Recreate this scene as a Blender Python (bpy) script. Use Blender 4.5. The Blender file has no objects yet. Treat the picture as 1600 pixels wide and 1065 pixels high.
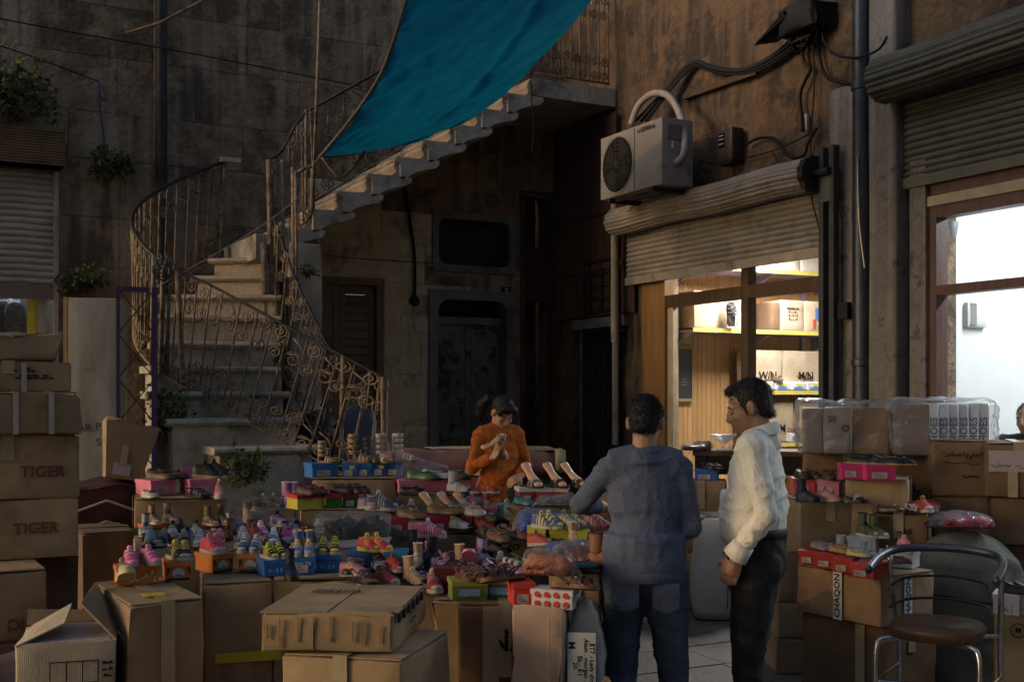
import bpy, math, random
from mathutils import Vector, Matrix, noise
rnd = random.Random(7)
sc = bpy.context.scene
COL = sc.collection
pi = math.pi
# ------------------------------------------------------------------ camera
F_PX, HOR, CZ = 1800.0, 615.0, 1.7
YAW = math.radians(27.8)
FW = Vector((math.sin(YAW), math.cos(YAW), 0)); RT = Vector((math.cos(YAW), -math.sin(YAW), 0))
CAM = Vector((-6.255, -10.84, CZ))
cam = bpy.data.cameras.new('camera'); camo = bpy.data.objects.new('camera', cam); COL.objects.link(camo)
cam.sensor_width = 36; cam.lens = F_PX / 1600 * 36; cam.shift_y = (HOR - 532.5) / 1600
cam.clip_start = 0.05; cam.clip_end = 500
camo.location = CAM; camo.rotation_euler = (pi / 2, 0, -YAW)
sc.camera = camo
# ------------------------------------------------------------------ sky, sun, exposure
w = bpy.data.worlds.new('World'); sc.world = w; w.use_nodes = True
nt = w.node_tree; bg = nt.nodes['Background']
sky = nt.nodes.new('ShaderNodeTexSky'); sky.sky_type = 'NISHITA'; sky.sun_disc = False
SUN_DIR = Vector((1, -.15, -.34)).normalized()
sky.sun_elevation = math.asin(-SUN_DIR.z); sky.sun_rotation = math.atan2(-SUN_DIR.x, -SUN_DIR.y)
sky.air_density = 1.0; sky.dust_density = 3.0; sky.ozone_density = 1.0
nt.links.new(sky.outputs[0], bg.inputs[0]); bg.inputs[1].default_value = 0.17
sl = bpy.data.lights.new('sun', 'SUN'); so = bpy.data.objects.new('sun', sl); COL.objects.link(so)
sl.energy = 0.5; sl.angle = math.radians(1.2); sl.color = (1, .47, .17)
so.rotation_euler = SUN_DIR.to_track_quat('-Z', 'Y').to_euler(); so.location = (-12, 0, 8)
sc.view_settings.view_transform = 'Standard'; sc.view_settings.look = 'None'
sc.view_settings.exposure = 0.0; sc.view_settings.gamma = 1.0
sc.cycles.use_denoising = True; sc.cycles.max_bounces = 6; sc.cycles.transparent_max_bounces = 16
sc.cycles.sample_clamp_indirect = 4.0; sc.cycles.caustics_reflective = False; sc.cycles.caustics_refractive = False

# ------------------------------------------------------------------ picture -> place
def ray(px, py):
    return FW + RT * ((px - 800) / F_PX) + Vector((0, 0, (HOR - py) / F_PX))
def P(px, py, D): return CAM + ray(px, py) * D
def on_back(px, py, y=0.0):
    r = ray(px, py); return CAM + r * ((y - CAM.y) / r.y)
def on_right(px, py, x=0.0):
    r = ray(px, py); return CAM + r * ((x - CAM.x) / r.x)
def at_z(px, py, z):
    r = ray(px, py); return CAM + r * ((z - CZ) / r.z)
def depth_of(py, z): return (CZ - z) * F_PX / (py - HOR)
def face(yaw=0.0): return -YAW + math.radians(yaw)

# ------------------------------------------------------------------ materials
MATS = {}
def rgb(c):  # sRGB 0-255 -> linear
    return tuple(((v / 255 + .055) / 1.055) ** 2.4 if v > 10 else v / 255 / 12.92 for v in c)
def mat(name, c1, c2=None, scale=6, rough=.8, bump=0., bscale=40, metal=0, spec=.3, var=0., c3=None, s3=1.5, t3=(.5, .65),
        stretch=None, wave=None, trans=None, alpha=None, coat=0, streak=None):
    if name in MATS: return MATS[name]
    m = bpy.data.materials.new(name); m.use_nodes = True; MATS[name] = m
    n = m.node_tree.nodes; L = m.node_tree.links
    b = n['Principled BSDF']; b.inputs['Roughness'].default_value = rough; b.inputs['Metallic'].default_value = metal
    b.inputs['Specular IOR Level'].default_value = spec; b.inputs['Coat Weight'].default_value = coat
    c2 = c2 or tuple(v * .7 for v in c1)
    tc = n.new('ShaderNodeTexCoord'); mp = n.new('ShaderNodeMapping'); L.new(tc.outputs['Object'], mp.inputs[0])
    if stretch: mp.inputs['Scale'].default_value = stretch
    oi = n.new('ShaderNodeObjectInfo')
    ml = n.new('ShaderNodeVectorMath'); ml.operation = 'MULTIPLY'; ml.inputs[1].default_value = (37, 17, 23)
    cb = n.new('ShaderNodeCombineXYZ')
    for i in range(3): L.new(oi.outputs['Random'], cb.inputs[i])
    L.new(cb.outputs[0], ml.inputs[0]); L.new(ml.outputs[0], mp.inputs['Location'])
    t = n.new('ShaderNodeTexNoise'); t.inputs['Scale'].default_value = scale; t.inputs['Detail'].default_value = 8
    t.inputs['Roughness'].default_value = .65; L.new(mp.outputs[0], t.inputs[0])
    r = n.new('ShaderNodeValToRGB'); r.color_ramp.elements[0].position = .33; r.color_ramp.elements[1].position = .67
    r.color_ramp.elements[0].color = (*c2, 1); r.color_ramp.elements[1].color = (*c1, 1); L.new(t.outputs[0], r.inputs[0])
    out = r.outputs[0]
    if c3:
        t3n = n.new('ShaderNodeTexNoise'); t3n.inputs['Scale'].default_value = s3; t3n.inputs['Detail'].default_value = 10
        t3n.inputs['Roughness'].default_value = .7; L.new(mp.outputs[0], t3n.inputs[0])
        r3 = n.new('ShaderNodeValToRGB'); r3.color_ramp.elements[0].position = t3[0]; r3.color_ramp.elements[1].position = t3[1]
        L.new(t3n.outputs[0], r3.inputs[0])
        mx = n.new('ShaderNodeMixRGB'); L.new(r3.outputs[0], mx.inputs[0]); L.new(out, mx.inputs[1]); mx.inputs[2].default_value = (*c3, 1)
        out = mx.outputs[0]
    if streak:
        mp2 = n.new('ShaderNodeMapping'); L.new(tc.outputs['Object'], mp2.inputs[0]); mp2.inputs['Scale'].default_value = (5, 5, .35)
        ts = n.new('ShaderNodeTexNoise'); ts.inputs['Scale'].default_value = 1.6; ts.inputs['Detail'].default_value = 7; L.new(mp2.outputs[0], ts.inputs[0])
        t4 = n.new('ShaderNodeTexNoise'); t4.inputs['Scale'].default_value = .8; t4.inputs['Detail'].default_value = 5; L.new(tc.outputs['Object'], t4.inputs[0])
        mm_ = n.new('ShaderNodeMath'); mm_.operation = 'MULTIPLY'; L.new(ts.outputs[0], mm_.inputs[0]); L.new(t4.outputs[0], mm_.inputs[1])
        rs_ = n.new('ShaderNodeMapRange'); rs_.inputs[1].default_value = .24; rs_.inputs[2].default_value = .36; L.new(mm_.outputs[0], rs_.inputs[0])
        mx = n.new('ShaderNodeMixRGB'); L.new(rs_.outputs[0], mx.inputs[0]); L.new(out, mx.inputs[1]); mx.inputs[2].default_value = (*streak, 1); out = mx.outputs[0]
        ed = n.new('ShaderNodeTexVoronoi'); ed.feature = 'DISTANCE_TO_EDGE'; ed.inputs['Scale'].default_value = 1.3; dn = n.new('ShaderNodeTexNoise'); dn.inputs['Scale'].default_value = 3; dn.inputs['Detail'].default_value = 6
        L.new(tc.outputs['Object'], dn.inputs[0]); va = n.new('ShaderNodeVectorMath'); va.operation = 'MULTIPLY_ADD'; L.new(dn.outputs['Color'], va.inputs[0]); va.inputs[1].default_value = (.5, .5, .5); L.new(tc.outputs['Object'], va.inputs[2]); L.new(va.outputs[0], ed.inputs[0])
        rc = n.new('ShaderNodeMapRange'); rc.inputs[1].default_value = .004; rc.inputs[2].default_value = .016; rc.inputs[3].default_value = .28; rc.inputs[4].default_value = 0; L.new(ed.outputs[0], rc.inputs[0])
        mx = n.new('ShaderNodeMixRGB'); L.new(rc.outputs[0], mx.inputs[0]); L.new(out, mx.inputs[1]); mx.inputs[2].default_value = (.03, .024, .02, 1); out = mx.outputs[0]
    if var:
        hs = n.new('ShaderNodeHueSaturation'); mr = n.new('ShaderNodeMapRange')
        mr.inputs[3].default_value = 1 - var; mr.inputs[4].default_value = 1 + var
        L.new(oi.outputs['Random'], mr.inputs[0]); L.new(mr.outputs[0], hs.inputs['Value']); L.new(out, hs.inputs['Color']); out = hs.outputs[0]
    L.new(out, b.inputs['Base Color'])
    if bump:
        bt = n.new('ShaderNodeTexNoise'); bt.inputs['Scale'].default_value = bscale; bt.inputs['Detail'].default_value = 6
        L.new(mp.outputs[0], bt.inputs[0]); src = bt.outputs[0]
        if wave:
            wv = n.new('ShaderNodeTexWave'); wv.inputs['Scale'].default_value = wave[1]; wv.bands_direction = wave[0]
            wv.inputs['Distortion'].default_value = 1.0; L.new(tc.outputs['Object'], wv.inputs[0])
            ad = n.new('ShaderNodeMath'); ad.operation = 'MULTIPLY_ADD'; L.new(wv.outputs['Fac'], ad.inputs[0]); ad.inputs[1].default_value = wave[2]; L.new(src, ad.inputs[2]); src = ad.outputs[0]
        bp = n.new('ShaderNodeBump'); bp.inputs['Strength'].default_value = min(1, bump); bp.inputs['Distance'].default_value = .01 * max(1, bump)
        L.new(src, bp.inputs['Height']); L.new(bp.outputs[0], b.inputs['Normal'])
    if trans:
        tr = n.new('ShaderNodeBsdfTranslucent'); L.new(out, tr.inputs[0]); ms = n.new('ShaderNodeMixShader'); ms.inputs[0].default_value = trans
        L.new(b.outputs[0], ms.inputs[1]); L.new(tr.outputs[0], ms.inputs[2]); L.new(ms.outputs[0], n['Material Output'].inputs[0])
    if alpha is not None:
        tp = n.new('ShaderNodeBsdfTransparent'); ms = n.new('ShaderNodeMixShader')
        lw = n.new('ShaderNodeLayerWeight'); lw.inputs[0].default_value = .25
        mr2 = n.new('ShaderNodeMapRange'); mr2.inputs[3].default_value = alpha; mr2.inputs[4].default_value = min(1, alpha + .5); L.new(lw.outputs['Facing'], mr2.inputs[0])
        L.new(mr2.outputs[0], ms.inputs[0]); L.new(tp.outputs[0], ms.inputs[1]); L.new(b.outputs[0], ms.inputs[2]); L.new(ms.outputs[0], n['Material Output'].inputs[0])
        if bump: L.new(bp.outputs[0], lw.inputs['Normal'])
    return m
def emis(name, col, s):
    m = bpy.data.materials.new(name); m.use_nodes = True; b = m.node_tree.nodes['Principled BSDF']
    b.inputs['Emission Color'].default_value = (*col, 1); b.inputs['Emission Strength'].default_value = s; MATS[name] = m; return m
def flat(c, rough=.6, var=0, bump=0, metal=0, spec=.3):  # plain coloured stuff, c in sRGB
    k = 'paint_%d_%d_%d_%g_%g' % (*c, rough, metal)
    c1 = rgb(c); gr = sum(c1) / 3; c1 = tuple(v * .82 + gr * .13 for v in c1); return mat(k, c1, tuple(v * .82 for v in c1), 14, rough, bump, 60, metal, spec, var)
M = {}
M['wall'] = mat('old_plaster', (.25, .178, .115), (.125, .088, .058), 5.5, .95, 2.6, 18, var=.03, c3=(.085, .063, .046), s3=1.6, t3=(.50, .58), streak=(.28, .215, .15))
M['wall_r'] = mat('ochre_plaster', (.175, .112, .066), (.07, .047, .031), 5.0, .95, 2.8, 16, c3=(.05, .038, .033), s3=1.5, t3=(.47, .54), streak=(.14, .095, .06))
M['wall_y'] = mat('pale_yellow_plaster', (.50, .43, .29), (.32, .265, .175), 4.0, .95, 2.0, 14, var=.03, c3=(.17, .135, .09), s3=1.5, t3=(.54, .62), streak=(.42, .34, .22))
M['stone'] = mat('grey_stone', (.42, .385, .33), (.25, .225, .19), 6, .9, 1.2, 30, c3=(.10, .088, .07), s3=2.2, t3=(.52, .68))
M['pave'] = mat('paving_stone', (.17, .16, .145), (.10, .094, .086), 4, .55, .6, 30, var=.14, c3=(.05, .046, .042), s3=2, t3=(.5, .7), spec=.4)
M['iron'] = mat('rusty_cream_iron', (.25, .205, .145), (.12, .085, .055), 22, .7, .6, 90, metal=.0, spec=.3, c3=(.07, .038, .02), s3=9, t3=(.5, .62))
M['iron_dark'] = mat('dark_iron', (.045, .04, .036), (.02, .017, .015), 20, .55, .3, 60, metal=.4)
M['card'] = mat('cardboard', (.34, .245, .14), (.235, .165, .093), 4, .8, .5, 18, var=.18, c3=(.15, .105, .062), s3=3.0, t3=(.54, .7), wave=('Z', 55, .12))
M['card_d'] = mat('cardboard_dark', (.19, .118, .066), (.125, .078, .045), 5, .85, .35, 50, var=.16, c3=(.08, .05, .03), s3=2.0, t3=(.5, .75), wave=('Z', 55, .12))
M['card_l'] = mat('cardboard_pale', (.44, .37, .27), (.34, .28, .20), 5, .85, .35, 50, var=.1, c3=(.25, .2, .15), s3=2.0, t3=(.52, .75), wave=('X', 40, .15))
M['card_in'] = mat('cardboard_inside', (.26, .18, .11), (.2, .135, .085), 6, .9, .3, 40)
M['tape'] = mat('clear_tape', (.36, .30, .20), (.28, .22, .14), 8, .18, .3, 20, spec=.6)
M['tape_y'] = mat('yellow_tape', (.55, .48, .03), (.42, .36, .03), 8, .35)
M['strap_w'] = mat('white_strap', (.42, .38, .36), (.3, .27, .26), 10, .4)
def ink_mat(c):
    k = 'ink_%d_%d_%d' % c
    if k in MATS: return MATS[k]
    m = flat(c, .8).copy(); m.name = k; MATS[k] = m; n = m.node_tree.nodes; L = m.node_tree.links; b = n['Principled BSDF']
    tc = n.new('ShaderNodeTexCoord'); t = n.new('ShaderNodeTexNoise'); t.inputs['Scale'].default_value = 55; t.inputs['Detail'].default_value = 6; L.new(tc.outputs['Object'], t.inputs[0])
    mr = n.new('ShaderNodeMapRange'); mr.inputs[1].default_value = .42; mr.inputs[2].default_value = .6; mr.inputs[3].default_value = .92; mr.inputs[4].default_value = .3; L.new(t.outputs[0], mr.inputs[0])
    tp = n.new('ShaderNodeBsdfTransparent'); ms = n.new('ShaderNodeMixShader'); L.new(mr.outputs[0], ms.inputs[0]); L.new(tp.outputs[0], ms.inputs[1]); L.new(b.outputs[0], ms.inputs[2]); L.new(ms.outputs[0], n['Material Output'].inputs[0]); return m
M['white'] = flat((205, 205, 205)); M['black'] = flat((16, 16, 17)); M['ink'] = flat((26, 24, 24), .8)
M['plastic'] = mat('clear_plastic', (.34, .35, .37), (.26, .27, .29), 8, .07, 1.6, 26, spec=1.0, alpha=.10)
M['plastic_w'] = mat('cloudy_plastic', (.42, .42, .44), (.34, .34, .36), 8, .10, 1.6, 22, spec=1.0, alpha=.15)
M['glass'] = mat('window_glass', (.02, .025, .03), (.02, .025, .03), 5, .02, 0, spec=1.0, alpha=.05)
M['wood_d'] = mat('dark_wood', (.085, .05, .028), (.045, .026, .015), 5, .6, .4, 40, stretch=(3, 3, .4))
M['wood_s'] = mat('shutter_wood', (.20, .14, .088), (.12, .082, .05), 8, .8, .5, 40, stretch=(1, 1, 4), var=.12)
M['wood_o'] = mat('panel_wood', (.46, .28, .12), (.36, .205, .085), 6, .5, .2, 40, stretch=(3, 3, .3), var=.08)
M['metal_g'] = mat('grey_shutter_metal', (.36, .325, .29), (.24, .21, .185), 5, .5, .5, 30, metal=.25, c3=(.14, .11, .09), s3=3, t3=(.55, .7))
M['chrome'] = mat('worn_chrome', (.55, .55, .55), (.4, .4, .4), 10, .22, .1, 50, metal=1)
M['rubber'] = flat((14, 14, 15), .6)
M['leaf'] = mat('leaf_green', (.055, .085, .026), (.03, .05, .016), 12, .6, trans=.3, var=.2)
M['leaf_y'] = mat('leaf_yellow', (.26, .24, .05), (.15, .16, .04), 12, .6, trans=.3, var=.2)
M['tarp'] = mat('teal_tarp', (.003, .155, .25), (.003, .12, .195), 3, .5, .8, 30, trans=.55, c3=(.06, .22, .28), s3=9, t3=(.64, .70), stretch=(1, 2.5, .5))
M['skin'] = mat('skin', (.40, .235, .155), (.34, .19, .12), 12, .5, .15, 120)
M['hair'] = mat('black_hair', (.012, .010, .009), (.006, .005, .005), 60, .45, .9, 120, stretch=(1, 1, .35))
M['form'] = mat('plastic_foot_form', (.62, .36, .22), (.55, .31, .19), 8, .3)
M['purple'] = mat('purple_paint', (.065, .04, .11), (.04, .024, .065), 10, .45, .2)

# ------------------------------------------------------------------ mesh helpers
class MB:
    def __init__(s): s.v = []; s.f = []
    def add(s, vs, fs, T=None):
        o = len(s.v); s.v += [tuple(T @ Vector(v)) if T is not None else tuple(v) for v in vs]; s.f += [tuple(i + o for i in f) for f in fs]; return s
    def box(s, x0, x1, y0, y1, z0, z1, T=None):
        vs = [(x, y, z) for z in (z0, z1) for y in (y0, y1) for x in (x0, x1)]
        return s.add(vs, [(0, 2, 3, 1), (4, 5, 7, 6), (0, 1, 5, 4), (2, 6, 7, 3), (0, 4, 6, 2), (1, 3, 7, 5)], T)
    def bar(s, a, b, wx, wz, up=Vector((0, 0, 1))):
        a, b = Vector(a), Vector(b); d = (b - a).normalized(); x = d.cross(up)
        x = x.normalized() if x.length > 1e-4 else Vector((1, 0, 0)); z = x.cross(d)
        vs = [p + x * i * wx / 2 + z * j * wz / 2 for p in (a, b) for i, j in ((-1, -1), (1, -1), (1, 1), (-1, 1))]
        return s.add(vs, [(0, 1, 2, 3), (7, 6, 5, 4), (0, 4, 5, 1), (1, 5, 6, 2), (2, 6, 7, 3), (3, 7, 4, 0)])
    def loft(s, rings, closed=True, caps=True, T=None):
        n = len(rings[0]); vs = [p for r in rings for p in r]; fs = []
        for i in range(len(rings) - 1):
            for j in range(n if closed else n - 1):
                a, b = i * n + j, i * n + (j + 1) % n
                fs.append((a, b, b + n, a + n))
        if caps and closed: fs.append(tuple(range(n - 1, -1, -1))); fs.append(tuple((len(rings) - 1) * n + j for j in range(n)))
        return s.add(vs, fs, T)
    def tube(s, pts, r, n=6, T=None, caps=True):
        pts = [Vector(p) for p in pts]; N = len(pts); rs = r if isinstance(r, (list, tuple)) else [r] * N
        rings = []; ref = None
        for i, p in enumerate(pts):
            d = (pts[min(i + 1, N - 1)] - pts[max(i - 1, 0)]).normalized()
            if ref is None: ref = d.orthogonal().normalized()
            x = ref - d * ref.dot(d); x = x.normalized() if x.length > 1e-5 else d.orthogonal().normalized(); ref = x; y = d.cross(x)
            rings.append([p + (x * math.cos(2 * pi * k / n) + y * math.sin(2 * pi * k / n)) * rs[i] for k in range(n)])
        return s.loft(rings, True, caps, T)
    def lathe(s, prof, n=16, T=None):
        return s.loft([[(r * math.cos(2 * pi * k / n), r * math.sin(2 * pi * k / n), z) for k in range(n)] for r, z in prof], True, True, T)
    def ell(s, c, r, n=12, m=8, R=None):
        rings = []
        for i in range(m + 1):
            t = pi * i / m; t = min(max(t, .02), pi - .02)
            ring = [Vector((r[0] * math.sin(t) * math.cos(2 * pi * k / n), r[1] * math.sin(t) * math.sin(2 * pi * k / n), -r[2] * math.cos(t))) for k in range(n)]
            rings.append([Vector(c) + (R @ q if R is not None else q) for q in ring])
        return s.loft(rings)
    def prism(s, poly, y0, y1, T=None):  # poly in x,z, extruded in y
        n = len(poly); vs = [(x, y0, z) for x, z in poly] + [(x, y1, z) for x, z in poly]
        return s.add(vs, [tuple(range(n)), tuple(range(2 * n - 1, n - 1, -1))] + [(i, i + n, (i + 1) % n + n, (i + 1) % n) for i in range(n)], T)
    def mesh(s, name, m=None, smooth=False, fix=True):
        me = bpy.data.meshes.new(name); me.from_pydata(s.v, [], s.f)
        if fix:
            import bmesh
            bm = bmesh.new(); bm.from_mesh(me); bmesh.ops.recalc_face_normals(bm, faces=bm.faces); bm.to_mesh(me); bm.free()
        if smooth:
            me.polygons.foreach_set('use_smooth', [True] * len(me.polygons))
            if smooth != True: me.set_sharp_from_angle(angle=math.radians(smooth))
        if m: me.materials.append(m)
        me.update(); return me
    def build(s, name, m, parent=None, smooth=False, loc=None, rz=None):
        return ob(name, s.mesh(name, m, smooth), parent, loc, rz)
def ob(name, me, parent=None, loc=None, rz=None, mw=None):
    o = bpy.data.objects.new(name, me); COL.objects.link(o)
    if parent is not None: o.parent = parent
    if loc is not None: o.location = loc
    if rz is not None: o.rotation_euler = (0, 0, rz)
    if mw is not None: o.matrix_local = mw
    return o
def tag(o, label=None, cat=None, group=None, kind=None):
    for k, v in (('label', label), ('category', cat), ('group', group), ('kind', kind)):
        if v: o[k] = v
    return o
def thing(name, label, cat, loc=(0, 0, 0), rz=0, group=None):
    o = bpy.data.objects.new(name, None); COL.objects.link(o); o.empty_display_size = .1
    o.location = loc; o.rotation_euler = (0, 0, rz); return tag(o, label, cat, group)
def copy_tree(o, parent=None):
    c = o.copy(); COL.objects.link(c); c.parent = parent
    for ch in o.children: copy_tree(ch, c)
    return c
def smoothpath(pts, n=6):  # Catmull-Rom
    pts = [Vector(p) for p in pts]; out = []
    for i in range(len(pts) - 1):
        p0, p1, p2, p3 = pts[max(i - 1, 0)], pts[i], pts[i + 1], pts[min(i + 2, len(pts) - 1)]
        for k in range(n):
            t = k / n
            out.append(.5 * ((2 * p1) + (p2 - p0) * t + (2 * p0 - 5 * p1 + 4 * p2 - p3) * t * t + (3 * p1 - p0 - 3 * p2 + p3) * t ** 3))
    return out + [pts[-1]]
def along(path, t):  # point at fraction t of arc length
    L = [0]
    for a, b in zip(path, path[1:]): L.append(L[-1] + (b - a).length)
    s = t * L[-1]
    for i in range(len(path) - 1):
        if s <= L[i + 1] + 1e-9:
            f = (s - L[i]) / max(1e-9, L[i + 1] - L[i]); return path[i].lerp(path[i + 1], f)
    return path[-1]
def softbox(w, d, h, r=.008, jit=.004, n=5, seed=0):
    """A box, origin at its front bottom middle, with worn edges and slightly bulging, uneven faces."""
    m = MB(); idx = {}
    def axis(L):
        rr = min(r, L * .25); return [0, rr] + [rr + (L - 2 * rr) * k / (n - 2) for k in range(1, n - 2)] + [L - rr, L]
    ax, ay, az = axis(w), axis(d), axis(h)
    def vid(i, j, k):
        if (i, j, k) not in idx:
            e = [c in (0, n) for c in (i, j, k)]; p = Vector((ax[i] - w / 2, ay[j], az[k])); c = Vector((0, d / 2, h / 2))
            if sum(e) >= 2:
                for q in range(3):
                    if e[q]: p[q] += (c[q] - p[q]) / max(1e-6, abs(c[q] - p[q])) * min(r, .25 * (w, d, h)[q]) * .3
            nz = noise.noise_vector(p * 5 + Vector((seed * 7.3, seed * 3.1, 0)))
            if k == 0: nz = nz * .2
            p = p + nz * jit * (2.2 if sum(e) == 2 else 3.2 if sum(e) == 3 else 1)
            idx[(i, j, k)] = len(m.v); m.v.append(tuple(p))
        return idx[(i, j, k)]
    for a in range(n):
        for b in range(n):
            for s in (0, n):
                for q in ([(a, b, s), (a + 1, b, s), (a + 1, b + 1, s), (a, b + 1, s)], [(a, s, b), (a + 1, s, b), (a + 1, s, b + 1), (a, s, b + 1)], [(s, a, b), (s, a + 1, b), (s, a + 1, b + 1), (s, a, b + 1)]):
                    m.f.append(tuple(vid(*t) for t in q))
    return m
def applied(me, mods, name='m'):
    o = bpy.data.objects.new('tmp', me); COL.objects.link(o)
    for typ, kw in mods:
        md = o.modifiers.new(typ, typ)
        for k, v in kw.items(): setattr(md, k, v)
    bpy.context.view_layer.update()
    dg = bpy.context.evaluated_depsgraph_get(); r = bpy.data.meshes.new_from_object(o.evaluated_get(dg)); r.name = name
    mats = list(me.materials); bpy.data.objects.remove(o); r.materials.clear()
    for mm in mats: r.materials.append(mm)
    return r
def text_mesh(s, size, m, bold=.0):
    cu = bpy.data.curves.new('t', 'FONT'); cu.body = s; cu.size = size; cu.align_x = 'CENTER'; cu.align_y = 'CENTER'; cu.offset = bold; cu.extrude = .0005; cu.resolution_u = 2
    o = bpy.data.objects.new('t', cu); COL.objects.link(o); bpy.context.view_layer.update()
    me = bpy.data.meshes.new_from_object(o.evaluated_get(bpy.context.evaluated_depsgraph_get())); bpy.data.objects.remove(o); me.name = 'lettering'
    me.materials.clear(); me.materials.append(m); return me
def lettering(parent, s, size, pos, m, face='front', roll=0, bold=.002, name='lettering'):
    R = {'front': Matrix.Rotation(pi / 2, 4, 'X'), 'top': Matrix(), 'left': Matrix.Rotation(-pi / 2, 4, 'Z') @ Matrix.Rotation(pi / 2, 4, 'X'),
         'right': Matrix.Rotation(pi / 2, 4, 'Z') @ Matrix.Rotation(pi / 2, 4, 'X')}[face]
    return ob(name, text_mesh(s, size, m, bold), parent, mw=Matrix.Translation(pos) @ R @ Matrix.Rotation(math.radians(roll), 4, 'Z'))
# ================================================================== the setting
g = MB().box(-70, 70, -75, 65, -.5, -.03).build('ground', M['pave']); tag(g, kind='structure')
sm = [MB().box(-w_ / 2, w_ / 2, -.246, .246, -.029, 0).mesh('paving_slab', M['pave']) for w_ in (.492, .742)]
for j in range(18):
    x = -8.4 + (j % 3) * .21
    while x < -.25:
        k = rnd.random() < .35; w_ = (.5, .75)[k]
        if x + w_ > -.02: break
        o = ob('paving_slab', sm[k], g, (x + w_ / 2, -.27 - .5 * j, rnd.uniform(-.005, .0)))
        o.rotation_euler = (rnd.uniform(-.006, .006), rnd.uniform(-.006, .006), rnd.uniform(-.004, .004)); x += w_

def minus(rects, hole):
    out = []
    for (a, b, c, d) in rects:
        e, f, p, q = hole
        if e >= b or f <= a or p >= d or q <= c: out.append((a, b, c, d)); continue
        if c < p: out.append((a, b, c, p))
        if q < d: out.append((a, b, q, d))
        lo, hi = max(c, p), min(d, q)
        if a < e: out.append((a, e, lo, hi))
        if f < b: out.append((f, b, lo, hi))
    return out
def bx(px): return on_back(px, HOR).x
def bz(px, py): return on_back(px, py).z
def ry(px): return on_right(px, HOR).y
def rz_(px, py): return on_right(px, py).z
# openings in the back wall (x0, x1, z0, z1)
H_LSHOP = (bx(-75), bx(86), 0, 3.62)
H_LOUV = (bx(504), bx(594), .35, bz(550, 445))
H_UPW = (bx(680), bx(800), bz(740, 420), bz(740, 340))
H_DOOR = (bx(678), bx(795), 0, bz(735, 464))
H_PASS = (bx(812), bx(868), 0, bz(840, 300))
HOLES_B = [H_LSHOP, H_LOUV, H_UPW, H_DOOR, H_PASS]
BW = thing('courtyard_wall', 'tall weathered plaster and stone wall behind the curving staircase', 'wall', (-3.4, 0, 0))
def inw(o, W=BW):
    o.location = -W.location; return o
rs = [(-6.95, 0.4, 0, 6.3)]
for h in HOLES_B: rs = minus(rs, h)
m = MB()
for a, b, c, d in rs: m.box(a, b, .012, .45, c, d)
inw(m.build('wall_core', M['wall'], BW))
z = 0; row = 0
while z < 6.25:
    hgt = (.42, .5, .46, .52)[row % 4]; x = -6.95 - (.45 if row % 2 else 0) - rnd.random() * .2
    while x < 0:
        L = rnd.choice((.7, .85, 1.0, 1.15)); rr = [(max(x, -6.95) + .002, min(x + L, 0) - .002, z + .002, min(z + hgt, 6.3) - .002)]
        for h in HOLES_B: rr = minus(rr, h)
        for a, b, c, d in rr:
            if b - a > .03 and d - c > .03:
                yo = rnd.uniform(-.004, .003); mm = MB(); nx, nz = max(2, int((b - a) / .2)), 3
                for i in range(nx + 1):
                    for j in range(nz + 1):
                        X, Z = a + (b - a) * i / nx, c + (d - c) * j / nz
                        mm.v.append((X, yo + noise.noise(Vector((X * 2.2, Z * 2.2, 3))) * .008, Z))
                mm.f = [(i * (nz + 1) + j, (i + 1) * (nz + 1) + j, (i + 1) * (nz + 1) + j + 1, i * (nz + 1) + j + 1) for i in range(nx) for j in range(nz)]
                nv = len(mm.v); mm.v += [(a, .02, c), (b, .02, c), (b, .02, d), (a, .02, d)]
                mm.f += [(0, nv, nv + 1, nx * (nz + 1))] if 0 else []
                c00, c10, c11, c01 = 0, nx * (nz + 1), nx * (nz + 1) + nz, nz
                mm.f += [(c00, nv, nv + 1, c10), (c10, nv + 1, nv + 2, c11), (c11, nv + 2, nv + 3, c01), (c01, nv + 3, nv, c00)]
                me = mm.mesh('stone_block', M['wall_y'] if (a + b) / 2 > bx(495) and (a + b) / 2 < bx(690) and c < 3.5 else M['wall'], 40); ob('stone_block', me, BW, -BW.location)  # blocks below the upper flight get a paler, yellower colour
        x += L
    z += hgt; row += 1
def hole_room(h, deep, m_, parent, nm='recess'):
    a, b, c, d = h; q = MB()
    q.box(a - .25, b + .25, deep, deep + .06, c - .1, d + .1); q.box(a - .06, a, .46, deep, c, d); q.box(b, b + .06, .46, deep, c, d); q.box(a - .06, b + .06, .46, deep, d, d + .06)
    return inw(q.build(nm, m_, parent))
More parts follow.
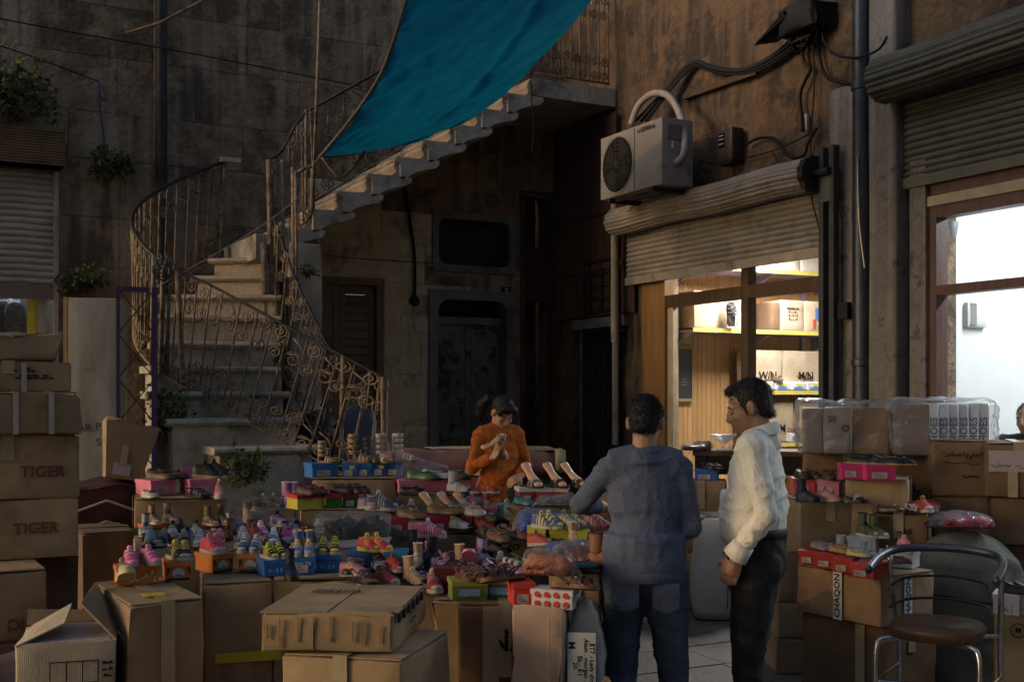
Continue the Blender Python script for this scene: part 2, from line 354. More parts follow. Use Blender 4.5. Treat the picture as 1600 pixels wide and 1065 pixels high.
# the grey painted panel around the doorway, with round cornered openings
def round_frame(x0, x1, z0, z1, r, mg, y0, y1, bottom=True):
    m = MB(); inn = []; out = []; X0, X1, Z0, Z1 = x0 - mg, x1 + mg, z0 - mg, z1 + mg
    cs = [(x1 - r, z1 - r, 0), (x0 + r, z1 - r, 90), (x0 + r, z0 + r, 180), (x1 - r, z0 + r, 270)]
    cn = [(X1, Z1), (X0, Z1), (X0, Z0), (X1, Z0)]
    for (cx, cz, a0), (ox, oz) in zip(cs, cn):
        for k in range(7):
            a = math.radians(a0 + 15 * k); inn.append((cx + r * math.cos(a), cz + r * math.sin(a)))
            mid = (ox, oz)
            if k < 3: mid = (ox, cz + r * math.sin(a)) if a0 in (0, 180) else (cx + r * math.cos(a), oz)
            if k > 3: mid = (cx + r * math.cos(a), oz) if a0 in (0, 180) else (ox, cz + r * math.sin(a))
            out.append(mid)
    n = len(inn); vs = [(x, y0, z) for x, z in inn] + [(x, y0, z) for x, z in out] + [(x, y1, z) for x, z in inn] + [(x, y1, z) for x, z in out]; fs = []
    for i in range(n):
        j = (i + 1) % n; fs += [(i, j, j + n, i + n), (i, i + 2 * n, j + 2 * n, j), (i + n, j + n, j + 3 * n, i + 3 * n)]
    return m.add(vs, fs)
M['grey_p'] = mat('grey_paint_old', (.17, .165, .155), (.115, .11, .105), 4, .7, .5, 40, c3=(.05, .045, .04), s3=3, t3=(.5, .68))
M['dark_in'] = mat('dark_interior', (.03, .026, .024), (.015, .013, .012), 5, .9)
M['maroon'] = mat('maroon_paint', (.075, .028, .024), (.045, .018, .016), 5, .6, .4, 40, c3=(.02, .012, .01), s3=3)
dw = thing('double_door', 'worn grey double door in a round cornered surround below plate 7', 'door', ((H_DOOR[0] + H_DOOR[1]) / 2, .0, 0))
def rel(o, T): o.location = -Vector(T.location); return o
rel(round_frame(H_DOOR[0] + .035, H_DOOR[1] - .035, -.4, H_DOOR[3] - .035, .13, .1, -.035, .05).build('surround', M['grey_p'], dw, 30), dw)
a, b, _, d = H_DOOR; mid = (a + b) / 2
M['door_p'] = mat('peeling_door_paint', (.15, .14, .13), (.085, .078, .07), 5, .7, .6, 30, c3=(.03, .024, .02), s3=4.5, t3=(.5, .58))
for s, (u0, u1) in enumerate(((a + .01, mid - .004), (mid + .004, b - .01))):
    lf = rel(MB().box(u0, u1, .17, .21, .01, d - .28).build('door_leaf', M['door_p'], dw), dw)
    for (q0, q1) in ((.15, .95), (1.05, 1.6), (1.7, d - .36)):
        o = MB().box(u0 + .06, u1 - .06, .158, .172, q0, q1).build('panel', M['door_p'], lf)
rel(MB().box(a + .01, b - .01, .155, .22, d - .278, d - .20).build('lintel_bar', M['grey_p'], dw), dw)
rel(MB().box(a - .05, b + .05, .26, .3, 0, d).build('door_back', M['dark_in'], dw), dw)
uw = thing('transom_window', 'dark slatted window opening with rounded corners above the grey door', 'window', ((H_UPW[0] + H_UPW[1]) / 2, 0, H_UPW[2]))
rel(round_frame(H_UPW[0] + .03, H_UPW[1] - .03, H_UPW[2] + .03, H_UPW[3] - .03, .09, .07, -.025, .05).build('surround', M['grey_p'], uw, 30), uw)
for k in range(9):
    zz = H_UPW[2] + .05 + k * (H_UPW[3] - H_UPW[2] - .08) / 9
    rel(MB().box(H_UPW[0], H_UPW[1], .12, .135, zz, zz + .055, Matrix()).build('slat', M['iron_dark'], uw), uw)
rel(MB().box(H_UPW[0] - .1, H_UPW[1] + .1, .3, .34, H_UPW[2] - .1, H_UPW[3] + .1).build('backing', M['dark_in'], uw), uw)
# number plate 7
pl = on_back(790, 456); np_ = thing('number_plate', 'small dark house number plate 7 above the grey door', 'sign', (pl.x, -.012, pl.z - .05))
MB().box(-.055, .055, 0, .012, 0, .1).build('plate', M['black'], np_); lettering(np_, '7', .09, (0, -.003, .05), flat((190, 190, 180)))
pl = on_right(980, 478); np2 = thing('number_plate', 'small dark house number plate 6 beside the shop doorway', 'sign', (-.012, pl.y, pl.z - .05), pi / 2 * 3)
MB().box(-.055, .055, 0, .012, 0, .1).build('plate', M['black'], np2); lettering(np2, '6', .09, (0, -.003, .05), flat((190, 190, 180)))
# dark passage in the corner
ps = thing('passage_doorway', 'dark maroon doorway in the corner right of the grey door', 'doorway', ((H_PASS[0] + H_PASS[1]) / 2, 0, 0))
a, b, _, d = H_PASS
rel(MB().box(a - .3, b + .3, .5, .54, 0, d + .1).build('back_panel', M['maroon'], ps), ps)
rel(MB().box(a, b, .1, .16, bz(840, 470), bz(840, 385)).build('red_panel', M['maroon'], ps), ps)
rel(MB().box(a, a + .05, -.02, .1, 0, d).box(b - .05, b, -.02, .1, 0, d).box(a, b, -.022, .098, d - .06, d).build('frame', M['wood_d'], ps), ps)
# louvred shutter window
lv = thing('louvred_shutter', 'brown wooden louvred shutter behind the stair railing', 'shutter', ((H_LOUV[0] + H_LOUV[1]) / 2, 0, H_LOUV[2]))
a, b, c, d = H_LOUV; mid = a + (b - a) * .30
rel(MB().box(a - .03, a + .04, -.04, .09, c, d).box(b - .05, b + .03, -.04, .09, c, d).box(a - .03, b + .03, -.045, .09, d - .002, d + .07).box(a - .03, b + .03, -.05, .09, c - .06, c).build('window_frame', M['wood_s'], lv), lv)
for u0, u1 in ((a + .04, mid - .003), (mid + .003, b - .05)):
    lf = rel(MB().box(u0, u0 + .06, .02, .06, c, d - .004).box(u1 - .06, u1, .02, .06, c, d - .004).box(u0 + .06, u1 - .06, .021, .059, d - .09, d - .004).box(u0 + .06, u1 - .06, .021, .059, c, c + .09)
             .box(u0 + .06, u1 - .06, .021, .059, (c + d) / 2, (c + d) / 2 + .08).build('shutter_leaf', M['wood_s'], lv), lv)
    me = MB().box(0, u1 - u0 - .124, -.006, .006, -.052, .052).mesh('slat', M['wood_s']); k = 0; zz = c + .13
    while zz < d - .12:
        if abs(zz - (c + d) / 2 - .04) > .07 and True:
            o = ob('slat', me, lf, (u0 + .062, .04, zz)); o.rotation_euler = (math.radians(-24 + rnd.uniform(-9, 9)), 0, rnd.uniform(-.02, .02))
        zz += .083
# ---------------------------------------------------------------- right wall: rough plaster with three openings
Y_PIL = ry(1300)
H_GATE = (ry(974), ry(902), 0, rz_(940, 512)); H_SHOP = (ry(1296), ry(1004), 0, rz_(1150, 345)); H_RSHOP = (-9.0, ry(1428), 0, rz_(1500, 250))
HOLES_R = [H_GATE, H_SHOP, H_RSHOP]
RW = thing('shop_wall', 'rough ochre plaster wall above the lit shops', 'wall', (0, -4.5, 0))
ys = sorted(set([round(-.0 - .11 * k, 4) for k in range(89)] + [h[0] for h in HOLES_R] + [h[1] for h in HOLES_R])); zs = sorted(set([.11 * k for k in range(53)] + [h[3] for h in HOLES_R]))
m = MB()
for y in ys:
    for z in zs:
        p = Vector((0, y, z)); n1 = noise.fractal(p * 1.1 + Vector((5, 0, 0)), 1, 2, 5); n2 = noise.noise(p * 1.7 + Vector((9, 2, 0)))
        dpt = .014 * n1 + (.02 if n2 > .22 else 0)
        m.v.append((min(.035, max(-.03, dpt)), y, z))
nz = len(zs)
for i in range(len(ys) - 1):
    for j in range(nz - 1):
        yc, zc = (ys[i] + ys[i + 1]) / 2, (zs[j] + zs[j + 1]) / 2
        if any(h[0] < yc < h[1] and h[2] < zc < h[3] for h in HOLES_R): continue
        m.f.append((i * nz + j, i * nz + j + 1, (i + 1) * nz + j + 1, (i + 1) * nz + j))
rel(m.build('plaster_face', M['wall_r'], RW, 50), RW)
rs = [(-9.7, 0.4, 0, 5.8)]
for h in HOLES_R: rs = minus(rs, h)
m = MB()
for a, b, c, d in rs: m.box(.04, .42, a, b, c, d)
rel(m.build('wall_core', M['wall'], RW), RW)
# iron lattice gate in the corner
gt = thing('lattice_gate', 'dark blue iron lattice gate under the plank boarding', 'gate', (0, (H_GATE[0] + H_GATE[1]) / 2, 0))
M['iron_b'] = mat('blue_iron', (.035, .037, .055), (.018, .018, .026), 12, .5, .3, 50)
a, b, _, d = H_GATE; m = MB().box(.06, .1, a, a + .05, 0, d).box(.06, .1, b - .05, b, 0, d).box(.062, .098, a + .05, b - .05, d - .05, d).box(.062, .098, a + .05, b - .05, 1.0, 1.05)
rel(m.build('gate_frame', M['iron_b'], gt), gt)
for k in range(7):
    yy = a + .05 + (b - a - .1) * (k + .5) / 7; rel(MB().box(.065, .085, yy - .008, yy + .008, 0, d).build('bar', M['iron_b'], gt), gt)
for k in range(12):
    zz = .2 + k * .2; rel(MB().tube([(.07, a + .05 + (b - a - .1) * t / 12, zz + .06 * math.sin(t * pi / 2 * 1.17)) for t in range(13)], .007, 5).build('scroll', M['iron_b'], gt), gt)
rel(MB().box(.4, .44, a - .2, b + .2, 0, d + .2).build('backing', M['dark_in'], gt), gt)
rel(MB().box(-.05, .06, a - .09, b + .03, d, d + .1).build('lintel', M['grey_p'], gt), gt)
# plank boarding above the gate
pb = thing('plank_boarding', 'dark reddish plank boarding on the wall above the lattice gate', 'boarding', (0, -.7, 2.5))
M['plank'] = mat('red_plank', (.10, .05, .032), (.055, .028, .02), 6, .8, .5, 40, stretch=(3, 3, .4), var=.25)
y = -.06; ytop = 4.5
while y > ry(990):
    wd = rnd.uniform(.09, .13); o = MB().box(-.055, -.036, y - wd + .006, y, H_GATE[3] + .12, 4.48 - (0 if y > -1.2 else .6)).build('plank', M['plank'], pb); rel(o, pb); y -= wd
for zz in (2.95, 3.5):
    rel(MB().box(-.075, -.055, ry(985), -.1, zz, zz + .06).build('batten', M['plank'], pb), pb)
# small wall grille
gl = thing('wall_grille', 'small iron ladder grille fixed to the plank boarding', 'grille', (-.07, ry(945), rz_(945, 490)))
hh = rz_(945, 405) - rz_(945, 490); ww = abs(ry(968) - ry(922)) / 2
for s in (-1, -.2, .6, 1): MB().box(-.012, .012, s * ww - .012, s * ww + .012, 0, hh).build('upright', M['iron_dark'], gl)
for k in range(5): MB().box(-.010, .010, -ww, ww, .02 + k * (hh - .05) / 4, .045 + k * (hh - .05) / 4).build('rung', M['iron_dark'], gl)

# unseen storey on piers, added to keep low sun off the right hand shops
OB_ = thing('sun_blocking_storey', 'added unseen upper storey on stone piers blocking the low sun from the left', 'building', (-9.6, -8.5, 0))
rel(MB().box(-10.4, -9.2, -15, -2.7, 3.75, 8.5).build('sun_blocking_wall', M['wall'], OB_), OB_)
for yy in (-14.6, -11.5, -8.4): rel(MB().box(-10.2, -9.4, yy - .3, yy + .3, 0, 3.749).build('pier', M['stone'], OB_), OB_)
OB2 = thing('sky_blocking_building', 'added unseen building behind the viewer blocking low sky light', 'building', (-4, -17.5, 0))  # unseen, added behind the camera to cut low sky light off the yard
rel(MB().box(-10.4, 1.5, -18, -17, 0, 9).build('sky_blocking_wall', M['wall'], OB2), OB2)
# ================================================================== staircase
ST = thing('stone_staircase', 'weathered stone staircase winding up and along the wall', 'staircase', (-3.4, -1.2, 0))
SW = 1.2
def step(x0, x1, y0, y1, zt, zb, over=.03, nose=.06, ends=(0, 1)):
    m = MB(); r = []
    prof = [(0, 0), (-over * .7, -.006), (-over, -nose * .5), (-over * .6, -nose), (0, -nose - .012)]
    m.box(x0, x1, y0, y1, zb, zt - nose)
    m.box(x0 - .02, x1 + .02, y0 - over, y1, zt - nose + .001, zt)
    return m
UX0, UZ0, DX, DZ = -3.118, 3.30, .273, .177
bar_me = None
M['stone_lit'] = mat('warm_lit_stone', (.42, .35, .27), (.28, .225, .17), 6, .9, 1.2, 30, c3=(.12, .095, .07), s3=3, t3=(.52, .66))  # warm side light painted into the stone of risers and upper winder steps
for k in range(-1, 8):
    x, z = UX0 + DX * k, UZ0 + DZ * k
    tr = MB()   # tread with carved bracket end: side profile extruded
    prof = [(x - .035, z), (x + .375, z), (x + .375, z - .035), (x + .36, z - .055), (x + .33, z - .075), (x + .22, z - .10), (x + .12, z - .135), (x + .05, z - .185), (x - .005, z - .20), (x - .005, z - .055), (x - .03, z - .045)]
    tr.prism(prof, -SW, 0); o = rel(tr.build('step', M['stone'], ST), ST)
    sc_ = MB().prism([(x + .0, z + .001), (x + .265, z + .001), (x + .265, z + DZ - .012), (x + .235, z + DZ - .02), (x + .215, z + .10), (x + .235, z + .05), (x + .2, z + .012)], -SW + .035, -.002)
    MB.build(sc_, 'riser', M['stone_lit'], o)
    mo = MB().tube([(x - .036, -SW - .006, z - .02), (x - .036, -.02, z - .02)], .022, 6); mo.build('nosing', M['stone'], o)
# lower flight (from the front edge pixels of each step)
low = [(376, 384, 430, 10.3), (402, 330, 432, 10.08), (430, 305, 432, 9.86), (460, 250, 430, 9.62), (492, 248, 428, 9.4), (533, 245, 425, 9.15), (572, 243, 428, 8.92), (611, 246, 442, 8.68), (653, 270, 463, 8.44), (697, 343, 487, 8.2)]
for i, (py, p0, p1, D) in enumerate(low):
    c = P((p0 + p1) / 2, py, D); Y = c.y; x0 = on_back(p0, py, Y).x; x1 = on_back(p1, py, Y).x
    pY = -.02 if i < 4 else P(300, low[i - 1][0], low[i - 1][3]).y + .1
    ang = (50, 42, 34, 26, 16, 8, 0, 0, 0, 0)[i]; RZ = Matrix.Translation(((x0 + x1) / 2, Y, 0)) @ Matrix.Rotation(math.radians(-ang), 4, 'Z') @ Matrix.Translation((-(x0 + x1) / 2, -Y, 0))
    o = rel(MB().box(x0, x1, Y, pY, 0 if i > 6 else .6, c.z - .055 + (.0005 * i), RZ).build('step', M['stone_lit'] if i < 5 else M['stone'], ST), ST)
    n = 22; nm = MB(); rings = []
    for q in range(n + 1):
        xx = x0 - .045 + (x1 - x0 + .09) * q / n; jj = noise.noise(Vector((xx * 6, i, 0))) * .006
        rings.append([(xx, pY, c.z), (xx, Y - .01, c.z + jj * .3), (xx, Y - .038 + jj, c.z - .012), (xx, Y - .046 + jj, c.z - .03), (xx, Y - .03 + jj, c.z - .05), (xx, Y + .01, c.z - .056), (xx, pY, c.z - .056)])
    nm.loft(rings, T=RZ); nm.build('tread', M['stone_lit'] if i < 5 else M['stone'], o, 40)
for py, px, D in ((376, 408, 10.28),): pass
# pier under the turn and the strips of pale stone leaning on it
a = on_back(452, 400, -SW - .01).x; b = on_back(503, 400, -SW - .01).x
o = softbox(b - a, 1.1, 1.45, .015, .012, 7, 3).build('pier', M['stone'], ST, 40); o.location = Vector(((a + b) / 2, -SW - .02, 1.55)) - ST.location
rel(MB().box(UX0 - .5, UX0 - .1, -SW + .02, -.01, 2.85, 3.06).build('landing', M['stone'], ST), ST)
xl = UX0 + DX * 8 - .02
rel(MB().box(xl, -.01, -SW, -.01, UZ0 + 8 * DZ - .17, UZ0 + 8 * DZ).build('upper_landing', M['stone'], ST), ST)
for (p0, py, D, ww) in ((343, 697, 8.16, .32), ):
    pass
# ------------------------------------------------------------------ railings
def scroll_mesh(kind, r=.0062):
    pts = []
    if kind == 'S':
        for k in range(26):
            t = k / 25; a = t * 2 * pi * 1.55 + 1.3; rr = .011 + .037 * t; pts.append((rr * math.cos(a), 0, .055 + rr * math.sin(a)))
        q = [(-x, 0, .26 - z) for x, _, z in reversed(pts)]; pts = pts + q
        pts = [(x * 1.0, y, z / .26 * .24) for x, y, z in pts]
    else:
        for k in range(24):
            t = k / 23; a = t * 2 * pi * 1.4; rr = .01 + .045 * t; pts.append((rr * math.cos(a), 0, .06 + rr * math.sin(a)))
        pts += [(.05, 0, .10), (.03, 0, .16), (-.03, 0, .2)]
    return MB().tube(pts, r, 4).mesh('scroll', M['iron'], True)
SCR = [scroll_mesh('S'), scroll_mesh('C')]
BAL = MB().tube([(0, 0, 0), (0, 0, .3), (0, 0, .7), (0, 0, 1)], .0078, 5).mesh('baluster', M['iron'], True)
def railing(T, top, bot, n, rail_r=.016, rows=((.0, .24), (.74, .24)), mrail=None, bal=True, flipx=1, dark=None):
    top = [Vector(p) - T.location for p in top]; bot = [Vector(p) - T.location for p in bot]
    MB().tube(top, rail_r, 7).build('top_rail', mrail or M['iron_dark'], T, True); MB().tube(bot, rail_r * .75, 6).build('bottom_rail', M['iron'], T, True)
    def along(pp, t):
        q = t * (len(pp) - 1); k = min(int(q), len(pp) - 2); return pp[k].lerp(pp[k + 1], q - k)
    for i in range(n):
        t = (i + .5) / n; a, b = along(bot, t), along(top, t); u = (along(bot, min(1, t + .5 / n)) - along(bot, max(0, t - .5 / n))); gap = u.length
        u2 = along(top, min(1, t + .5 / n)) - along(top, max(0, t - .5 / n)); u = (u + u2).normalized(); v = b - a; nrm = u.cross(v)
        if nrm.length < 1e-5: continue
        nrm.normalize(); hgt = v.length; vh = v / hgt
        uo = (u - vh * u.dot(vh)).normalized(); no = uo.cross(vh)
        def mtx(org, su, sv): return Matrix(((uo.x * su, no.x, vh.x * sv, org.x), (uo.y * su, no.y, vh.y * sv, org.y), (uo.z * su, no.z, vh.z * sv, org.z), (0, 0, 0, 1)))
        tl = rnd.uniform(-.012, .012)
        if bal: ob('baluster', BAL, T, mw=mtx(a + u * (gap / 2 + tl), 1, hgt))
        for ri, (f0, hh) in enumerate(rows):
            s = min(1.5, gap / .105); k = rnd.random() < .18
            ob('scroll', SCR[1 if k else 0], T, mw=mtx(a + vh * (hgt * f0 + .01) + nrm * .004 + u * rnd.uniform(-.006, .006), s * flipx * (1 if (i + ri) % 2 else 1), hgt * hh / .24 * rnd.uniform(.9, 1.02)))
def path(pts, n=6): return smoothpath([P(*p) for p in pts], n)
# curved left railing + long near railing
RA = thing('iron_railing', 'curving cream iron railing with scrolls on the near edge of the stairs', 'railing', P(250, 600, 9))
tp = [(350, 252, 10.55), (312, 267, 10.4), (262, 289, 10.0), (226, 312, 9.6), (208, 334, 9.25), (207, 355, 9.0), (222, 381, 8.8), (246, 404, 8.7), (266, 419, 8.68)]
bt = [(345, 398, 10.5), (305, 424, 10.35), (258, 452, 9.95), (226, 482, 9.6), (211, 508, 9.25), (210, 530, 9.0), (220, 552, 8.8), (240, 574, 8.7), (256, 586, 8.68)]
railing(RA, path(tp), path(bt), 24, .017, rows=((.0, .28), (.7, .28)))
tp = [(266, 419, 8.68), (330, 446, 8.6), (430, 500, 8.45), (530, 553, 8.3), (600, 590, 8.2)]
bt = [(256, 586, 8.68), (310, 617, 8.6), (388, 660, 8.45), (482, 712, 8.3), (596, 770, 8.2)]
railing(RA, path(tp), path(bt), 16, .011, rows=((.0, .3), (.64, .34)))
def post(T, a, b, r, m_='iron', nm='post'):
    a, b = Vector(a) - T.location, Vector(b) - T.location; return MB().tube([a, a.lerp(b, .3), a.lerp(b, .7), b], r, 8).build(nm, M[m_], T, True)
for (x0, y0, x1, y1, D, r) in ((277, 424, 287, 636, 8.66, .022), (598, 588, 600, 775, 8.2, .018), (351, 250, 346, 402, 10.55, .02), (536, 556, 532, 740, 8.29, .018), (240, 400, 236, 572, 8.7, .014), (254, 412, 250, 586, 8.66, .014), (264, 418, 262, 590, 8.7, .012)):
    post(RA, P(x0, y0, D), P(x1, y1, D), r)
o = MB().box(-.10, .08, -.03, .03, -.012, .03).build('wooden_cap', M['card_l'], RA); o.location = P(362, 252, 10.55) - RA.location
# rag and wire bundle tied where the railing turns
rb = MB()
for k in range(9):
    p = Vector((rnd.uniform(-.05, .05), rnd.uniform(-.05, .05), rnd.uniform(-.05, .05))); pts = [p + Vector((rnd.uniform(-.1, .1), rnd.uniform(-.08, .08), rnd.uniform(-.18, .08))) for _ in range(4)]
    rb.tube(smoothpath([q_ * .6 for q_ in pts], 4), .006, 4)
tag(rb.build('rag_knot', flat((70, 78, 86)), None, True, P(256, 412, 8.6)), 'pale blue grey rag and wire knotted round the railing where it turns', 'rag')
# second railing: inner side
RB = thing('iron_railing', 'inner scrolled iron railing beside the stone pier of the stairs', 'railing', P(450, 600, 9.3))
railing(RB, path([(426, 335, 9.7), (461, 434, 9.4), (490, 495, 9.2), (520, 550, 9.0), (575, 600, 8.85)]), path([(424, 500, 9.7), (436, 570, 9.4), (462, 622, 9.2), (490, 676, 9.0), (530, 745, 8.85)]), 10, .012, rows=((0, .3), (.66, .32)))
railing(RB, path([(420, 250, 9.95), (440, 236, 10.0), (462, 196, 10.0), (481, 172, 10.0)]), path([(424, 405, 9.95), (440, 385, 9.98), (465, 360, 10.0), (490, 330, 10.0)]), 5, .013)
for (x0, y0, x1, y1, D, r) in ((420, 250, 426, 560, 9.7, .024), (429, 250, 434, 560, 9.72, .02), (441, 250, 446, 560, 9.74, .014), (412, 380, 416, 560, 9.66, .03), (489, 262, 487, 332, 9.95, .02), (458, 262, 460, 480, 9.6, .02), (462, 268, 464, 480, 9.58, .014)):
    post(RB, P(x0, y0, D), P(x1, y1, D), r)
MB().tube([P(458, 276, 9.6) - RB.location, P(470, 266, 9.6) - RB.location, P(490, 258, 9.7) - RB.location], .016, 6).build('rail_bend', M['iron'], RB)
# railing of the upper flight and balcony at its head
RC = thing('iron_railing', 'scrolled iron railing along the upper flight under the blue tarpaulin', 'railing', (-2.5, -SW, 3.5))
def uf(t, h): return Vector((UX0 + DX * t, -SW + .04, UZ0 + DZ * t + h))
railing(RC, [uf(-.2, .88), uf(4, .88), uf(8, .9)], [uf(-.2, .06), uf(4, .09), uf(8, .13)], 17, .014, rows=((.0, .4), (.58, .4)), bal=False)
post(RC, uf(-.2, 0), uf(-.2, .9), .014); post(RC, uf(4, 0.05), uf(4, .9), .012); post(RC, uf(8, 0.05), uf(8, .95), .014)
RD = thing('balcony_railing', 'dark scrolled iron balcony railing at the head of the stairs', 'railing', (-.5, -SW, 4.7))
Zb = UZ0 + 8 * DZ
railing(RD, [Vector((xl, -SW + .04, Zb + .95)), Vector((-.06, -SW + .04, Zb + .95))], [Vector((xl, -SW + .04, Zb + .06)), Vector((-.06, -SW + .04, Zb + .06))], 8, .014, rows=((.0, .3), (.68, .3)))
# tall rod that carries the corner of the tarpaulin
tag(MB().tube([P(501, -30, 9.3), P(495, 150, 9.3), P(488, 330, 9.5)], [.012, .013, .015], 6).build('tarpaulin_rod', M['iron'], None, True), 'tall thin rusty rod tied to the stair railing under the tarpaulin corner', 'rod')
# ------------------------------------------------------------------ tarpaulin
TPL = smoothpath([P(499, 246, 9.25), P(547, 188, 8.7), (P(592, 122, 8.1)), P(616, 62, 7.6), P(636, 0, 7.2), P(668, -110, 6.5)], 8)
TPR = smoothpath([P(503, 246, 9.25), P(562, 239, 9.4), P(622, 226, 9.65), P(690, 203, 9.85), P(738, 182, 9.9), P(790, 146, 9.6), P(832, 108, 9.2), P(880, 58, 8.7), P(926, 0, 8.2), P(1000, -110, 7.4)], 8)
m = MB(); nu, nv = 70, 100
for j in range(nv + 1):
    t = j / nv; A, B = along(TPL, t), along(TPR, t)
    for i in range(nu + 1):
        s = i / nu; p = A.lerp(B, s); wd = (B - A).length
        q = noise.noise(Vector((s * 1.3 + t * .5, t * 7 - s * 4.5, 0))) * .06 + noise.noise(Vector((s * 3, t * 16 - s * 12, 5))) * .03 + (1 - abs(noise.noise(Vector((s * 5 + t * 3, t * 9 - s * 9, 8)))) * 2) * .014 + math.sin(s * 46 + noise.noise(Vector((s * 3, t * 4, 2))) * 5) * .007 * max(0, 1 - t * 1.4) + noise.noise(Vector((s * 14, t * 22, 4))) * .007
        ridge = math.exp(-((s - .74 + .1 * t) / .035) ** 2) * .05 * min(1, t * 3)
        p = p + Vector((0, .35, -.9)) * (.13 * wd * 4 * s * (1 - s) * .35 + (q - ridge) * min(1, wd))
        m.v.append(tuple(p))
for j in range(nv):
    for i in range(nu): m.f.append((j * (nu + 1) + i, j * (nu + 1) + i + 1, (j + 1) * (nu + 1) + i + 1, (j + 1) * (nu + 1) + i))
TA = thing('tarpaulin', 'large teal blue tarpaulin slung overhead from the stair railing', 'tarpaulin', P(560, 230, 9.3))
me = m.mesh('sheet', M['tarp'], True); o = ob('sheet', me, TA, -TA.location)
MB().tube([p - TA.location for p in TPL], .014, 6).build('hem_rope', mat('hem', (.13, .11, .09), None, 9), TA, True)
for k in range(9):
    p = along(TPL, .05 + k * .1).lerp(along(TPR, .05 + k * .1), .03); MB().tube([p - TA.location + Vector((.016 * math.cos(a_ * pi / 4), -.012, .016 * math.sin(a_ * pi / 4))) for a_ in range(9)], .005, 5).build('eyelet', M['metal_g'], TA, True)
lo = [along(TPR, t) for t in (0, .05, .1, .15, .2, .25, .3, .35)]
MB().tube([p - TA.location + Vector((0, -.01, .0)) for p in lo], .010, 5).build('hem_cord', mat('hem', (.2, .2, .2)), TA, True)
MB().tube([along(TPR, t) - TA.location + Vector((0, -.012, 0)) for t in (.155, .175, .195, .215)], .012, 5).build('yellow_cord', M['tape_y'], TA, True)
MB().tube([p - TA.location for p in smoothpath([P(503, 246, 9.2), P(530, 276, 9.2), P(552, 262, 9.25), P(570, 237, 9.35)], 5)], .012, 5).build('loose_strap', mat('hem', (.2, .2, .2)), TA, True)
MB().tube([p - TA.location for p in smoothpath([P(830, 112, 9.2), P(831, 160, 9.2), P(833, 200, 9.2), P(831, 236, 9.2)], 5)], .006, 5).build('hanging_cord', mat('hem', (.2, .2, .2)), TA, True)
for a, b in (((490, 256, 9.4), (500, 246, 9.25)), ((594, 80, 7.9), (583, 105, 8.2)), ((583, 105, 8.2), (581, 118, 8.2))):
    MB().tube([P(*a) - TA.location, P(*b) - TA.location], .006, 5).build('tie_cord', mat('hem', (.2, .2, .2)), TA)
# ================================================================== shops, shutters, pipes and wires on the walls
M['ywood'] = mat('golden_frame_wood', (.30, .17, .065), (.2, .11, .045), 6, .45, .2, 40, stretch=(3, 3, .4))
M['shop_w'] = mat('white_wall_paint', (.78, .78, .76), (.7, .7, .69), 4, .7)
M['yel'] = flat((205, 185, 80), .4); M['lilac'] = mat('lilac_metal', (.30, .27, .36), (.24, .21, .3), 6, .5)
LIT = emis('lit_tube', (.95, .98, 1), 14)
def lamp(name, label, loc, size, energy, col, rz):
    t = thing(name, label, 'lamp', loc, rz); MB().box(-.05, .05, -.62, .62, .0, .05).build('housing', M['white'], t)
    MB().tube([(0, -.58, -.03), (0, .58, -.03)], .018, 8).build('tube', LIT, t)
    l = bpy.data.lights.new('tube_light', 'AREA'); l.shape = 'RECTANGLE'; l.size = .12; l.size_y = size; l.energy = energy; l.color = col
    o = bpy.data.objects.new('tube_light', l); COL.objects.link(o); o.parent = t; o.location = (0, 0, -.06); return t
a, b, _, d = H_SHOP
SR = thing('shop_room', 'lit shoe shop interior lined with grooved wood panelling', 'shop', (1.9, -3.2, 0))
q = MB(); q.box(.42, 3.7, -5.0, -1.3, 3.32, 3.4); q.box(.42, 3.7, -5.0, -4.92, .0, 3.32); q.box(3.62, 3.7, -4.92, -1.38, 0, 3.32); q.box(.42, 3.62, -1.38, -1.3, 0, 3.32)
rel(q.build('room_shell', M['shop_w'], SR), SR)
rel(MB().box(.02, 3.62, -4.92, -1.38, .0, .02).build('room_floor', M['pave'], SR), SR)
bm_ = MB().box(0, .054, -.012, 0, 0, 3.3).mesh('panel_board', M['wood_o'])
for k in range(54): ob('panel_board', bm_, SR, Vector((.44 + k * .058, -1.385, .02)) - SR.location)
for k in range(40):
    o = ob('panel_board', bm_, SR, Vector((3.61, -1.45 - k * .06, .02)) - SR.location, -pi / 2)
lamp('fluorescent_lamp', 'white fluorescent tube on the ceiling of the wood panelled shop', (1.1, -2.3, 3.22), 1.2, 230, (1, .93, .84), 0)
def sx(px, Y): r = ray(px, HOR); return (CAM + r * ((Y - CAM.y) / r.y)).x
def szz(px, py, Y): r = ray(px, py); return (CAM + r * ((Y - CAM.y) / r.y)).z
SY = -1.84
for i, (z, x0, lab) in enumerate(((2.93, .5, 'top'), (2.32, .46, 'middle'), (1.715, 1.25, 'lower'), (1.19, 1.4, 'bottom'))):
    sh = thing('wall_shelf', 'yellow edged %s shelf on the wood panelled shop wall' % lab, 'shelf', (x0, -1.4, z))
    MB().box(0, 3.1 - x0, SY + 1.41, 0, -.02, 0).build('board', M['lilac'], sh); MB().box(0, 3.1 - x0, SY + 1.395, SY + 1.41, -.022, .018).build('yellow_edge', M['yel'], sh)
    for xx in (.03, 1.0, 1.9):
        if xx < 3.0 - x0: MB().prism([(0, 0), (.012, 0), (.012, 0), (0, 0)], 0, 0) if 0 else MB().add([(xx, 0, -.021), (xx, SY + 1.45, -.021), (xx, 0, -.17), (xx + .02, 0, -.021), (xx + .02, SY + 1.45, -.021), (xx + .02, 0, -.17)], [(0, 1, 2), (3, 5, 4), (0, 3, 4, 1), (1, 4, 5, 2), (2, 5, 3, 0)]).build('bracket', M['lilac'], sh)
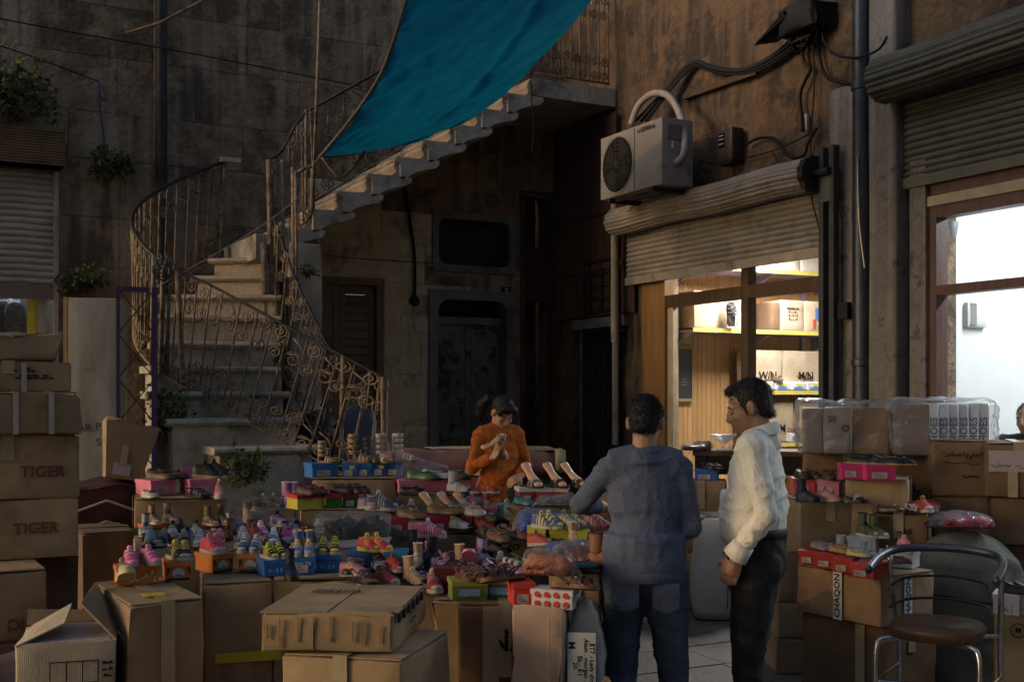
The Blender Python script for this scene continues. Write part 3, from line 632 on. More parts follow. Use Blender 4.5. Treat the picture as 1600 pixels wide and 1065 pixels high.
for k, px in enumerate((1163, 1252)):
    xx = sx(px, -1.4); tag(MB().box(xx - .02, xx + .02, -1.43, -1.398, 1.0, 3.25).build('shelf_upright', M['lilac']), 'lilac slotted shelf upright %s' % ('behind the shop mullion' if k == 0 else 'beside the printed carton on the shop shelf'), 'upright')
# shop front: timber frame and panes
SF = thing('shop_front', 'golden brown timber shop front with glass panes below the rolled shutter', 'shop front', (.05, (a + b) / 2, 0))
ym = ry(1163); yr = ry(1283); yl = ry(1040); zt0, zt1 = rz_(1163, 466), rz_(1163, 446)
def fr(nm, y0, y1, z0, z1, x0=.0, x1=.09, m_='ywood'): return rel(MB().box(x0, x1, y0, y1, z0, z1).build(nm, M[m_], SF), SF)
fr('jamb', a, yr, 0, d); fr('jamb', yl, b, 0, d, -.01); fr('mullion', ym - .045, ym + .045, 0, zt0 - .001, .0, .09, 'wood_d'); fr('mullion', ym - .045, ym + .045, zt1 + .001, d, .0, .09, 'wood_d')
fr('transom', yr, yl, zt0, zt1, -.004, .086, 'wood_d'); fr('inner_post', yl - .09, yl - .001, 0, zt0 - .002, .02, .07, 'card_l')
for (y0, y1, z0, z1) in ((yr, ym - .046, zt1, d), (ym + .046, yl, zt1, d), (yr, ym - .046, 1.02, zt0 - .002), (ym + .046, yl - .09, 1.02, zt0 - .002)):
    fr('pane', y0 + .002, y1 - .002, z0, z1, .05, .056, 'glass')
fr('stall_riser', yr, ym - .046, 0, 1.02, .02, .08, 'ywood')
# the right shop
a2, b2, _, d2 = H_RSHOP
R2 = thing('shop_room', 'brightly lit white shop interior with ribbed white wall', 'shop', (1.8, -7, 0))
YB = b2 + .12
q = MB(); q.box(.42, 3.7, -9.6, YB + .3, 3.42, 3.5); q.box(.42, 3.7, -9.6, -9.5, 0, 3.42); q.box(3.62, 3.7, -9.5, YB, 0, 3.42); q.box(-.0, 3.62, YB + .02, YB + .1, 0, 3.42)
rel(q.build('room_shell', M['shop_w'], R2), R2); rel(MB().box(.02, 3.62, -9.5, YB, 0, .02).build('room_floor', M['pave'], R2), R2)
m = MB()
for k in range(74): m.box(.02, 3.6, YB - .006, YB + .021, .06 + k * .045, .06 + k * .045 + .036)
o = rel(m.build('ribbed_lining', M['shop_w'], R2), R2); o['kind'] = 'stuff'
lamp('fluorescent_lamp', 'white fluorescent tube on the ceiling of the right hand white shop', (.95, -6.1, 3.3), 1.2, 80, (.86, .95, 1), 0)
lamp('fluorescent_lamp', 'second white fluorescent tube deeper along the ceiling of the right hand white shop', (.95, -7.9, 3.3), 1.2, 80, (.86, .95, 1), 0)
x = sx(1478, YB - .05); zA = szz(1478, 350, YB - .05)
tag(MB().lathe([(.03, 0), (.03, zA - .12), (.05, zA - .1), (.065, zA), (.06, zA + .01)], 12).build('wall_pipe', flat((150, 152, 158), .4), None, 40, (x, YB - .08, 0)), 'grey vertical pipe with flared top inside the right hand white shop', 'pipe')
bxm = thing('wall_unit', 'small white box unit on the ribbed wall of the right hand shop', 'wall unit', (sx(1520, YB - .1), YB - .01, szz(1520, 513, YB - .1)))
softbox(.22, .14, .19, .03, .001, 6).build('housing', flat((215, 214, 208), .4), bxm, 40, (0, -.14, 0)); softbox(.06, .05, .1, .01, .001, 5).build('side_meter', flat((200, 200, 200), .4), bxm, 40, (.16, -.05, -.06)); MB().box(-.08, -.02, -.143, -.139, .02, .18).build('grille', flat((140, 140, 138)), bxm)
RF = thing('shop_front', 'dark red timber shop front around the bright right hand window', 'shop front', (.02, (a2 + b2) / 2, 0))
M['redwood'] = mat('dark_red_wood', (.115, .058, .05), (.07, .036, .03), 6, .5, .3, 40, stretch=(3, 3, .5), c3=(.16, .12, .10), s3=7, t3=(.64, .7))
def fr2(nm, y0, y1, z0, z1, x0=-.03, x1=.08, m_='redwood'): return rel(MB().box(x0, x1, y0, y1, z0, z1).build(nm, M[m_], RF), RF)
yj1, yj0 = ry(1456), ry(1468); zf = rz_(1530, 330); zm0, zm1 = rz_(1530, 455), rz_(1530, 440)
fr2('jamb', yj0, yj1, 0, zf + .08); fr2('head', -9, yj0 - .001, zf, zf + .08); fr2('transom', -9, yj0 - .001, zm0, zm1); fr2('pale_strip', -9, yj1, zf + .082, zf + .15, -.045, .06, 'card_l'); fr2('beam', -9, yj1, zf + .16, zf + .36, -.02, .1); fr2('pale_strip', -9, yj1, zf + .362, zf + .42, -.04, .06, 'card_l')
fr2('pane', -9, yj0 - .002, zm1 + .001, zf - .001, .02, .026, 'glass'); fr2('pane', -9, yj0 - .002, .9, zm0 - .001, .02, .026, 'glass'); fr2('stall_riser', -9, yj0 - .002, 0, .9, .0, .05)
M['pale_plaster'] = mat('pale_plaster', (.20, .175, .16), (.12, .105, .095), 5, .85, 1.2, 18, c3=(.06, .05, .045), s3=5, t3=(.54, .64), streak=(.26, .235, .22))
fr2('pilaster', yj1 + .002, ry(1431), 0, zf + .42, -.06, .1, 'pale_plaster')
tag(softbox(abs(ry(1421) - ry(1379)), .16, 5.6, .02, .006, 8, 5).build('wall_pier', M['pale_plaster'], None, 40, (-.14, (ry(1421) + ry(1379)) / 2, 0), -pi / 2), 'pale plaster pier between the drainpipe and the bright right hand window', 'pier')
tag(softbox(abs(ry(1350) - ry(1302)), .08, 4.0, .02, .004, 8, 6).build('wall_pier', M['pale_plaster'], None, 40, (-.05, (ry(1350) + ry(1302)) / 2, 0), -pi / 2), 'flat pale plaster pier between the golden shop front and the drainpipe', 'pier')
dp = thing('drainpipe', 'dark blue grey drainpipe running down beside the pale pier', 'drainpipe', (-.1, ry(1364), 0))
M['pipe_b'] = mat('blue_grey_pipe', (.045, .053, .07), (.026, .03, .04), 8, .35, .2, 40, metal=.2)
MB().tube([(0, 0, 0), (0, 0, 2.9), (0, 0, 5.7)], .075, 14).build('pipe', M['pipe_b'], dp, 40)
for z in (1.9, 3.9): MB().lathe([(.076, 0), (.084, .005), (.084, .05), (.076, .055)], 14, Matrix.Translation((0, 0, z))).build('collar', M['pipe_b'], dp, 40)
MB().tube(smoothpath([(-.08, -.03, 3.4), (-.085, -.05, 2.95), (-.08, -.1, 2.6)]), .006, 5).build('loose_wire', M['tape'], dp)
gr_ = thing('guide_rail', 'grey steel guide channel of the shutter beside the golden shop front', 'guide rail', (-.12, ry(1314), 0))
for s in (-.055, .055): MB().box(-.03, .03, s - .025, s + .025, 0, rz_(1314, 232)).build('channel', mat('channel_metal', (.07, .07, .075), (.04, .04, .044), 8, .45, .2, 40, metal=.3), gr_)
# ------------------------------------------------------------------ roller shutters
def shutter(name, label, y0, y1, xr, zr, rad, zb, xc, m_, m2, gear=True, ext=0):
    t = thing(name, label, 'shutter', (xc, (y0 + y1) / 2, zb)); ribs = 22; rings = []
    m = MB(); n = ribs * 4
    def rr(k): return rad * (1 + (.05 if k % 4 in (1, 2) else 0)) * (1 + .04 * (k % 8 > 3))
    L = y1 - y0; seg = 9
    for s in range(seg + 1):
        yy = y0 + L * s / seg; rings.append([(xr + rr(k) * math.cos(2 * pi * k / n), yy, zr + rr(k) * math.sin(2 * pi * k / n) + .01 * math.sin(s * 1.3)) for k in range(n)])
    m.loft(rings); rel(m.build('shutter_roll', m_, t, 25), t)
    m = MB(); z = zb; h = .048; pts = []
    while z < zr - rad * .3:
        pts += [(xc, z), (xc - .012, z + h * .25), (xc - .016, z + h * .5), (xc - .012, z + h * .8), (xc, z + h * .86), (xc, z + h)]; z += h
    rings = [[(x, y0 - ext + .05 + (L + ext - .1) * s / 6, zz) for x, zz in pts] for s in range(7)]
    m.loft(rings, closed=False, caps=False); o = rel(m.build('shutter_curtain', m2, t, 25), t)
    rel(MB().box(xc - .025, xc + .02, y0 - ext + .04, y1 - .04, zb - .075, zb - .001).build('bottom_bar', m2, t), t)
    if gear:
        g_ = MB(); n = 24
        g_.loft([[(xr + (rad * (1.18 if k % 2 else 1.05)) * math.cos(2 * pi * k / n), y0 + dy, zr + (rad * (1.18 if k % 2 else 1.05)) * math.sin(2 * pi * k / n)) for k in range(n)] for dy in (-.06, -.005)])
        rel(g_.build('end_sprocket', M['iron_dark'], t), t); rel(MB().box(xr + .02, xr + .16, y0 - .2, y0 - .08, zr - .22, zr + .02).build('bracket', mat('bracket_green', (.13, .14, .12), None, 6, .6), t), t)
        rel(MB().tube([(xr, y0 - .2, zr), (xr, y0 - .06, zr)], .03, 8).build('axle', M['iron_dark'], t), t)
    return t
zrl = 3.36
shutter('roller_shutter', 'half raised grey roller shutter with its roll above the golden shop front', on_right(1266, 300, -.17).y, on_right(961, 350, -.17).y, -.17, zrl, .125, rz_(1150, 420) + .06, -.06, M['metal_g'], M['metal_g'], True, on_right(1266, 300, -.17).y - ry(1299))
t = bpy.data.objects['roller_shutter']
rel(MB().tube([(-.19, ry(985), 2.2 + .0), (-.19, ry(985), 3.6)], .03, 8).build('hanging_post', M['card_l'], t), t)
rel(MB().tube([(-.10, ry(975), 1.2), (-.10, ry(975), 3.5)], .035, 8).build('side_pipe', M['metal_g'], t), t)
zr2 = rz_(1480, 130) + .05
M['metal_gr'] = mat('green_grey_shutter', (.095, .095, .078), (.06, .06, .05), 5, .5, .4, 30, metal=.15, c3=(.07, .062, .05), s3=3, t3=(.55, .7))
shutter('roller_shutter', 'large green grey roller shutter over the bright right hand window', -9.3, on_right(1376, 130, -.22).y, -.22, 3.89, .15, rz_(1500, 285) + .09, -.05, M['metal_gr'], M['metal_gr'], False)
# left shop in the back wall
a, b, _, d = H_LSHOP
LS = thing('shop_front', 'small glazed shop front under the left grey shutter', 'shop front', ((a + b) / 2, .1, 0))
zlo = bz(40, 467)
def fl(nm, x0, x1, z0, z1, y0, y1, m_): return rel(MB().box(x0, x1, y0, y1, z0, z1).build(nm, m_, LS), LS)
fl('timber_post', bx(58), bx(73), 0, zlo, .02, .12, M['card_l']); fl('yellow_frame', bx(44), bx(57), 0, zlo, .04, .1, M['tape_y']); fl('pane', a, bx(44), 1.0, zlo, .06, .066, M['glass']); fl('stall_riser', a, bx(44), 0, 1.0, .04, .1, M['wood_d'])
q = MB().box(a - .2, b + .2, 1.2, 1.26, 0, 3.7).box(a - .26, a - .2, .45, 1.2, 0, 3.7).box(b + .2, b + .26, .45, 1.2, 0, 3.7).box(a - .2, b + .2, .46, 1.2, 3.7, 3.76); rel(q.build('room_shell', M['grey_p'], LS), LS)
lamp('fluorescent_lamp', 'small fluorescent tube inside the left shuttered shop', ((a + b) / 2, .8, 3.3), .9, 8, (.8, .9, 1), pi / 2)
t = thing('roller_shutter', 'grey ribbed roller shutter half down at the left edge', 'shutter', ((a + b) / 2, -.03, zlo))
pts = []; z = zlo + .13; h = .058
while z < 3.6: pts += [(-.02, z), (-.034, z + h * .25), (-.038, z + h * .5), (-.034, z + h * .8), (-.02, z + h * .88), (-.02, z + h)]; z += h
m = MB().loft([[(a + (b - a) * s / 6, y, zz + .004 * math.sin(s * 2)) for y, zz in pts] for s in range(7)], closed=False, caps=False); rel(m.build('shutter_curtain', M['metal_g'], t, 25), t)
rel(MB().box(a, b, -.045, .0, zlo, zlo + .129).build('bottom_bar', mat('brown_bar', (.16, .12, .1), None, 6, .7), t), t)
zh0, zh1 = bz(40, 263), bz(40, 208); m = MB(); n = 13
M['rust'] = mat('rusty_sheet', (.16, .105, .055), (.09, .055, .03), 6, .8, .6, 30)
for k in range(n): m.box(a, bx(96), -.26, -.015 - .0, zh0 + (zh1 - zh0) * k / n, zh0 + (zh1 - zh0) * (k + .72) / n)
m.box(a, bx(94), -.245, -.02, zh0, zh1 - .01); o = rel(m.build('ribbed_housing', M['rust'], t), t)
rel(MB().box(bx(83), bx(90), -.07, .02, 0, zh0 - .02).build('guide_channel', M['metal_g'], t), t)
# ------------------------------------------------------------------ air conditioner
AX = -.58; y0, y1 = on_right(1034, 200, AX).y, on_right(938, 250, AX).y; zt, zb = on_right(1034, 182, AX).z, on_right(1034, 287, AX).z
AC = thing('air_conditioner', 'grey outdoor air conditioner unit bracketed above the shop shutter', 'air conditioner', (AX, (y0 + y1) / 2, zb), 0)
M['ac'] = mat('ac_paint', (.29, .265, .245), (.235, .215, .195), 5, .5, .15, 40, c3=(.15, .13, .11), s3=5, t3=(.56, .68))
L = y1 - y0; H = zt - zb
softbox(L, .33, H, .012, .0015, 6).build('casing', M['ac'], AC, 30, (0, 0, 0), -pi / 2)
fc = L * .20; fr_ = min(H * .43, .27)
Tf = Matrix.Translation((-.006, fc, H * .49)) @ Matrix.Rotation(-pi / 2, 4, 'Y')
MB().lathe([(fr_, -.002), (fr_ + .012, .004), (fr_ + .018, -.001)], 28, Tf).build('fan_rim', M['ac'], AC, 40)
MB().lathe([(fr_, 0), (fr_ * .3, .002), (.001, .002)], 28, Tf).build('fan_recess', M['black'], AC)
g_ = MB()
for k in range(1, 7): g_.tube([(-.022, fc + fr_ * k / 7 * math.cos(q * pi / 14), H * .49 + fr_ * k / 7 * math.sin(q * pi / 14)) for q in range(29)], .0028, 4)
for k in range(12): g_.tube([(-.022, fc, H * .49), (-.018, fc + fr_ * math.cos(k * pi / 6), H * .49 + fr_ * math.sin(k * pi / 6))], .0028, 4)
g_.build('fan_grille', flat((70, 68, 64)), AC)
for k in range(4): MB().add([(-.008, fc, H * .49), (-.008, fc + fr_ * .85 * math.cos(k * pi / 2 + .3), H * .49 + fr_ * .85 * math.sin(k * pi / 2 + .3)), (-.008, fc + fr_ * .8 * math.cos(k * pi / 2 + 1.1), H * .49 + fr_ * .8 * math.sin(k * pi / 2 + 1.1))], [(0, 1, 2)]).build('fan_blade', flat((45, 44, 42)), AC)
MB().box(-.005, -.001, -L * .08 - .003, -L * .08 + .003, .02, H - .02).build('panel_seam', flat((80, 76, 70)), AC)
ob('lettering', text_mesh('A.GENERAL', .055, flat((50, 40, 40)), .001), AC, mw=Matrix.Translation((-.004, -L * .27, H * .90)) @ Matrix.Rotation(-pi / 2, 4, 'Z') @ Matrix.Rotation(pi / 2, 4, 'X'))
MB().box(.06, .2, -L / 2 - .008, -L / 2 - .001, H * .68, H * .9).build('service_plate', flat((120, 112, 104)), AC)
MB().box(.10, .115, -L / 2 - .012, -L / 2 - .001, H * .55, H * .66).build('white_tag', M['white'], AC)
for yy in (-L * .38, L * .32):
    MB().bar((-.02, yy, -.03), (.56, yy, -.03), .035, .04).bar((.34, yy, -.05), (.56, yy, -.2), .02, .02).build('bracket', M['iron_dark'], AC)
MB().tube([(.05, -L * .38, -.03), (.05, L * .32, -.03)], .012, 6).build('cross_bar', M['iron_dark'], AC)
def wall_pts(pts): return [on_right(px, py, x) for px, py, x in pts]
def cable(name, label, pts, r, m_, cat='cable', pts_fn=wall_pts): return tag(MB().tube(smoothpath(pts_fn(pts), 6), r, 7).build(name, m_, None, True), label, cat)
M['hose'] = mat('hose_wrap', (.36, .32, .30), (.27, .235, .22), 10, .6, .6, 60)
cable('insulated_hose', 'pale wrapped hose looping over the air conditioner', [(986, 196, -.35), (998, 165, -.3), (1020, 147, -.25), (1044, 150, -.25), (1062, 178, -.3), (1070, 215, -.35), (1066, 245, -.4), (1048, 258, -.45)], .032, M['hose'], 'hose')
cable('insulated_hose', 'thinner pale hose hanging down beside the air conditioner', [(1066, 180, -.2), (1074, 230, -.25), (1068, 256, -.3), (1046, 266, -.38), (1040, 250, -.4)], .018, M['hose'], 'hose')
for k, (dx, dy) in enumerate(((0, 0), (2, 5), (-2, -4), (3, 9))):
    cable('black_cable', ('thickest', 'second', 'upper', 'lowest')[k] + ' black cable of the bundle from the junction box to the air conditioner', [(1258 + dx, 48 + dy, -.08), (1232 + dx, 72 + dy, -.06), (1196, 97 + dy, -.05), (1158, 111 + dy * .7, -.05), (1118, 108 + dy * .6, -.05), (1088, 98 + dy * .6, -.06), (1066 + dx, 112 + dy * .5, -.08), (1036 + dx * 2, 148, -.15), (1000 + dx * 4, 190, -.3)], (.022, .014, .012, .01)[k], M['rubber'])
BK = 'black cable '
cable('black_cable', 'kinked black cable dropping from the junction box past the meter', [(1262, 50, -.06), (1254, 72, -.05), (1256, 96, -.05), (1266, 108, -.05), (1258, 126, -.05), (1250, 150, -.05), (1253, 185, -.05), (1254, 206, -.05)], .014, M['rubber'])
cable('thin_wire', 'long thin wire dropping from the junction box to the shutter', [(1271, 50, -.05), (1272, 140, -.05), (1268, 200, -.05), (1266, 290, -.1), (1278, 350, -.14), (1292, 395, -.14)], .006, M['rubber'], 'wire')
cable('black_cable', 'black cable curving right from the junction box to the drainpipe', [(1276, 50, -.06), (1280, 90, -.05), (1292, 120, -.05), (1320, 130, -.05), (1352, 134, -.1)], .014, M['rubber'])
cable('black_cable', 'slack black cable sagging right of the junction box', [(1284, 48, -.08), (1290, 70, -.08), (1306, 86, -.1), (1340, 90, -.2), (1372, 78, -.25), (1386, 58, -.3)], .009, M['rubber'])
cable('black_cable', 'looped black cable beside the electricity meter', [(1166, 226, -.05), (1185, 216, -.05), (1208, 216, -.05), (1222, 232, -.05), (1236, 246, -.05), (1256, 242, -.05), (1262, 225, -.05), (1276, 200, -.05)], .013, M['rubber'])
cable('thin_wire', 'thin wire running from the air conditioner below the meter', [(1090, 252, -.05), (1125, 256, -.1), (1160, 248, -.05), (1200, 238, -.05), (1240, 222, -.05), (1272, 205, -.05)], .006, M['rubber'], 'wire')
cable('thin_wire', 'thin wire slanting from the looped cable down to the shutter roll', [(1206, 236, -.05), (1222, 262, -.05), (1234, 276, -.06)], .006, M['rubber'], 'wire')
tag(MB().bar(on_right(1070, 152, -.03), on_right(1184, 112, -.03), .05, .05).build('wall_batten', M['wood_d']), 'dark timber batten slanting along the wall under the cable bundle', 'batten')
jb = thing('junction_box', 'black broken junction box hung with cables high on the ochre wall', 'junction box', on_right(1275, 50, -.02))
jm = softbox(.42, .2, .2, .03, .03, 6, 4); jm.build('cover', M['rubber'], jb, 40, (-.2, .02, -.02), -pi / 2)
MB().add([(-.24, .1, .15), (-.24, .45, -.02), (-.02, .42, .03), (-.02, .1, .2), (-.22, .1, .11), (-.02, .1, .12)], [(0, 1, 2, 3), (1, 4, 5, 2), (0, 4, 1), (3, 2, 5)]).build('torn_flap', M['rubber'], jb)
for k in range(8):
    pts = [Vector((-.1 + rnd.uniform(-.08, .08), rnd.uniform(-.15, .2), rnd.uniform(-.14, .05))) for _ in range(4)]; MB().tube(smoothpath(pts, 5), .009, 5).build('wire', M['rubber'], jb, True)
em = thing('electricity_meter', 'small dark electricity meter box on the ochre wall', 'meter', on_right(1131, 254, -.14), -pi / 2)
softbox(.21, .14, .29, .03, .002, 6).build('case', flat((58, 46, 40), .5), em, 40); MB().box(-.07, .01, -.004, .0, .13, .25).build('display', flat((22, 20, 20), .2), em); MB().box(-.06, -.0, -.007, -.003, .155, .165).box(-.06, -.0, -.007, -.003, .195, .205).box(-.06, -.0, -.007, -.003, .225, .235).build('display_line', flat((150, 140, 130)), em)
MB().box(-.1, .1, .002, .138, -.012, -.0).build('base_lip', flat((35, 28, 25)), em)
tag(MB().box(-.035, -.012, -.02, .02, 0, .13).build('switch_box', flat((185, 180, 170)), None, False, on_right(1263, 205, 0)), 'small white switch on the ochre wall above the shutter', 'switch')
tag(MB().box(-.07, -.03, -.05, .05, 0, .12).build('wall_socket', M['black'], None, False, on_right(1327, 498, -.05)), 'small black box on the pale pier beside the golden shop front', 'socket')
# ------------------------------------------------------------------ pipes and lines on the back wall
def back_pts(pts): return [on_back(px, py, y) for px, py, y in pts]
tag(MB().tube(back_pts([(252, -40, -.09), (252, 170, -.09), (252, 440, -.09), (252, 700, -.09)]), .052, 12).build('drainpipe', M['iron_dark'], None, 40), 'dark cast iron drainpipe down the wall behind the curved railing', 'drainpipe')
tag(MB().tube(back_pts([(243, -40, -.04), (243, 300, -.04), (243, 520, -.04)]), .014, 8).build('conduit', M['iron'], None, True), 'thin pale conduit beside the dark cast iron drainpipe', 'conduit')
cable('thin_wire', 'long thin black wire strung across the upper back wall', [(-40, 22, -.5), (120, 52, -.5), (300, 84, -.5), (562, 135, -.6)], .006, M['rubber'], 'wire', back_pts)
cable('thin_wire', 'thin black wire slanting to the hook above the hanging plant', [(-30, 62, -.3), (60, 92, -.2), (155, 128, -.03)], .006, M['rubber'], 'wire', back_pts)
tag(MB().tube(back_pts([(196, 52, -.05), (250, 36, -.3), (334, -8, -.7)]), .014, 7).build('wall_stay', M['iron'], None, True), 'pale iron stay slanting off the wall across the drainpipe', 'stay')
cable('thin_wire', 'thin pale wire slanting from the tied rag up to the stair railing', [(246, 448, -2.0), (345, 392, -1.9), (420, 345, -1.8), (490, 290, -1.6)], .0045, flat((150, 140, 130)), 'wire', back_pts)
ca = cable('black_cable', 'black cable hanging down the wall to a round box beside the transom window', [(634, 298, -.03), (640, 340, -.03), (648, 400, -.03), (648, 462, -.03)], .014, M['rubber'], 'cable', back_pts)
p = on_back(647, 470, 0); tag(MB().lathe([(.05, 0), (.055, .02), (.04, .045), (.005, .05)], 14, Matrix.Rotation(pi / 2, 4, 'X')).build('cable_box', M['rubber'], None, 40, (p.x, -.0, p.z)), 'small round black cable box at the end of the hanging cable', 'cable box')
cable('thin_wire', 'thin grey wire sagging across the dark wall above the transom window', [(780, 297, -.4), (850, 310, -.5), (905, 340, -.5), (960, 365, -.4)], .005, flat((95, 90, 88)), 'wire', back_pts)
cable('thin_wire', 'thin dark crack wire running level beneath the upper stairs', [(505, 398, -.01), (560, 404, -.01), (645, 409, -.012), (690, 412, -.01)], .004, M['rubber'], 'wire', back_pts)
# ================================================================== cartons and bulky goods
def ray_yaw(px): return math.degrees(math.atan((800 - px) / F_PX))
CART_N = [0]
def carton(label, x0, x1, ytop, z0, z1, dep, rel=0, m='card', w=None, D=None, flaps='seam', text=(), tape=True, jit=.006, name='carton', cat='carton', tape_m='tape', px=None, along_x=None):
    """A carton from the pixels of its front top edge; its depth in the place follows from the height z1 of that edge."""
    along_x = (CART_N[0] % 3 > 0) if along_x is None else along_x
    CART_N[0] += 1; mid = px if px is not None else (x0 + x1) / 2
    D = D or depth_of(ytop, z1); w = w or (x1 - x0) / F_PX * D / math.cos(math.radians(rel)); h = z1 - z0
    loc = P(mid, ytop, D); loc.z = z0
    t = thing(name, label, cat, loc, face(ray_yaw(mid) + rel)); mm = M[m]
    t['w'], t['d'], t['h'] = w, dep, h
    softbox(w, dep, h - (.004 if flaps else 0), .010, jit, 7, CART_N[0]).build('body', mm, t, 35)
    z = h - .003
    if flaps == 'seam':
        for s in (0, 1):
            u = MB()
            if along_x: vs = [(-w / 2 + .004, .004 + s * (dep / 2 - .001), z), (w / 2 - .004, .004 + s * (dep / 2 - .001), z), (w / 2 - .004, dep / 2 - .004 + s * (dep / 2), z), (-w / 2 + .004, dep / 2 - .004 + s * (dep / 2), z)]
            else: vs = [(-w / 2 + .004 + s * w / 2, .004, z), (-.004 + s * w / 2, .004, z), (-.004 + s * w / 2, dep - .004, z), (-w / 2 + .004 + s * w / 2, dep - .004, z)]
            vs = [(a, b, c + rnd.uniform(0, .008)) for a, b, c in vs]; vs += [(a, b, c + .005) for a, b, c in vs]
            u.add(vs, [(0, 3, 2, 1), (4, 5, 6, 7), (0, 1, 5, 4), (1, 2, 6, 5), (2, 3, 7, 6), (3, 0, 4, 7)]); u.build('flap', mm, t)
    elif flaps == 'open':
        for s, ang in ((-1, rnd.uniform(20, 60)), (1, rnd.uniform(15, 50))):
            a = math.radians(ang); L = dep * .45; x = s * (w / 2 - .004); q = MB().box(-.003, .003, .01, dep - .01, 0, L, Matrix.Translation((x, 0, h - .006)) @ Matrix.Rotation(s * a, 4, 'Y')); q.build('flap', mm, t)
        for s, ang in ((-1, rnd.uniform(40, 75)), (1, rnd.uniform(10, 40))):
            a = math.radians(ang); L = w * .4; y = .004 if s < 0 else dep - .004; q = MB().box(-w / 2 + .01, w / 2 - .01, -.003, .003, 0, L, Matrix.Translation((0, y, h - .006)) @ Matrix.Rotation(-s * a, 4, 'X')); q.build('flap', mm, t)
        MB().box(-w / 2 + .012, w / 2 - .012, .012, dep - .012, h - .0035, h - .0005).build('dark_inside', M['card_in'], t)
    if tape and flaps != 'open':
        if along_x: MB().box(-w / 2 - .001, w / 2 + .001, dep / 2 - .028, dep / 2 + .028, h + .009, h + .0105).box(-w / 2 - .009, -w / 2 - .007, dep / 2 - .028, dep / 2 + .028, h * .7, h + .0105).box(w / 2 + .007, w / 2 + .009, dep / 2 - .028, dep / 2 + .028, h * .7, h + .0105).build('tape', M[tape_m], t)
        else: MB().box(-.028, .028, -.001, dep, h + .009, h + .0105).box(-.028, .028, -.010, -.008, h * .62, h + .0105).build('tape', M[tape_m], t)
    for s, size, fx, fz, col in text: lettering(t, s, size, (fx * w, -.0105, fz * h), ink_mat(col))
    return t
RED = (122, 58, 50); INK = (34, 28, 26)
# ---- left stack
LX = dict(dep=.45)
carton('brown carton printed TIGER in red, upper of the two in the left stack', -95, 118, 682, 1.215, 1.505, .45, 4, D=5.3, text=[('TIGER', .072, .24, .42, RED)])
carton('brown carton printed TIGER in red, lower of the two in the left stack', -95, 116, 783, .935, 1.215, .45, 3, D=5.3, text=[('TIGER', .072, .2, .5, RED)])
t = carton('flattish brown carton tied with pale straps on the upper TIGER carton', -80, 120, 617, 1.515, 1.70, .5, 5, D=5.25, jit=.012)
for fx in (.02, .28): MB().box(fx * t['w'] - .012, fx * t['w'] + .012, -.012, -.009, 0, t['h'] + .01).box(fx * t['w'] - .012, fx * t['w'] + .012, -.012, t['d'], t['h'] + .008, t['h'] + .011).build('strap', M['strap_w'], t)
t = carton('plain tan carton under the squashed bundle in the left stack', -80, 106, 565, 1.71, 1.845, .4, 4, D=5.35, text=[('- -=-', .05, .12, .75, INK), ('-===-=-', .05, .2, .5, INK)])
MB().box(.12 * t['w'] - .012, .12 * t['w'] + .012, -.012, -.009, 0, t['h']).build('strap', M['strap_w'], t)
carton('squashed brown paper bundle at the very top of the left stack', -90, 86, 522, 1.855, 1.985, .4, 8, D=5.35, jit=.03, flaps=None, tape=False, name='paper_bundle', cat='bundle')
carton('small crumpled carton lying behind the top bundle of the left stack', -60, 66, 515, 1.86, 2.0, .3, -6, D=5.85, jit=.02, flaps=None, tape=False)
carton('tan carton marked DLI in dark red, near the foot of the left stack', -110, 66, 880, .63, .925, .42, 6, D=4.95, text=[('DLI', .07, .28, .22, RED)], m='card')
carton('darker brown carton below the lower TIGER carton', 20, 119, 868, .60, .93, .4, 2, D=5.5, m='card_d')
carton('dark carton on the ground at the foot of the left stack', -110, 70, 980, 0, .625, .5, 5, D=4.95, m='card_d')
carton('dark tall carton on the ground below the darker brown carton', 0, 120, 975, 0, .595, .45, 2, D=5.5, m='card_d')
# open white carton in the near left corner
t = carton('open white lined carton with raised flaps in the near left corner', 30, 176, 1004, .36, .72, .42, -4, m='card_l', flaps=None, tape=False)
w_, d_, h_ = t['w'], t['d'], t['h']
def flap(t, vs, m_, th=.006, nm='flap'):
    a, b, c, d = [Vector(v) for v in vs]; n_ = (b - a).cross(d - a).normalized() * th; q = [a, b, c, d] + [p + n_ for p in (a, b, c, d)]
    # slightly curled board
    return MB().add(q, [(0, 3, 2, 1), (4, 5, 6, 7), (0, 1, 5, 4), (1, 2, 6, 5), (2, 3, 7, 6), (3, 0, 4, 7)]).build(nm, m_, t)
flap(t, [(-w_ / 2, 0, h_), (-w_ / 2 + .02, d_, h_), (.0, d_ * .8, h_ + .10), (-.01, .06, h_ + .07)], M['card_l']); flap(t, [(w_ / 2, .0, h_), (w_ / 2, d_, h_), (w_ / 2 - .10, d_ + .05, h_ + .16), (w_ / 2 - .14, .12, h_ + .13)], M['card'])
flap(t, [(-w_ / 2, d_, h_), (w_ / 2, d_, h_), (w_ / 2 - .05, d_ + .04, h_ + .04), (-w_ / 2, d_ + .04, h_ + .06)], M['card_in'])
MB().box(-w_ / 2 + .02, w_ / 2 - .02, .02, d_ - .02, h_ - .0, h_ + .004).build('paper_lining', flat((175, 168, 170)), t)
MB().box(-w_ / 2 - .004, w_ / 2 + .004, -.0095, -.0075, .04, .11).build('brown_tape', mat('brown_tape', (.2, .13, .05), None, 6, .3), t)
q = MB()
for u0, u1, v0, v1 in ((-.06, .12, .285, .289), (-.06, -.056, .2, .289), (.0, .004, .2, .289), (.06, .064, .2, .289), (.118, .122, .2, .289), (-.06, .12, .2, .204)): q.box(u0, u1, -.0085, -.0065, v0, v1)
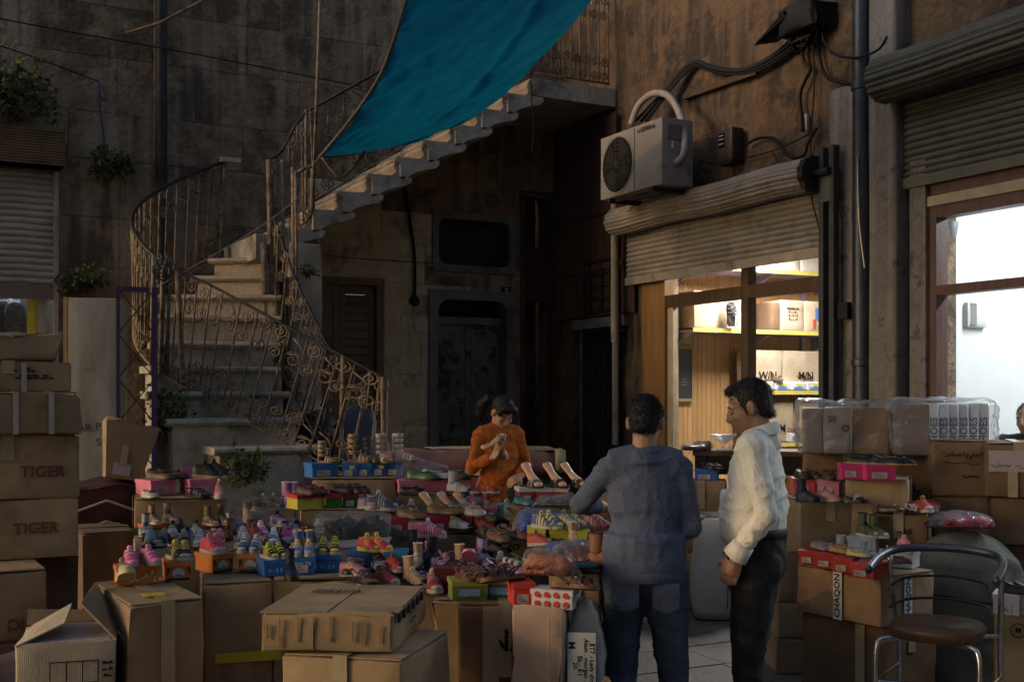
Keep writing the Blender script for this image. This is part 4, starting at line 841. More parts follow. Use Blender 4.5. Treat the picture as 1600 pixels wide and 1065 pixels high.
q.build('printed_grid', M['ink'], t); lettering(t, '=-=\n-- =\n=--', .025, (.155, -.0085, .25), M['ink'])
carton('dark carton under the open white lined carton', 24, 172, 1100, 0, .355, .44, -3, D=4.66, m='card_d')
tag(softbox(.4, .35, .62, .05, .05, 8, 12).build('goods_bag', flat((92, 80, 84), .6), None, 40, P(-25, 1065, 4.5) * 1 - Vector((0, 0, P(-25, 1065, 4.5).z)), face(20)), 'grey crumpled bag at the edge beside the open white carton', 'bag')
# behind the left stack
t = carton('open tan carton leaning at the foot of the white cupboard', 158, 222, 664, 1.19, 1.50, .26, 6, D=6.9, flaps=None, tape=False, m='card')
t.rotation_euler = (math.radians(-4), math.radians(10), t.rotation_euler.z)
for ch in list(t.children): bpy.data.objects.remove(ch)
def tapered(w0, w1, d0, d1, h, n=5):
    m = MB(); r = []
    for k in range(n + 1):
        f = k / n; a, b = (w0 + (w1 - w0) * f) / 2, (d0 + (d1 - d0) * f) / 2; r.append([(-a, -b, h * f), (a, -b, h * f), (a, b, h * f), (-a, b, h * f)])
    rin = [[(x * .95, y * .95, z) for x, y, z in q] for q in reversed(r[1:])]
    return m.loft(r + rin, True, True)
tapered(.2, .31, .16, .24, .33).build('body', M['card'], t); flap(t, [(-.155, -.12, .33), (-.155, .12, .33), (-.13, .11, .37), (-.06, -.12, .345)], M['card']); flap(t, [(.155, -.12, .33), (.155, .12, .33), (.2, .1, .30), (.19, -.1, .29)], M['card_in'])
MB().box(-.07, .03, -.092, -.088, .02, .09).build('address_label', flat((170, 160, 165)), t); MB().box(-.04, .0, -.104, -.1, .08, .3).build('tape', M['tape'], t)
carton('dark strapped bundle under the leaning tan carton', 116, 214, 752, .80, 1.175, .5, 8, D=6.75, m='maroon', jit=.04, flaps=None, tape=False, name='cloth_bundle', cat='bundle')
t = bpy.data.objects['cloth_bundle']
for z in (.26, .14): MB().tube([(-.2, -.03, z - .05), (0, -.045, z + .02), (.2, -.03, z - .06)], .008, 5).build('strap', M['strap_w'], t)
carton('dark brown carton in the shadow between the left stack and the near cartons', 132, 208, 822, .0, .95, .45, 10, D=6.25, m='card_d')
cb = thing('cupboard', 'tall pale cupboard with a glazed brown front facing left', 'cupboard', P(146, 600, 7.9), face(ray_yaw(146) - 6)); cb.location.z = 0
zc = 1.7 + 150 * 7.9 / F_PX
M['cup'] = mat('cupboard_panel', (.34, .31, .27), (.26, .235, .2), 4, .7, .3, 20, c3=(.17, .14, .11), s3=2.5, t3=(.5, .7), stretch=(1, 1, .3))
softbox(.335, .62, zc, .008, .004, 6).build('carcass', M['cup'], cb, 35)
for (y0, y1, z0, z1, m_) in ((.0, .05, 0, zc, 'wood_o'), (.57, .62, 0, zc, 'wood_o'), (.05, .57, zc - .16, zc, 'wood_o'), (.05, .57, zc - .9, zc - .85, 'wood_o'), (.28, .33, zc - .85, zc - .16, 'wood_o')): MB().box(-.195, -.168, y0, y1, z0, z1).build('front_rail', M[m_], cb)
MB().box(-.180, -.172, .05, .57, zc - .85, zc - .16).build('pane', M['glass'], cb); MB().box(-.171, -.1695, .05, .57, zc - .85, zc - .16).build('shelf_goods', flat((190, 185, 190)), cb)
for s, z, sz in (('AR P.', 1.32, .075), ('SON', 1.22, .07), ('- =', 1.12, .06), ('~ -', 1.72, .06)): lettering(cb, s, sz, (-.02 if s[0] in 'A~' else .09, -.006, z + .15), flat((70, 62, 62)), roll=4, bold=.0)
pf = thing('wire_screen', 'purple painted metal frame with wire lattice leaning by the stairs', 'screen', P(213, 600, 7.5), face(ray_yaw(213))); pf.location.z = 0
zf_ = 1.7 + 167 * 7.5 / F_PX; hw = 27 * 7.5 / F_PX
for s, r_ in ((-1, .011), (1, .018)): MB().box(s * hw - r_, s * hw + r_, -.02, .02, 0, zf_).build('upright', M['purple'], pf)
MB().box(-hw + .02, hw - .03, -.018, .018, zf_ - .035, zf_ - .002).build('head_bar', M['purple'], pf); MB().box(-hw + .02, hw - .03, -.018, .018, .3, .335).build('foot_bar', M['purple'], pf)
for k in range(7):
    for s in (-1, 1): MB().tube([(-hw * s, 0, .35 + k * .29), (hw * s, 0, .35 + (k + 1) * .29)], .005, 4).build('lattice_wire', M['iron_dark'], pf)
# ---- near cartons
t = carton('worn tall carton under the orange boxes at the left end of the display', 207, 317, 941, 0, .85, .68, 15, jit=.012, along_x=False)
MB().box(-.06, .03, .12, .2, t['h'] + .011, t['h'] + .013).build('yellow_tape', M['tape_y'], t)
MB().box(t['w'] * .18, t['w'] * .45, -.0135, -.0115, .45, .51).build('yellow_tape', M['tape_y'], t)
t = carton('tall carton with yellow tape under the second pair of orange boxes', 319, 425, 911, 0, .85, .62, 3, jit=.01)
for z in (.35, .5): MB().box(-.1, .19, -.0135, -.0115, z, z + .045).build('yellow_tape', M['tape_y'], t)
carton('tall carton under the three small blue boxes', 428, 553, 906, 0, .85, .58, 0, jit=.01)
carton('low carton on the ground under the bashed flat box', 440, 625, 1028, .32, .75, .52, -24, m='card', D=4.15, tape_m='tape')
carton('carton on the ground at the bottom of the near pile', 445, 640, 1180, 0, .315, .52, -22, D=4.15, m='card_d')
t = carton('bashed flat brown carton lying on the near pile', 404, 614, 968, .765, .90, .62, -15, jit=.014, tape=False, D=4.18, m='card', along_x=False, text=[])
lettering(t, 'FRAGILE ITEM\nHANDLE CARE\nTHIS WAY UP', .03, (-.07, .42, t['h'] + .012), M['ink'], 'top', 0, .0)
q = MB()
for k in range(8): fx = -.46 + k * .125 + rnd.uniform(-.05, .05); wk = rnd.uniform(.0006, .0016); q.box(fx * t['w'] - wk, fx * t['w'] + wk, -.0115, -.004, rnd.uniform(.005, .05), t['h'] - rnd.uniform(.005, .04))
q.build('crease', M['card'], t); lettering(t, '1-B --3 5 7\n1--B 2 ==\n-= 4 --=', .032, (t['w'] / 2 + .012, .3, t['h'] * .5), M['ink'], 'right', 0, .0004)
q = MB()
for k in range(6): q.box(t['w'] / 2 + .006, t['w'] / 2 + .014, .03 + k * .09, .07 + k * .09, t['h'] - .03, t['h'] + .002)
q.build('torn_edge', M['ink'], t)
MB().box(t['w'] / 2 - .16, t['w'] / 2 + .012, .03, .12, t['h'] + .006, t['h'] + .0085).build('shiny_tape', M['tape'], t)
t = carton('brown carton printed N/N behind the paper wrapped parcel', 716, 862, 945, 0, .80, .45, 2, m='card_d', along_x=False, text=[('N/N', .13, .10, .81, (14, 12, 12))])
MB().box(-t['w'] * .15 - .035, -t['w'] * .15 + .035, -.012, -.010, 0, t['h']).build('tape', M['tape'], t)
carton('crumpled carton with a split edge beside the N/N carton', 676, 722, 938, 0, .78, .4, -8, D=5.15, jit=.02)
# paper wrapped parcel and label bag
t = carton('pinkish paper wrapped parcel under the red spotted boxes', 798, 880, 958, 0, .85, .42, -14, m='card_l', jit=.022, flaps=None, tape=False, name='paper_parcel', cat='parcel', D=4.5)
M['kraft'] = mat('kraft_paper', (.46, .33, .25), (.38, .27, .2), 4, .75, .8, 9, c3=(.3, .21, .16), s3=2); t.children[0].data.materials[0] = M['kraft']
MB().tube([(-.03 + .08, -.026, .02), (.05, -.024, .4), (.055, -.026, .83)], .004, 5).build('paper_fold', M['kraft'], t)
lb = thing('clear_sack', 'clear wrapped white sack with a handwritten label beside the paper parcel', 'sack', P(911, 1065, 4.5), face(ray_yaw(911) - 4)); lb.location.z = 0
m = MB(); r = []
for k in range(15):
    f = k / 14; z = .10 + f * .78; ww = .078 * (1 - max(0, (f - .72) / .28) ** 2 * .75) * (.9 + .1 * min(1, f * 5)); dd = ww * .8
    r.append([((abs(math.cos(a)) ** .7) * math.copysign(ww, math.cos(a)) + .006 * math.sin(k * 2 + j), .09 + (abs(math.sin(a)) ** .7) * math.copysign(dd, math.sin(a)) + .005 * math.sin(k * 1.3 + j * 2), z) for j, a in enumerate([2 * pi * q / 18 for q in range(18)])])
m.loft(r); m.build('sack', flat((150, 150, 152), .5), lb, True)
m2 = MB(); m2.loft([[(x * 1.08, .09 + (y - .09) * 1.08 - .004, z + .01) for x, y, z in q] for q in r]); m2.build('clear_wrap', M['plastic'], lb, True)
MB().box(-.06, .05, -.0025, .0, .50, .77, Matrix.Translation((0, -.006, 0))).build('paper_label', flat((190, 190, 186)), lb)
for k, (s, x) in enumerate((('ET7 - Lady shoes', .035), ('Alain . morgan . 100', .012), ('Ek - 4:1', -.012), ('20:', -.03), ('M', -.045))):
    lettering(lb, s, .026 if k < 4 else .04, (x, -.0105, .64 if k < 4 else .72), M['ink'], roll=-90, bold=.0003)
MB().tube([(-.09, .0, .42), (0, -.015, .43), (.09, .02, .45)], .004, 5).build('string', M['wood_d'], lb)
t = carton('open carton with one brown flap raised at the bottom edge', 925, 985, 1110, 0, .42, .35, -10, D=4.45, flaps=None, tape=False)
flap(t, [(-.085, .0, .42), (.095, -.0, .42), (-.01, -.005, .61), (-.03, -.005, .61)], M['card'])
carton('dark green carton behind the blue sweater', 905, 992, 902, 0, .86, .4, 0, D=5.35, m='card_d'); t = [o for o in bpy.data.objects if o.get('label', '').startswith('dark green carton')][0]
for ch in t.children:
    if ch.name.startswith(('body', 'flap')): ch.data.materials[0] = flat((72, 78, 70), .8)
# ---- tiers behind
carton('carton carrying the striped trainers, left of three in the second tier', 218, 345, 859, 0, .92, .7, 4)
carton('carton carrying the trainers, middle of three in the second tier', 347, 478, 858, 0, .92, .7, 2)
carton('carton carrying the bagged dark shoes, right of three in the second tier', 480, 606, 858, 0, .92, .6, 0)
carton('upright carton under the pair of pink boxes near the purple frame', 214, 354, 779, 0, 1.10, .4, 3)
carton('carton under the plain white boxes', 376, 468, 822, 0, .95, .4, 2)
carton('carton under the red and green boxes', 468, 586, 796, 0, 1.05, .35, 0)
carton('carton under the row of blue boxes by the railing foot', 489, 618, 748, 0, 1.20, .35, -2)
carton('carton under the long pink boxes', 622, 752, 772, 0, 1.12, .35, 0)
carton('wide carton under the magenta boxes', 608, 748, 833, 0, .95, .26, 2)
carton('raised carton under the black sandals with foot forms', 640, 800, 803, 0, 1.02, .17, 0)
t = carton('carton printed LEO beside the wide carton under the magenta boxes', 750, 832, 832, 0, .95, .26, -2, text=[('LEO', .05, .1, .92, INK)])
carton('small carton behind the left magenta box', 588, 640, 824, 0, .95, .3, 0)
carton('carton under the pink baby boots', 556, 702, 890, 0, .85, .55, 0)
carton('carton under the dark walking shoes in the middle of the display', 704, 806, 890, 0, .85, .55, 0)
carton('low crumpled carton in front of the baby boots', 552, 692, 914, 0, .80, .26, 4, jit=.014, D=5.2)
carton('carton under the yellow boxes', 832, 936, 853, 0, .95, .5, -3)
carton('carton under the clear bagged sandals', 858, 938, 893, 0, .93, .42, -4)
carton('carton under the white and red boxes with the foot forms', 796, 892, 789, 0, 1.10, .4, -2)
carton('open tan carton at the left elbow of the blue sweater', 876, 958, 806, 0, 1.05, .38, -14, flaps='open', D=6.35)
# ---- right of the men
dt = thing('display_table', 'dark display table in front of the golden shop front', 'table', P(1165, 705, 9.25), face(ray_yaw(1165))); dt.location.z = 0
MB().box(-.42, .46, 0, .5, 1.20, 1.24).build('table_top', M['wood_d'], dt)
for sx_ in (-.38, .42):
    for sy_ in (.05, .45): MB().box(sx_ - .025, sx_ + .025, sy_ - .025, sy_ + .025, 0, 1.199).build('leg', M['wood_d'], dt)
MB().box(-.4, .44, .012, .03, 1.05, 1.199).build('apron', M['black'], dt)
carton('carton topped with a blue box between the two men', 1060, 1132, 752, .45, 1.005, .3, -4, D=9.1)
carton('tan carton on the ground below the blue topped carton', 1056, 1100, 892, 0, .445, .35, 0, D=9.1, w=.36)
sk = thing('woven_sack', 'tall white woven sack standing on the paving between the men', 'sack', P(1122, 960, 8.6), face(ray_yaw(1122) + 8)); sk.location.z = 0
m = MB(); r = []
for k in range(13):
    f = k / 12; ww = .19 * (.86 + .14 * math.sin(pi * min(1, f * 1.4))) * (1 - max(0, (f - .86) / .14) * .35); r.append([((abs(math.cos(a)) ** .55) * math.copysign(ww, math.cos(a)) + .012 * noise.noise(Vector((k, j, 3))), .15 + (abs(math.sin(a)) ** .55) * math.copysign(ww * .75, math.sin(a)) + .012 * noise.noise(Vector((k, j, 8))), .01 + f * .74) for j, a in enumerate([2 * pi * q / 20 for q in range(20)])])
M['sackw'] = mat('woven_white', (.62, .59, .56), (.52, .49, .46), 5, .7, .7, 14, wave=('Z', 60, .2)); m.loft(r); m.build('sack', M['sackw'], sk, True)
m = MB(); m.loft([[(x * s_, .15 + (y - .15) * s_, .74 + zz) for x, y, _ in r[-1]] for s_, zz in ((1, 0), (1.12, .03), (1.02, .06), (.6, .05), (.2, .03))]); m.build('tied_top', M['plastic_w'], sk, True)
MB().tube([(.07, .0, .1), (.075, -.004, .4), (.06, .0, .7)], .004, 5).build('seam', flat((70, 64, 60)), sk)
# right hand piles
carton('tan carton with a pale green side under the pink shoe boxes', 1252, 1342, 782, .74, 1.05, .42, 18, D=6.95, m='card', along_x=False)
carton('brown carton below the tan carton with the pale green side', 1218, 1335, 878, .44, .735, .45, 14, D=7.0)
carton('brown carton second from the ground in the pile behind the white shirt', 1216, 1330, 958, .22, .435, .45, 15, D=7.0)
carton('brown carton on the ground in the pile behind the white shirt', 1214, 1330, 1005, 0, .215, .45, 15, D=7.0, m='card')
carton('greenish carton standing behind the tan carton with the pale side', 1342, 1392, 768, 0, 1.12, .35, 6, D=7.3)
t = carton('carton with white tape printed CHAQON under the red boxes', 1248, 1366, 893, .50, .755, .42, -42, px=1308, w=.58, D=6.15, tape=False)
for fc, fx in (('front', .02), ('right', .2)):
    if fc == 'front': MB().box(fx * t['w'] - .03, fx * t['w'] + .03, -.011, -.009, 0, t['h']).build('printed_tape', M['white'], t); lettering(t, 'CHAQON', .052, (fx * t['w'], -.013, t['h'] * .5), M['ink'], roll=90, bold=.001)
    else: MB().box(t['w'] / 2 + .009, t['w'] / 2 + .011, fx - .03, fx + .03, 0, t['h']).build('printed_tape', M['white'], t); lettering(t, 'CHAQON', .052, (t['w'] / 2 + .013, fx, t['h'] * .5), flat((30, 60, 110)), 'right', 90, .001)
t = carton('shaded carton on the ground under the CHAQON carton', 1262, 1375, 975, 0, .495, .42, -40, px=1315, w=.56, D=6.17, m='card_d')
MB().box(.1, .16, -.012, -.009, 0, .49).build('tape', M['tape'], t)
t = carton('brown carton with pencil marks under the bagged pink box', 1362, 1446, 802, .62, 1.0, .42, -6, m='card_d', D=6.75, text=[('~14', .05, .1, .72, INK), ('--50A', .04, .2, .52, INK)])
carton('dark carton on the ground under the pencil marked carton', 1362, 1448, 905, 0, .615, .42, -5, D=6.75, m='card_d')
t = carton('large brown carton with Arabic handwriting at the right', 1460, 1540, 690, 1.09, 1.415, .5, 8, D=6.9, m='card_d', text=[])
def scrawl(t, strokes, s, ox, oz, m_, r=.0035, nm='handwriting'):
    q = MB()
    for st in strokes: q.tube(smoothpath([(ox + x * s, -.0105, oz + z * s) for x, z in st], 4), r, 4)
    q.build(nm, m_, t)
AR1 = [[(3.6, 1), (3.6, .2)], [(3.4, .3), (3.1, .2), (3.0, .5), (2.8, .2), (2.5, .2), (2.3, .5), (2.1, .2), (1.9, .1), (1.8, -.3), (1.5, -.4)], [(1.4, .3), (1.2, .5), (1.3, .1), (1.0, -.3)], [(.7, .9), (.65, .1)],
       [(.3, .4), (0, .2), (-.3, .5), (-.5, .2), (-.9, .2), (-1.2, .4)], [(-1.4, 1), (-1.45, .1)], [(-1.7, .3), (-2.0, .5), (-2.1, .1), (-2.6, 0)], [(-2.8, .7), (-3.2, .9)], [(2.6, .75), (2.65, .8)], [(-.4, .8), (-.3, .85)]]
AR2 = [[(3.4, .2), (2.2, -.1), (.6, .3), (-1, .1), (-3.2, .5)]]; AR3 = [[(1.4, .5), (1.1, .1), (.8, .4), (.5, .1), (.2, .4), (0, .1), (-.3, .4), (-.5, .1), (-.9, 0), (-1.1, .4), (-1.5, .3)], [(1.3, -.3), (1.25, -.25)], [(-.2, .75), (-.1, .8)]]
scrawl(t, AR1, .032, .0, .235, M['ink']); scrawl(t, AR2, .032, .0, .19, M['ink']); scrawl(t, AR3, .032, .06, .11, M['ink'])
t = carton('large brown carton bearing a pale paper notice at the right edge', 1543, 1640, 694, 1.09, 1.405, .5, 6, D=6.8, m='card_d', along_x=False)
MB().box(-.165, .165, -.0125, -.010, .15, .275).build('paper_notice', flat((165, 150, 150)), t)
scrawl(t, AR1, .026, .01, .245, flat((60, 45, 90)), .0022); scrawl(t, AR3, .045, .05, .17, M['ink'], .0035); scrawl(t, AR3, .04, -.1, .175, M['ink'], .0035)
MB().box(-.06, -.005, -.0125, -.0100, 0, .15).build('tape', M['tape_y'] if 0 else M['tape'], t)
carton('brown carton under the Arabic marked carton', 1462, 1542, 772, .80, 1.085, .5, 6, D=6.92, m='card_d'); carton('brown carton under the carton with the paper notice', 1544, 1640, 775, .80, 1.085, .5, 6, D=6.85, m='card_d')
carton('dark carton on the ground in the right hand pile', 1462, 1640, 880, 0, .795, .5, 6, D=6.95, m='card_d')
t = carton('brown carton with round stamp at the lower right corner', 1556, 1640, 966, .25, .60, .4, -4, D=5.75, m='card'); MB().tube([(-.02 + .035 * math.cos(a * pi / 8), -.011, .27 + .035 * math.sin(a * pi / 8)) for a in range(17)], .0025, 4).build('round_stamp', M['ink'], t); lettering(t, 'M', .035, (-.02, -.0105, .27), M['ink'])
carton('brown carton on the ground at the lower right corner', 1552, 1640, 1080, 0, .245, .4, -4, D=5.75, m='card_d')
carton('tall dark carton under the wrapped bales', 1258, 1390, 706, .0, 1.315, .45, 2, D=7.5, m='card_d'); carton('tall dark carton under the bale printed SHOES', 1394, 1478, 702, 0, 1.315, .45, 4, D=7.35, m='card_d')
carton('carton under the magenta shoe boxes at the right', 1322, 1416, 750, .0, 1.19, .3, -6, D=6.9)
# bales of boxes under clear film
def film_mb(w, d, h, seed, amp=.022):
    m = softbox(w, d, h, .05, .02, 26, seed); c = Vector((0, d / 2, h / 2)); out = []
    for v in m.v:
        p = Vector(v); q = p * 7 + noise.noise_vector(p * 4) * 1.2 + Vector((seed, 0, 0)); r = 1 - abs(noise.noise(q)) * 3; r2 = 1 - abs(noise.noise(q * 2.7)) * 3
        p += (p - c).normalized() * amp * (r * .6 + r2 * .35) * (1 if p.z > .01 else 0); out.append(tuple(p))
    m.v = out; return m
def film(t, w, d, h, dz=0, m_='plastic', seed=0, j=.02):
    me = softbox(w, d, h, .03, j, 13, seed); me.build('clear_film', M[m_], t, True, (0, -.0, dz))
def bale_box(label, x0, x1, ytop, z0, z1, D, c, rel=0, txt=None, dep=.42, txc=(70, 70, 74)):
    t = carton(label, x0, x1, ytop, z0, z1, dep, rel, D=D, flaps=None, tape=False, jit=.006, name='wrapped_box', cat='box'); t.children[0].data.materials[0] = flat(c, .6)
    if txt: lettering(t, txt, .062, (.0, -.0095, t['h'] * .45), flat(txc), roll=90, bold=.0015)
    return t
bale_box('grey box at the left end of the film wrapped bale', 1254, 1286, 638, 1.32, 1.61, 7.35, (120, 112, 112))
t = bale_box('grey box in the middle of the film wrapped bale', 1288, 1328, 636, 1.32, 1.615, 7.3, (128, 120, 120)); lettering(t, '20', .05, (-.03, -.0095, .22), M['ink']); lettering(t, 'O', .06, (.05, -.0095, .16), M['ink'])
bale_box('brown box at the right end of the film wrapped bale', 1332, 1388, 636, 1.32, 1.61, 7.28, (125, 95, 66))
bl = thing('film_wrap', 'crumpled clear film around the grey and brown boxes', 'plastic film', P(1321, 710, 7.18), face(ray_yaw(1321))); bl.location.z = 1.319
film_mb(.60, .52, .335, 21).build('sheet', M['plastic_w'], bl, True)
bale_box('dull pinkish end box of the bale printed SHOES', 1398, 1450, 632, 1.32, 1.635, 7.15, (120, 104, 98), 4)
for k in range(6):
    x0 = 1452 + k * 15.5; bale_box('white box with blue SHOES lettering, %s of six in the bale' % ('first', 'second', 'third', 'fourth', 'fifth', 'last')[k], x0, x0 + 14.8, 629 + .3 * k, 1.32, 1.64, 7.12 + .01 * k, (205, 212, 222), 6, 'SHOES', txc=(60, 76, 110))
bl = thing('film_wrap', 'crumpled clear film around the white boxes printed SHOES', 'plastic film', P(1476, 700, 7.0), face(ray_yaw(1476) + 4)); bl.location.z = 1.319
film_mb(.62, .56, .345, 33).build('sheet', M['plastic_w'], bl, True)
gb = thing('cloth_bale', 'large grey green cloth bale behind the chair', 'bale', P(1510, 905, 6.45), face(ray_yaw(1502))); gb.location.z = 0
m = MB(); r = []
for k in range(30):
    f = k / 29; ww = .33 * math.sqrt(max(.004, 1 - max(0, (f - .5) / .51) ** 2)); row = []
    for j_ in range(52):
        a = 2 * pi * j_ / 52; c_, s_ = (abs(math.cos(a)) ** .7) * math.copysign(1, math.cos(a)), (abs(math.sin(a)) ** .7) * math.copysign(1, math.sin(a)); p = Vector((ww * c_, .2 + ww * .7 * s_, f * .93)); q = p * 5 + noise.noise_vector(p * 3) * .8
        rr = (1 - abs(noise.noise(q)) * 3) * .6 + (1 - abs(noise.noise(q * 2.4)) * 3) * .35; row.append(tuple(p + Vector((c_, s_ * .7, .25)) * .035 * rr + Vector((0, 0, .06 * noise.noise(p * 2.2) * (f > .1)))))
    r.append(row)
m.loft(r); m.build('bale', mat('green_cloth', (.11, .118, .10), (.07, .076, .065), 4, .75, .8, 12), gb, True); MB().tube([(x * 1.01, y - .004, z) for x, y, z in r[17]][26:], .006, 5).build('tie_band', M['ink'], gb)
# ---- covered handcart at the foot of the door
hc = thing('covered_bench', 'low platform covered with flattened cardboard and a maroon roll along its edge', 'bench', P(735, 700, 7.75), face(ray_yaw(735) - 2)); hc.location.z = 0
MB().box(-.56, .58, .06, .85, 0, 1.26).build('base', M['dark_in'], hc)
MB().tube([(-.60 + k * .1, .02 + .01 * math.sin(k * 2), 1.24 + .01 * math.sin(k)) for k in range(13)], [.06] + [.085 + .006 * math.sin(k * 1.7) for k in range(11)] + [.06], 12).build('maroon_roll', mat('maroon_cloth', (.17, .085, .085), (.11, .055, .055), 6, .8, .8, 20), hc, True)
MB().lathe([(.001, 0), (.07, .0), (.085, .03), (.08, .07)], 14, Matrix.Translation((.64, .02, 1.25)) @ Matrix.Rotation(-pi / 2, 4, 'Y')).build('roll_end', mat('yellowed_cloth', (.25, .22, .12), None, 6, .8), hc, True)
for k, (x, y, w_, d_, a, z) in enumerate(((-.3, .42, .55, .6, 4, 1.285), (.12, .4, .6, .55, -7, 1.3), (.38, .46, .4, .5, 10, 1.315), (-.05, .3, .5, .4, 14, 1.328))):
    q = MB(); n = 6
    for i in range(n + 1):
        for j in range(n + 1): q.v.append((-w_ / 2 + w_ * i / n, -d_ / 2 + d_ * j / n, .006 * noise.noise(Vector((i * .6, j * .6, k)))))
    q.f = [(i * (n + 1) + j, (i + 1) * (n + 1) + j, (i + 1) * (n + 1) + j + 1, i * (n + 1) + j + 1) for i in range(n) for j in range(n)]
    nv = len(q.v); q.v += [(x_, y_, z_ - .007) for x_, y_, z_ in q.v]; q.f += [tuple(i + nv for i in reversed(f)) for f in q.f[:n * n]]
    edge = [i * (n + 1) for i in range(n + 1)] + [n * (n + 1) + j for j in range(1, n + 1)] + [i * (n + 1) + n for i in range(n - 1, -1, -1)] + [j for j in range(n - 1, 0, -1)]
    for u, v in zip(edge, edge[1:] + edge[:1]): q.f.append((u, v, v + nv, u + nv))
    q.build('cardboard_sheet', M['card'], hc, False, (x, y, z), math.radians(a))
# clutter under the stairs
for k, (px, py, D, s, c, lab) in enumerate(((508, 700, 9.6, .34, (26, 26, 30), 'black bin bag heaped under the stairs'), (556, 690, 9.3, .22, (62, 72, 96), 'pale denim bundle behind the railing foot'), (528, 735, 9.2, .3, (28, 27, 26), 'dark slumped bag behind the railing foot'), (578, 730, 9.4, .26, (50, 52, 60), 'grey blue bundle under the louvred shutter'))):
    t = thing('stuffed_bag', lab, 'bag', P(px, py, D)); t.location.z = 0; zt = P(px, py - 60, D).z
    m = MB(); m.ell((0, 0, zt * .5), (s, s * .8, zt * .5), 18, 14); m.v = [tuple(Vector(v) + noise.noise_vector(Vector(v) * 4 + Vector((k * 9, 0, 0))) * .09) for v in m.v]; m.v = [(x, y, max(0, z)) for x, y, z in m.v]
    m.build('bag_body', flat(c, .5), t, True); MB().tube([(0, 0, zt * .93), (.03, 0, zt), (-.02, .02, zt + .06)], .03, 7).build('knot', flat(c, .5), t, True)
# ================================================================== shoe boxes and shoes
def shoebox(label, mid, ybot, z, w, d, h, rel, c, lid=None, sticker=True, D=None, lidh=.022, open_=False, group=None):
    D = D or depth_of(ybot, z); loc = P(mid, ybot, D); loc.z = z
    t = thing('shoe_box', label, 'shoe box', loc, face(ray_yaw(mid) + rel), group); t['w'], t['d'], t['h'] = w, d, h
    mm = flat(c, .55); ml = flat(lid, .55) if lid else mm
    MB().box(-w / 2, w / 2, 0, d, 0, h - lidh if not open_ else h).build('box', mm, t)
    if not open_:
        e = .004; m = MB().box(-w / 2 - e, w / 2 + e, -e, d + e, h - lidh + .0005, h); m.v = [(x, y, zz + (0 if zz < h - .001 else rnd.uniform(-.002, .001))) for x, y, zz in m.v]; m.build('lid', ml, t)
    if sticker: MB().box(-w * .32, w * .2, -.0065, -.0048, h * .14, h * .52).build('sticker', flat((185, 182, 176), .6), t); q = MB(); [q.box(-w * .28, w * .1 - .01 * k, -.0078, -.0064, h * (.22 + .1 * k), h * (.25 + .1 * k)) for k in range(3)]; q.build('sticker_print', M['ink'], t)
    return t
def top_of(t, fx=0, fy=.5, dz=.001):
    a = t.rotation_euler.z; x, y = fx * t['w'], fy * t['d']
    return Vector(t.location) + Vector((x * math.cos(a) - y * math.sin(a), x * math.sin(a) + y * math.cos(a), t['h'] + dz))
# ---- shoe shapes: x runs from heel (0) to toe (1), scaled by the shoe's length
WID = [(0, .10), (.06, .155), (.18, .175), (.4, .165), (.55, .185), (.72, .21), (.86, .19), (.95, .125), (1, .04)]
def lerp_t(tab, s):
    for (a, u), (b, v) in zip(tab, tab[1:]):
        if s <= b: return u + (v - u) * (s - a) / (b - a)
    return tab[-1][1]
SS = [0, .03, .08, .18, .28, .4, .5, .6, .7, .8, .88, .94, .98, 1]
def outline(s_=1, k=1): return [(s, -lerp_t(WID, s) * k) for s in SS] + [(s, lerp_t(WID, s) * k) for s in reversed(SS)]
def sole_mb(th, heel=0, k=1.06, lift=0):
    m = MB(); o = outline(k=k); n = len(o)
    def zl(x): return heel * max(0, min(1, (.62 - x) / .42)) ** 1 + lift * max(0, (x - .85) / .15)
    vs = [(x, y, (zl(x) if heel > .08 and x < .12 or heel <= .08 else zl(x)) * (0 if heel <= .08 else 1)) for x, y in o] + [(x, y, th + zl(x)) for x, y in o]
    m.add(vs, [tuple(range(n - 1, -1, -1)), tuple(range(n, 2 * n))] + [(i, (i + 1) % n, (i + 1) % n + n, i + n) for i in range(n)])
    if heel > .08: m.box(.02, .13, -.08, .08, -.0, heel * .98)
    return m
def upper_mb(hp, z0, k=1.0):
    rings = []
    for s in SS:
        w, h = lerp_t(WID, s) * k, lerp_t(hp, s); rings.append([(s, w * math.copysign(abs(math.cos(a)) ** .75, math.cos(a)), z0 + h * math.sin(a) ** .8 if math.sin(a) > 0 else z0) for a in [pi * q / 10 for q in range(11)]])
    return MB().loft(rings, closed=False, caps=False)
def arch(s, hp, z0, wd, k=1.05, dz=.012):
    rings = []
    for ds in (-wd / 2, wd / 2):
        w, h = lerp_t(WID, s + ds) * k, lerp_t(hp, s + ds) + dz; rings.append([(s + ds, w * math.copysign(abs(math.cos(a)) ** .75, math.cos(a)), z0 + h * max(0, math.sin(a)) ** .8) for a in [pi * q / 10 for q in range(11)]])
    inner = [[(x, y * .94, z0 + (z - z0) * .95) for x, y, z in r] for r in reversed(rings)]
    return MB().loft([rings[0], rings[1], inner[0], inner[1], rings[0]], closed=False, caps=False)
def opening(hp, z0, c, a, b, dz=.006):
    pts = []
    for q in range(17):
        t = 2 * pi * q / 16; s = c + a * math.cos(t); y = b * math.sin(t); pts.append((s, y, z0 + lerp_t(hp, s) * (1 - .12 * (y / b) ** 2) + dz))
    lin = MB(); lin.add([(c, 0, z0 + lerp_t(hp, c) * .62)] + pts[:-1], [(0, 1 + q, 1 + (q + 1) % 16) for q in range(16)])
    return lin, MB().tube(pts, .016, 5)
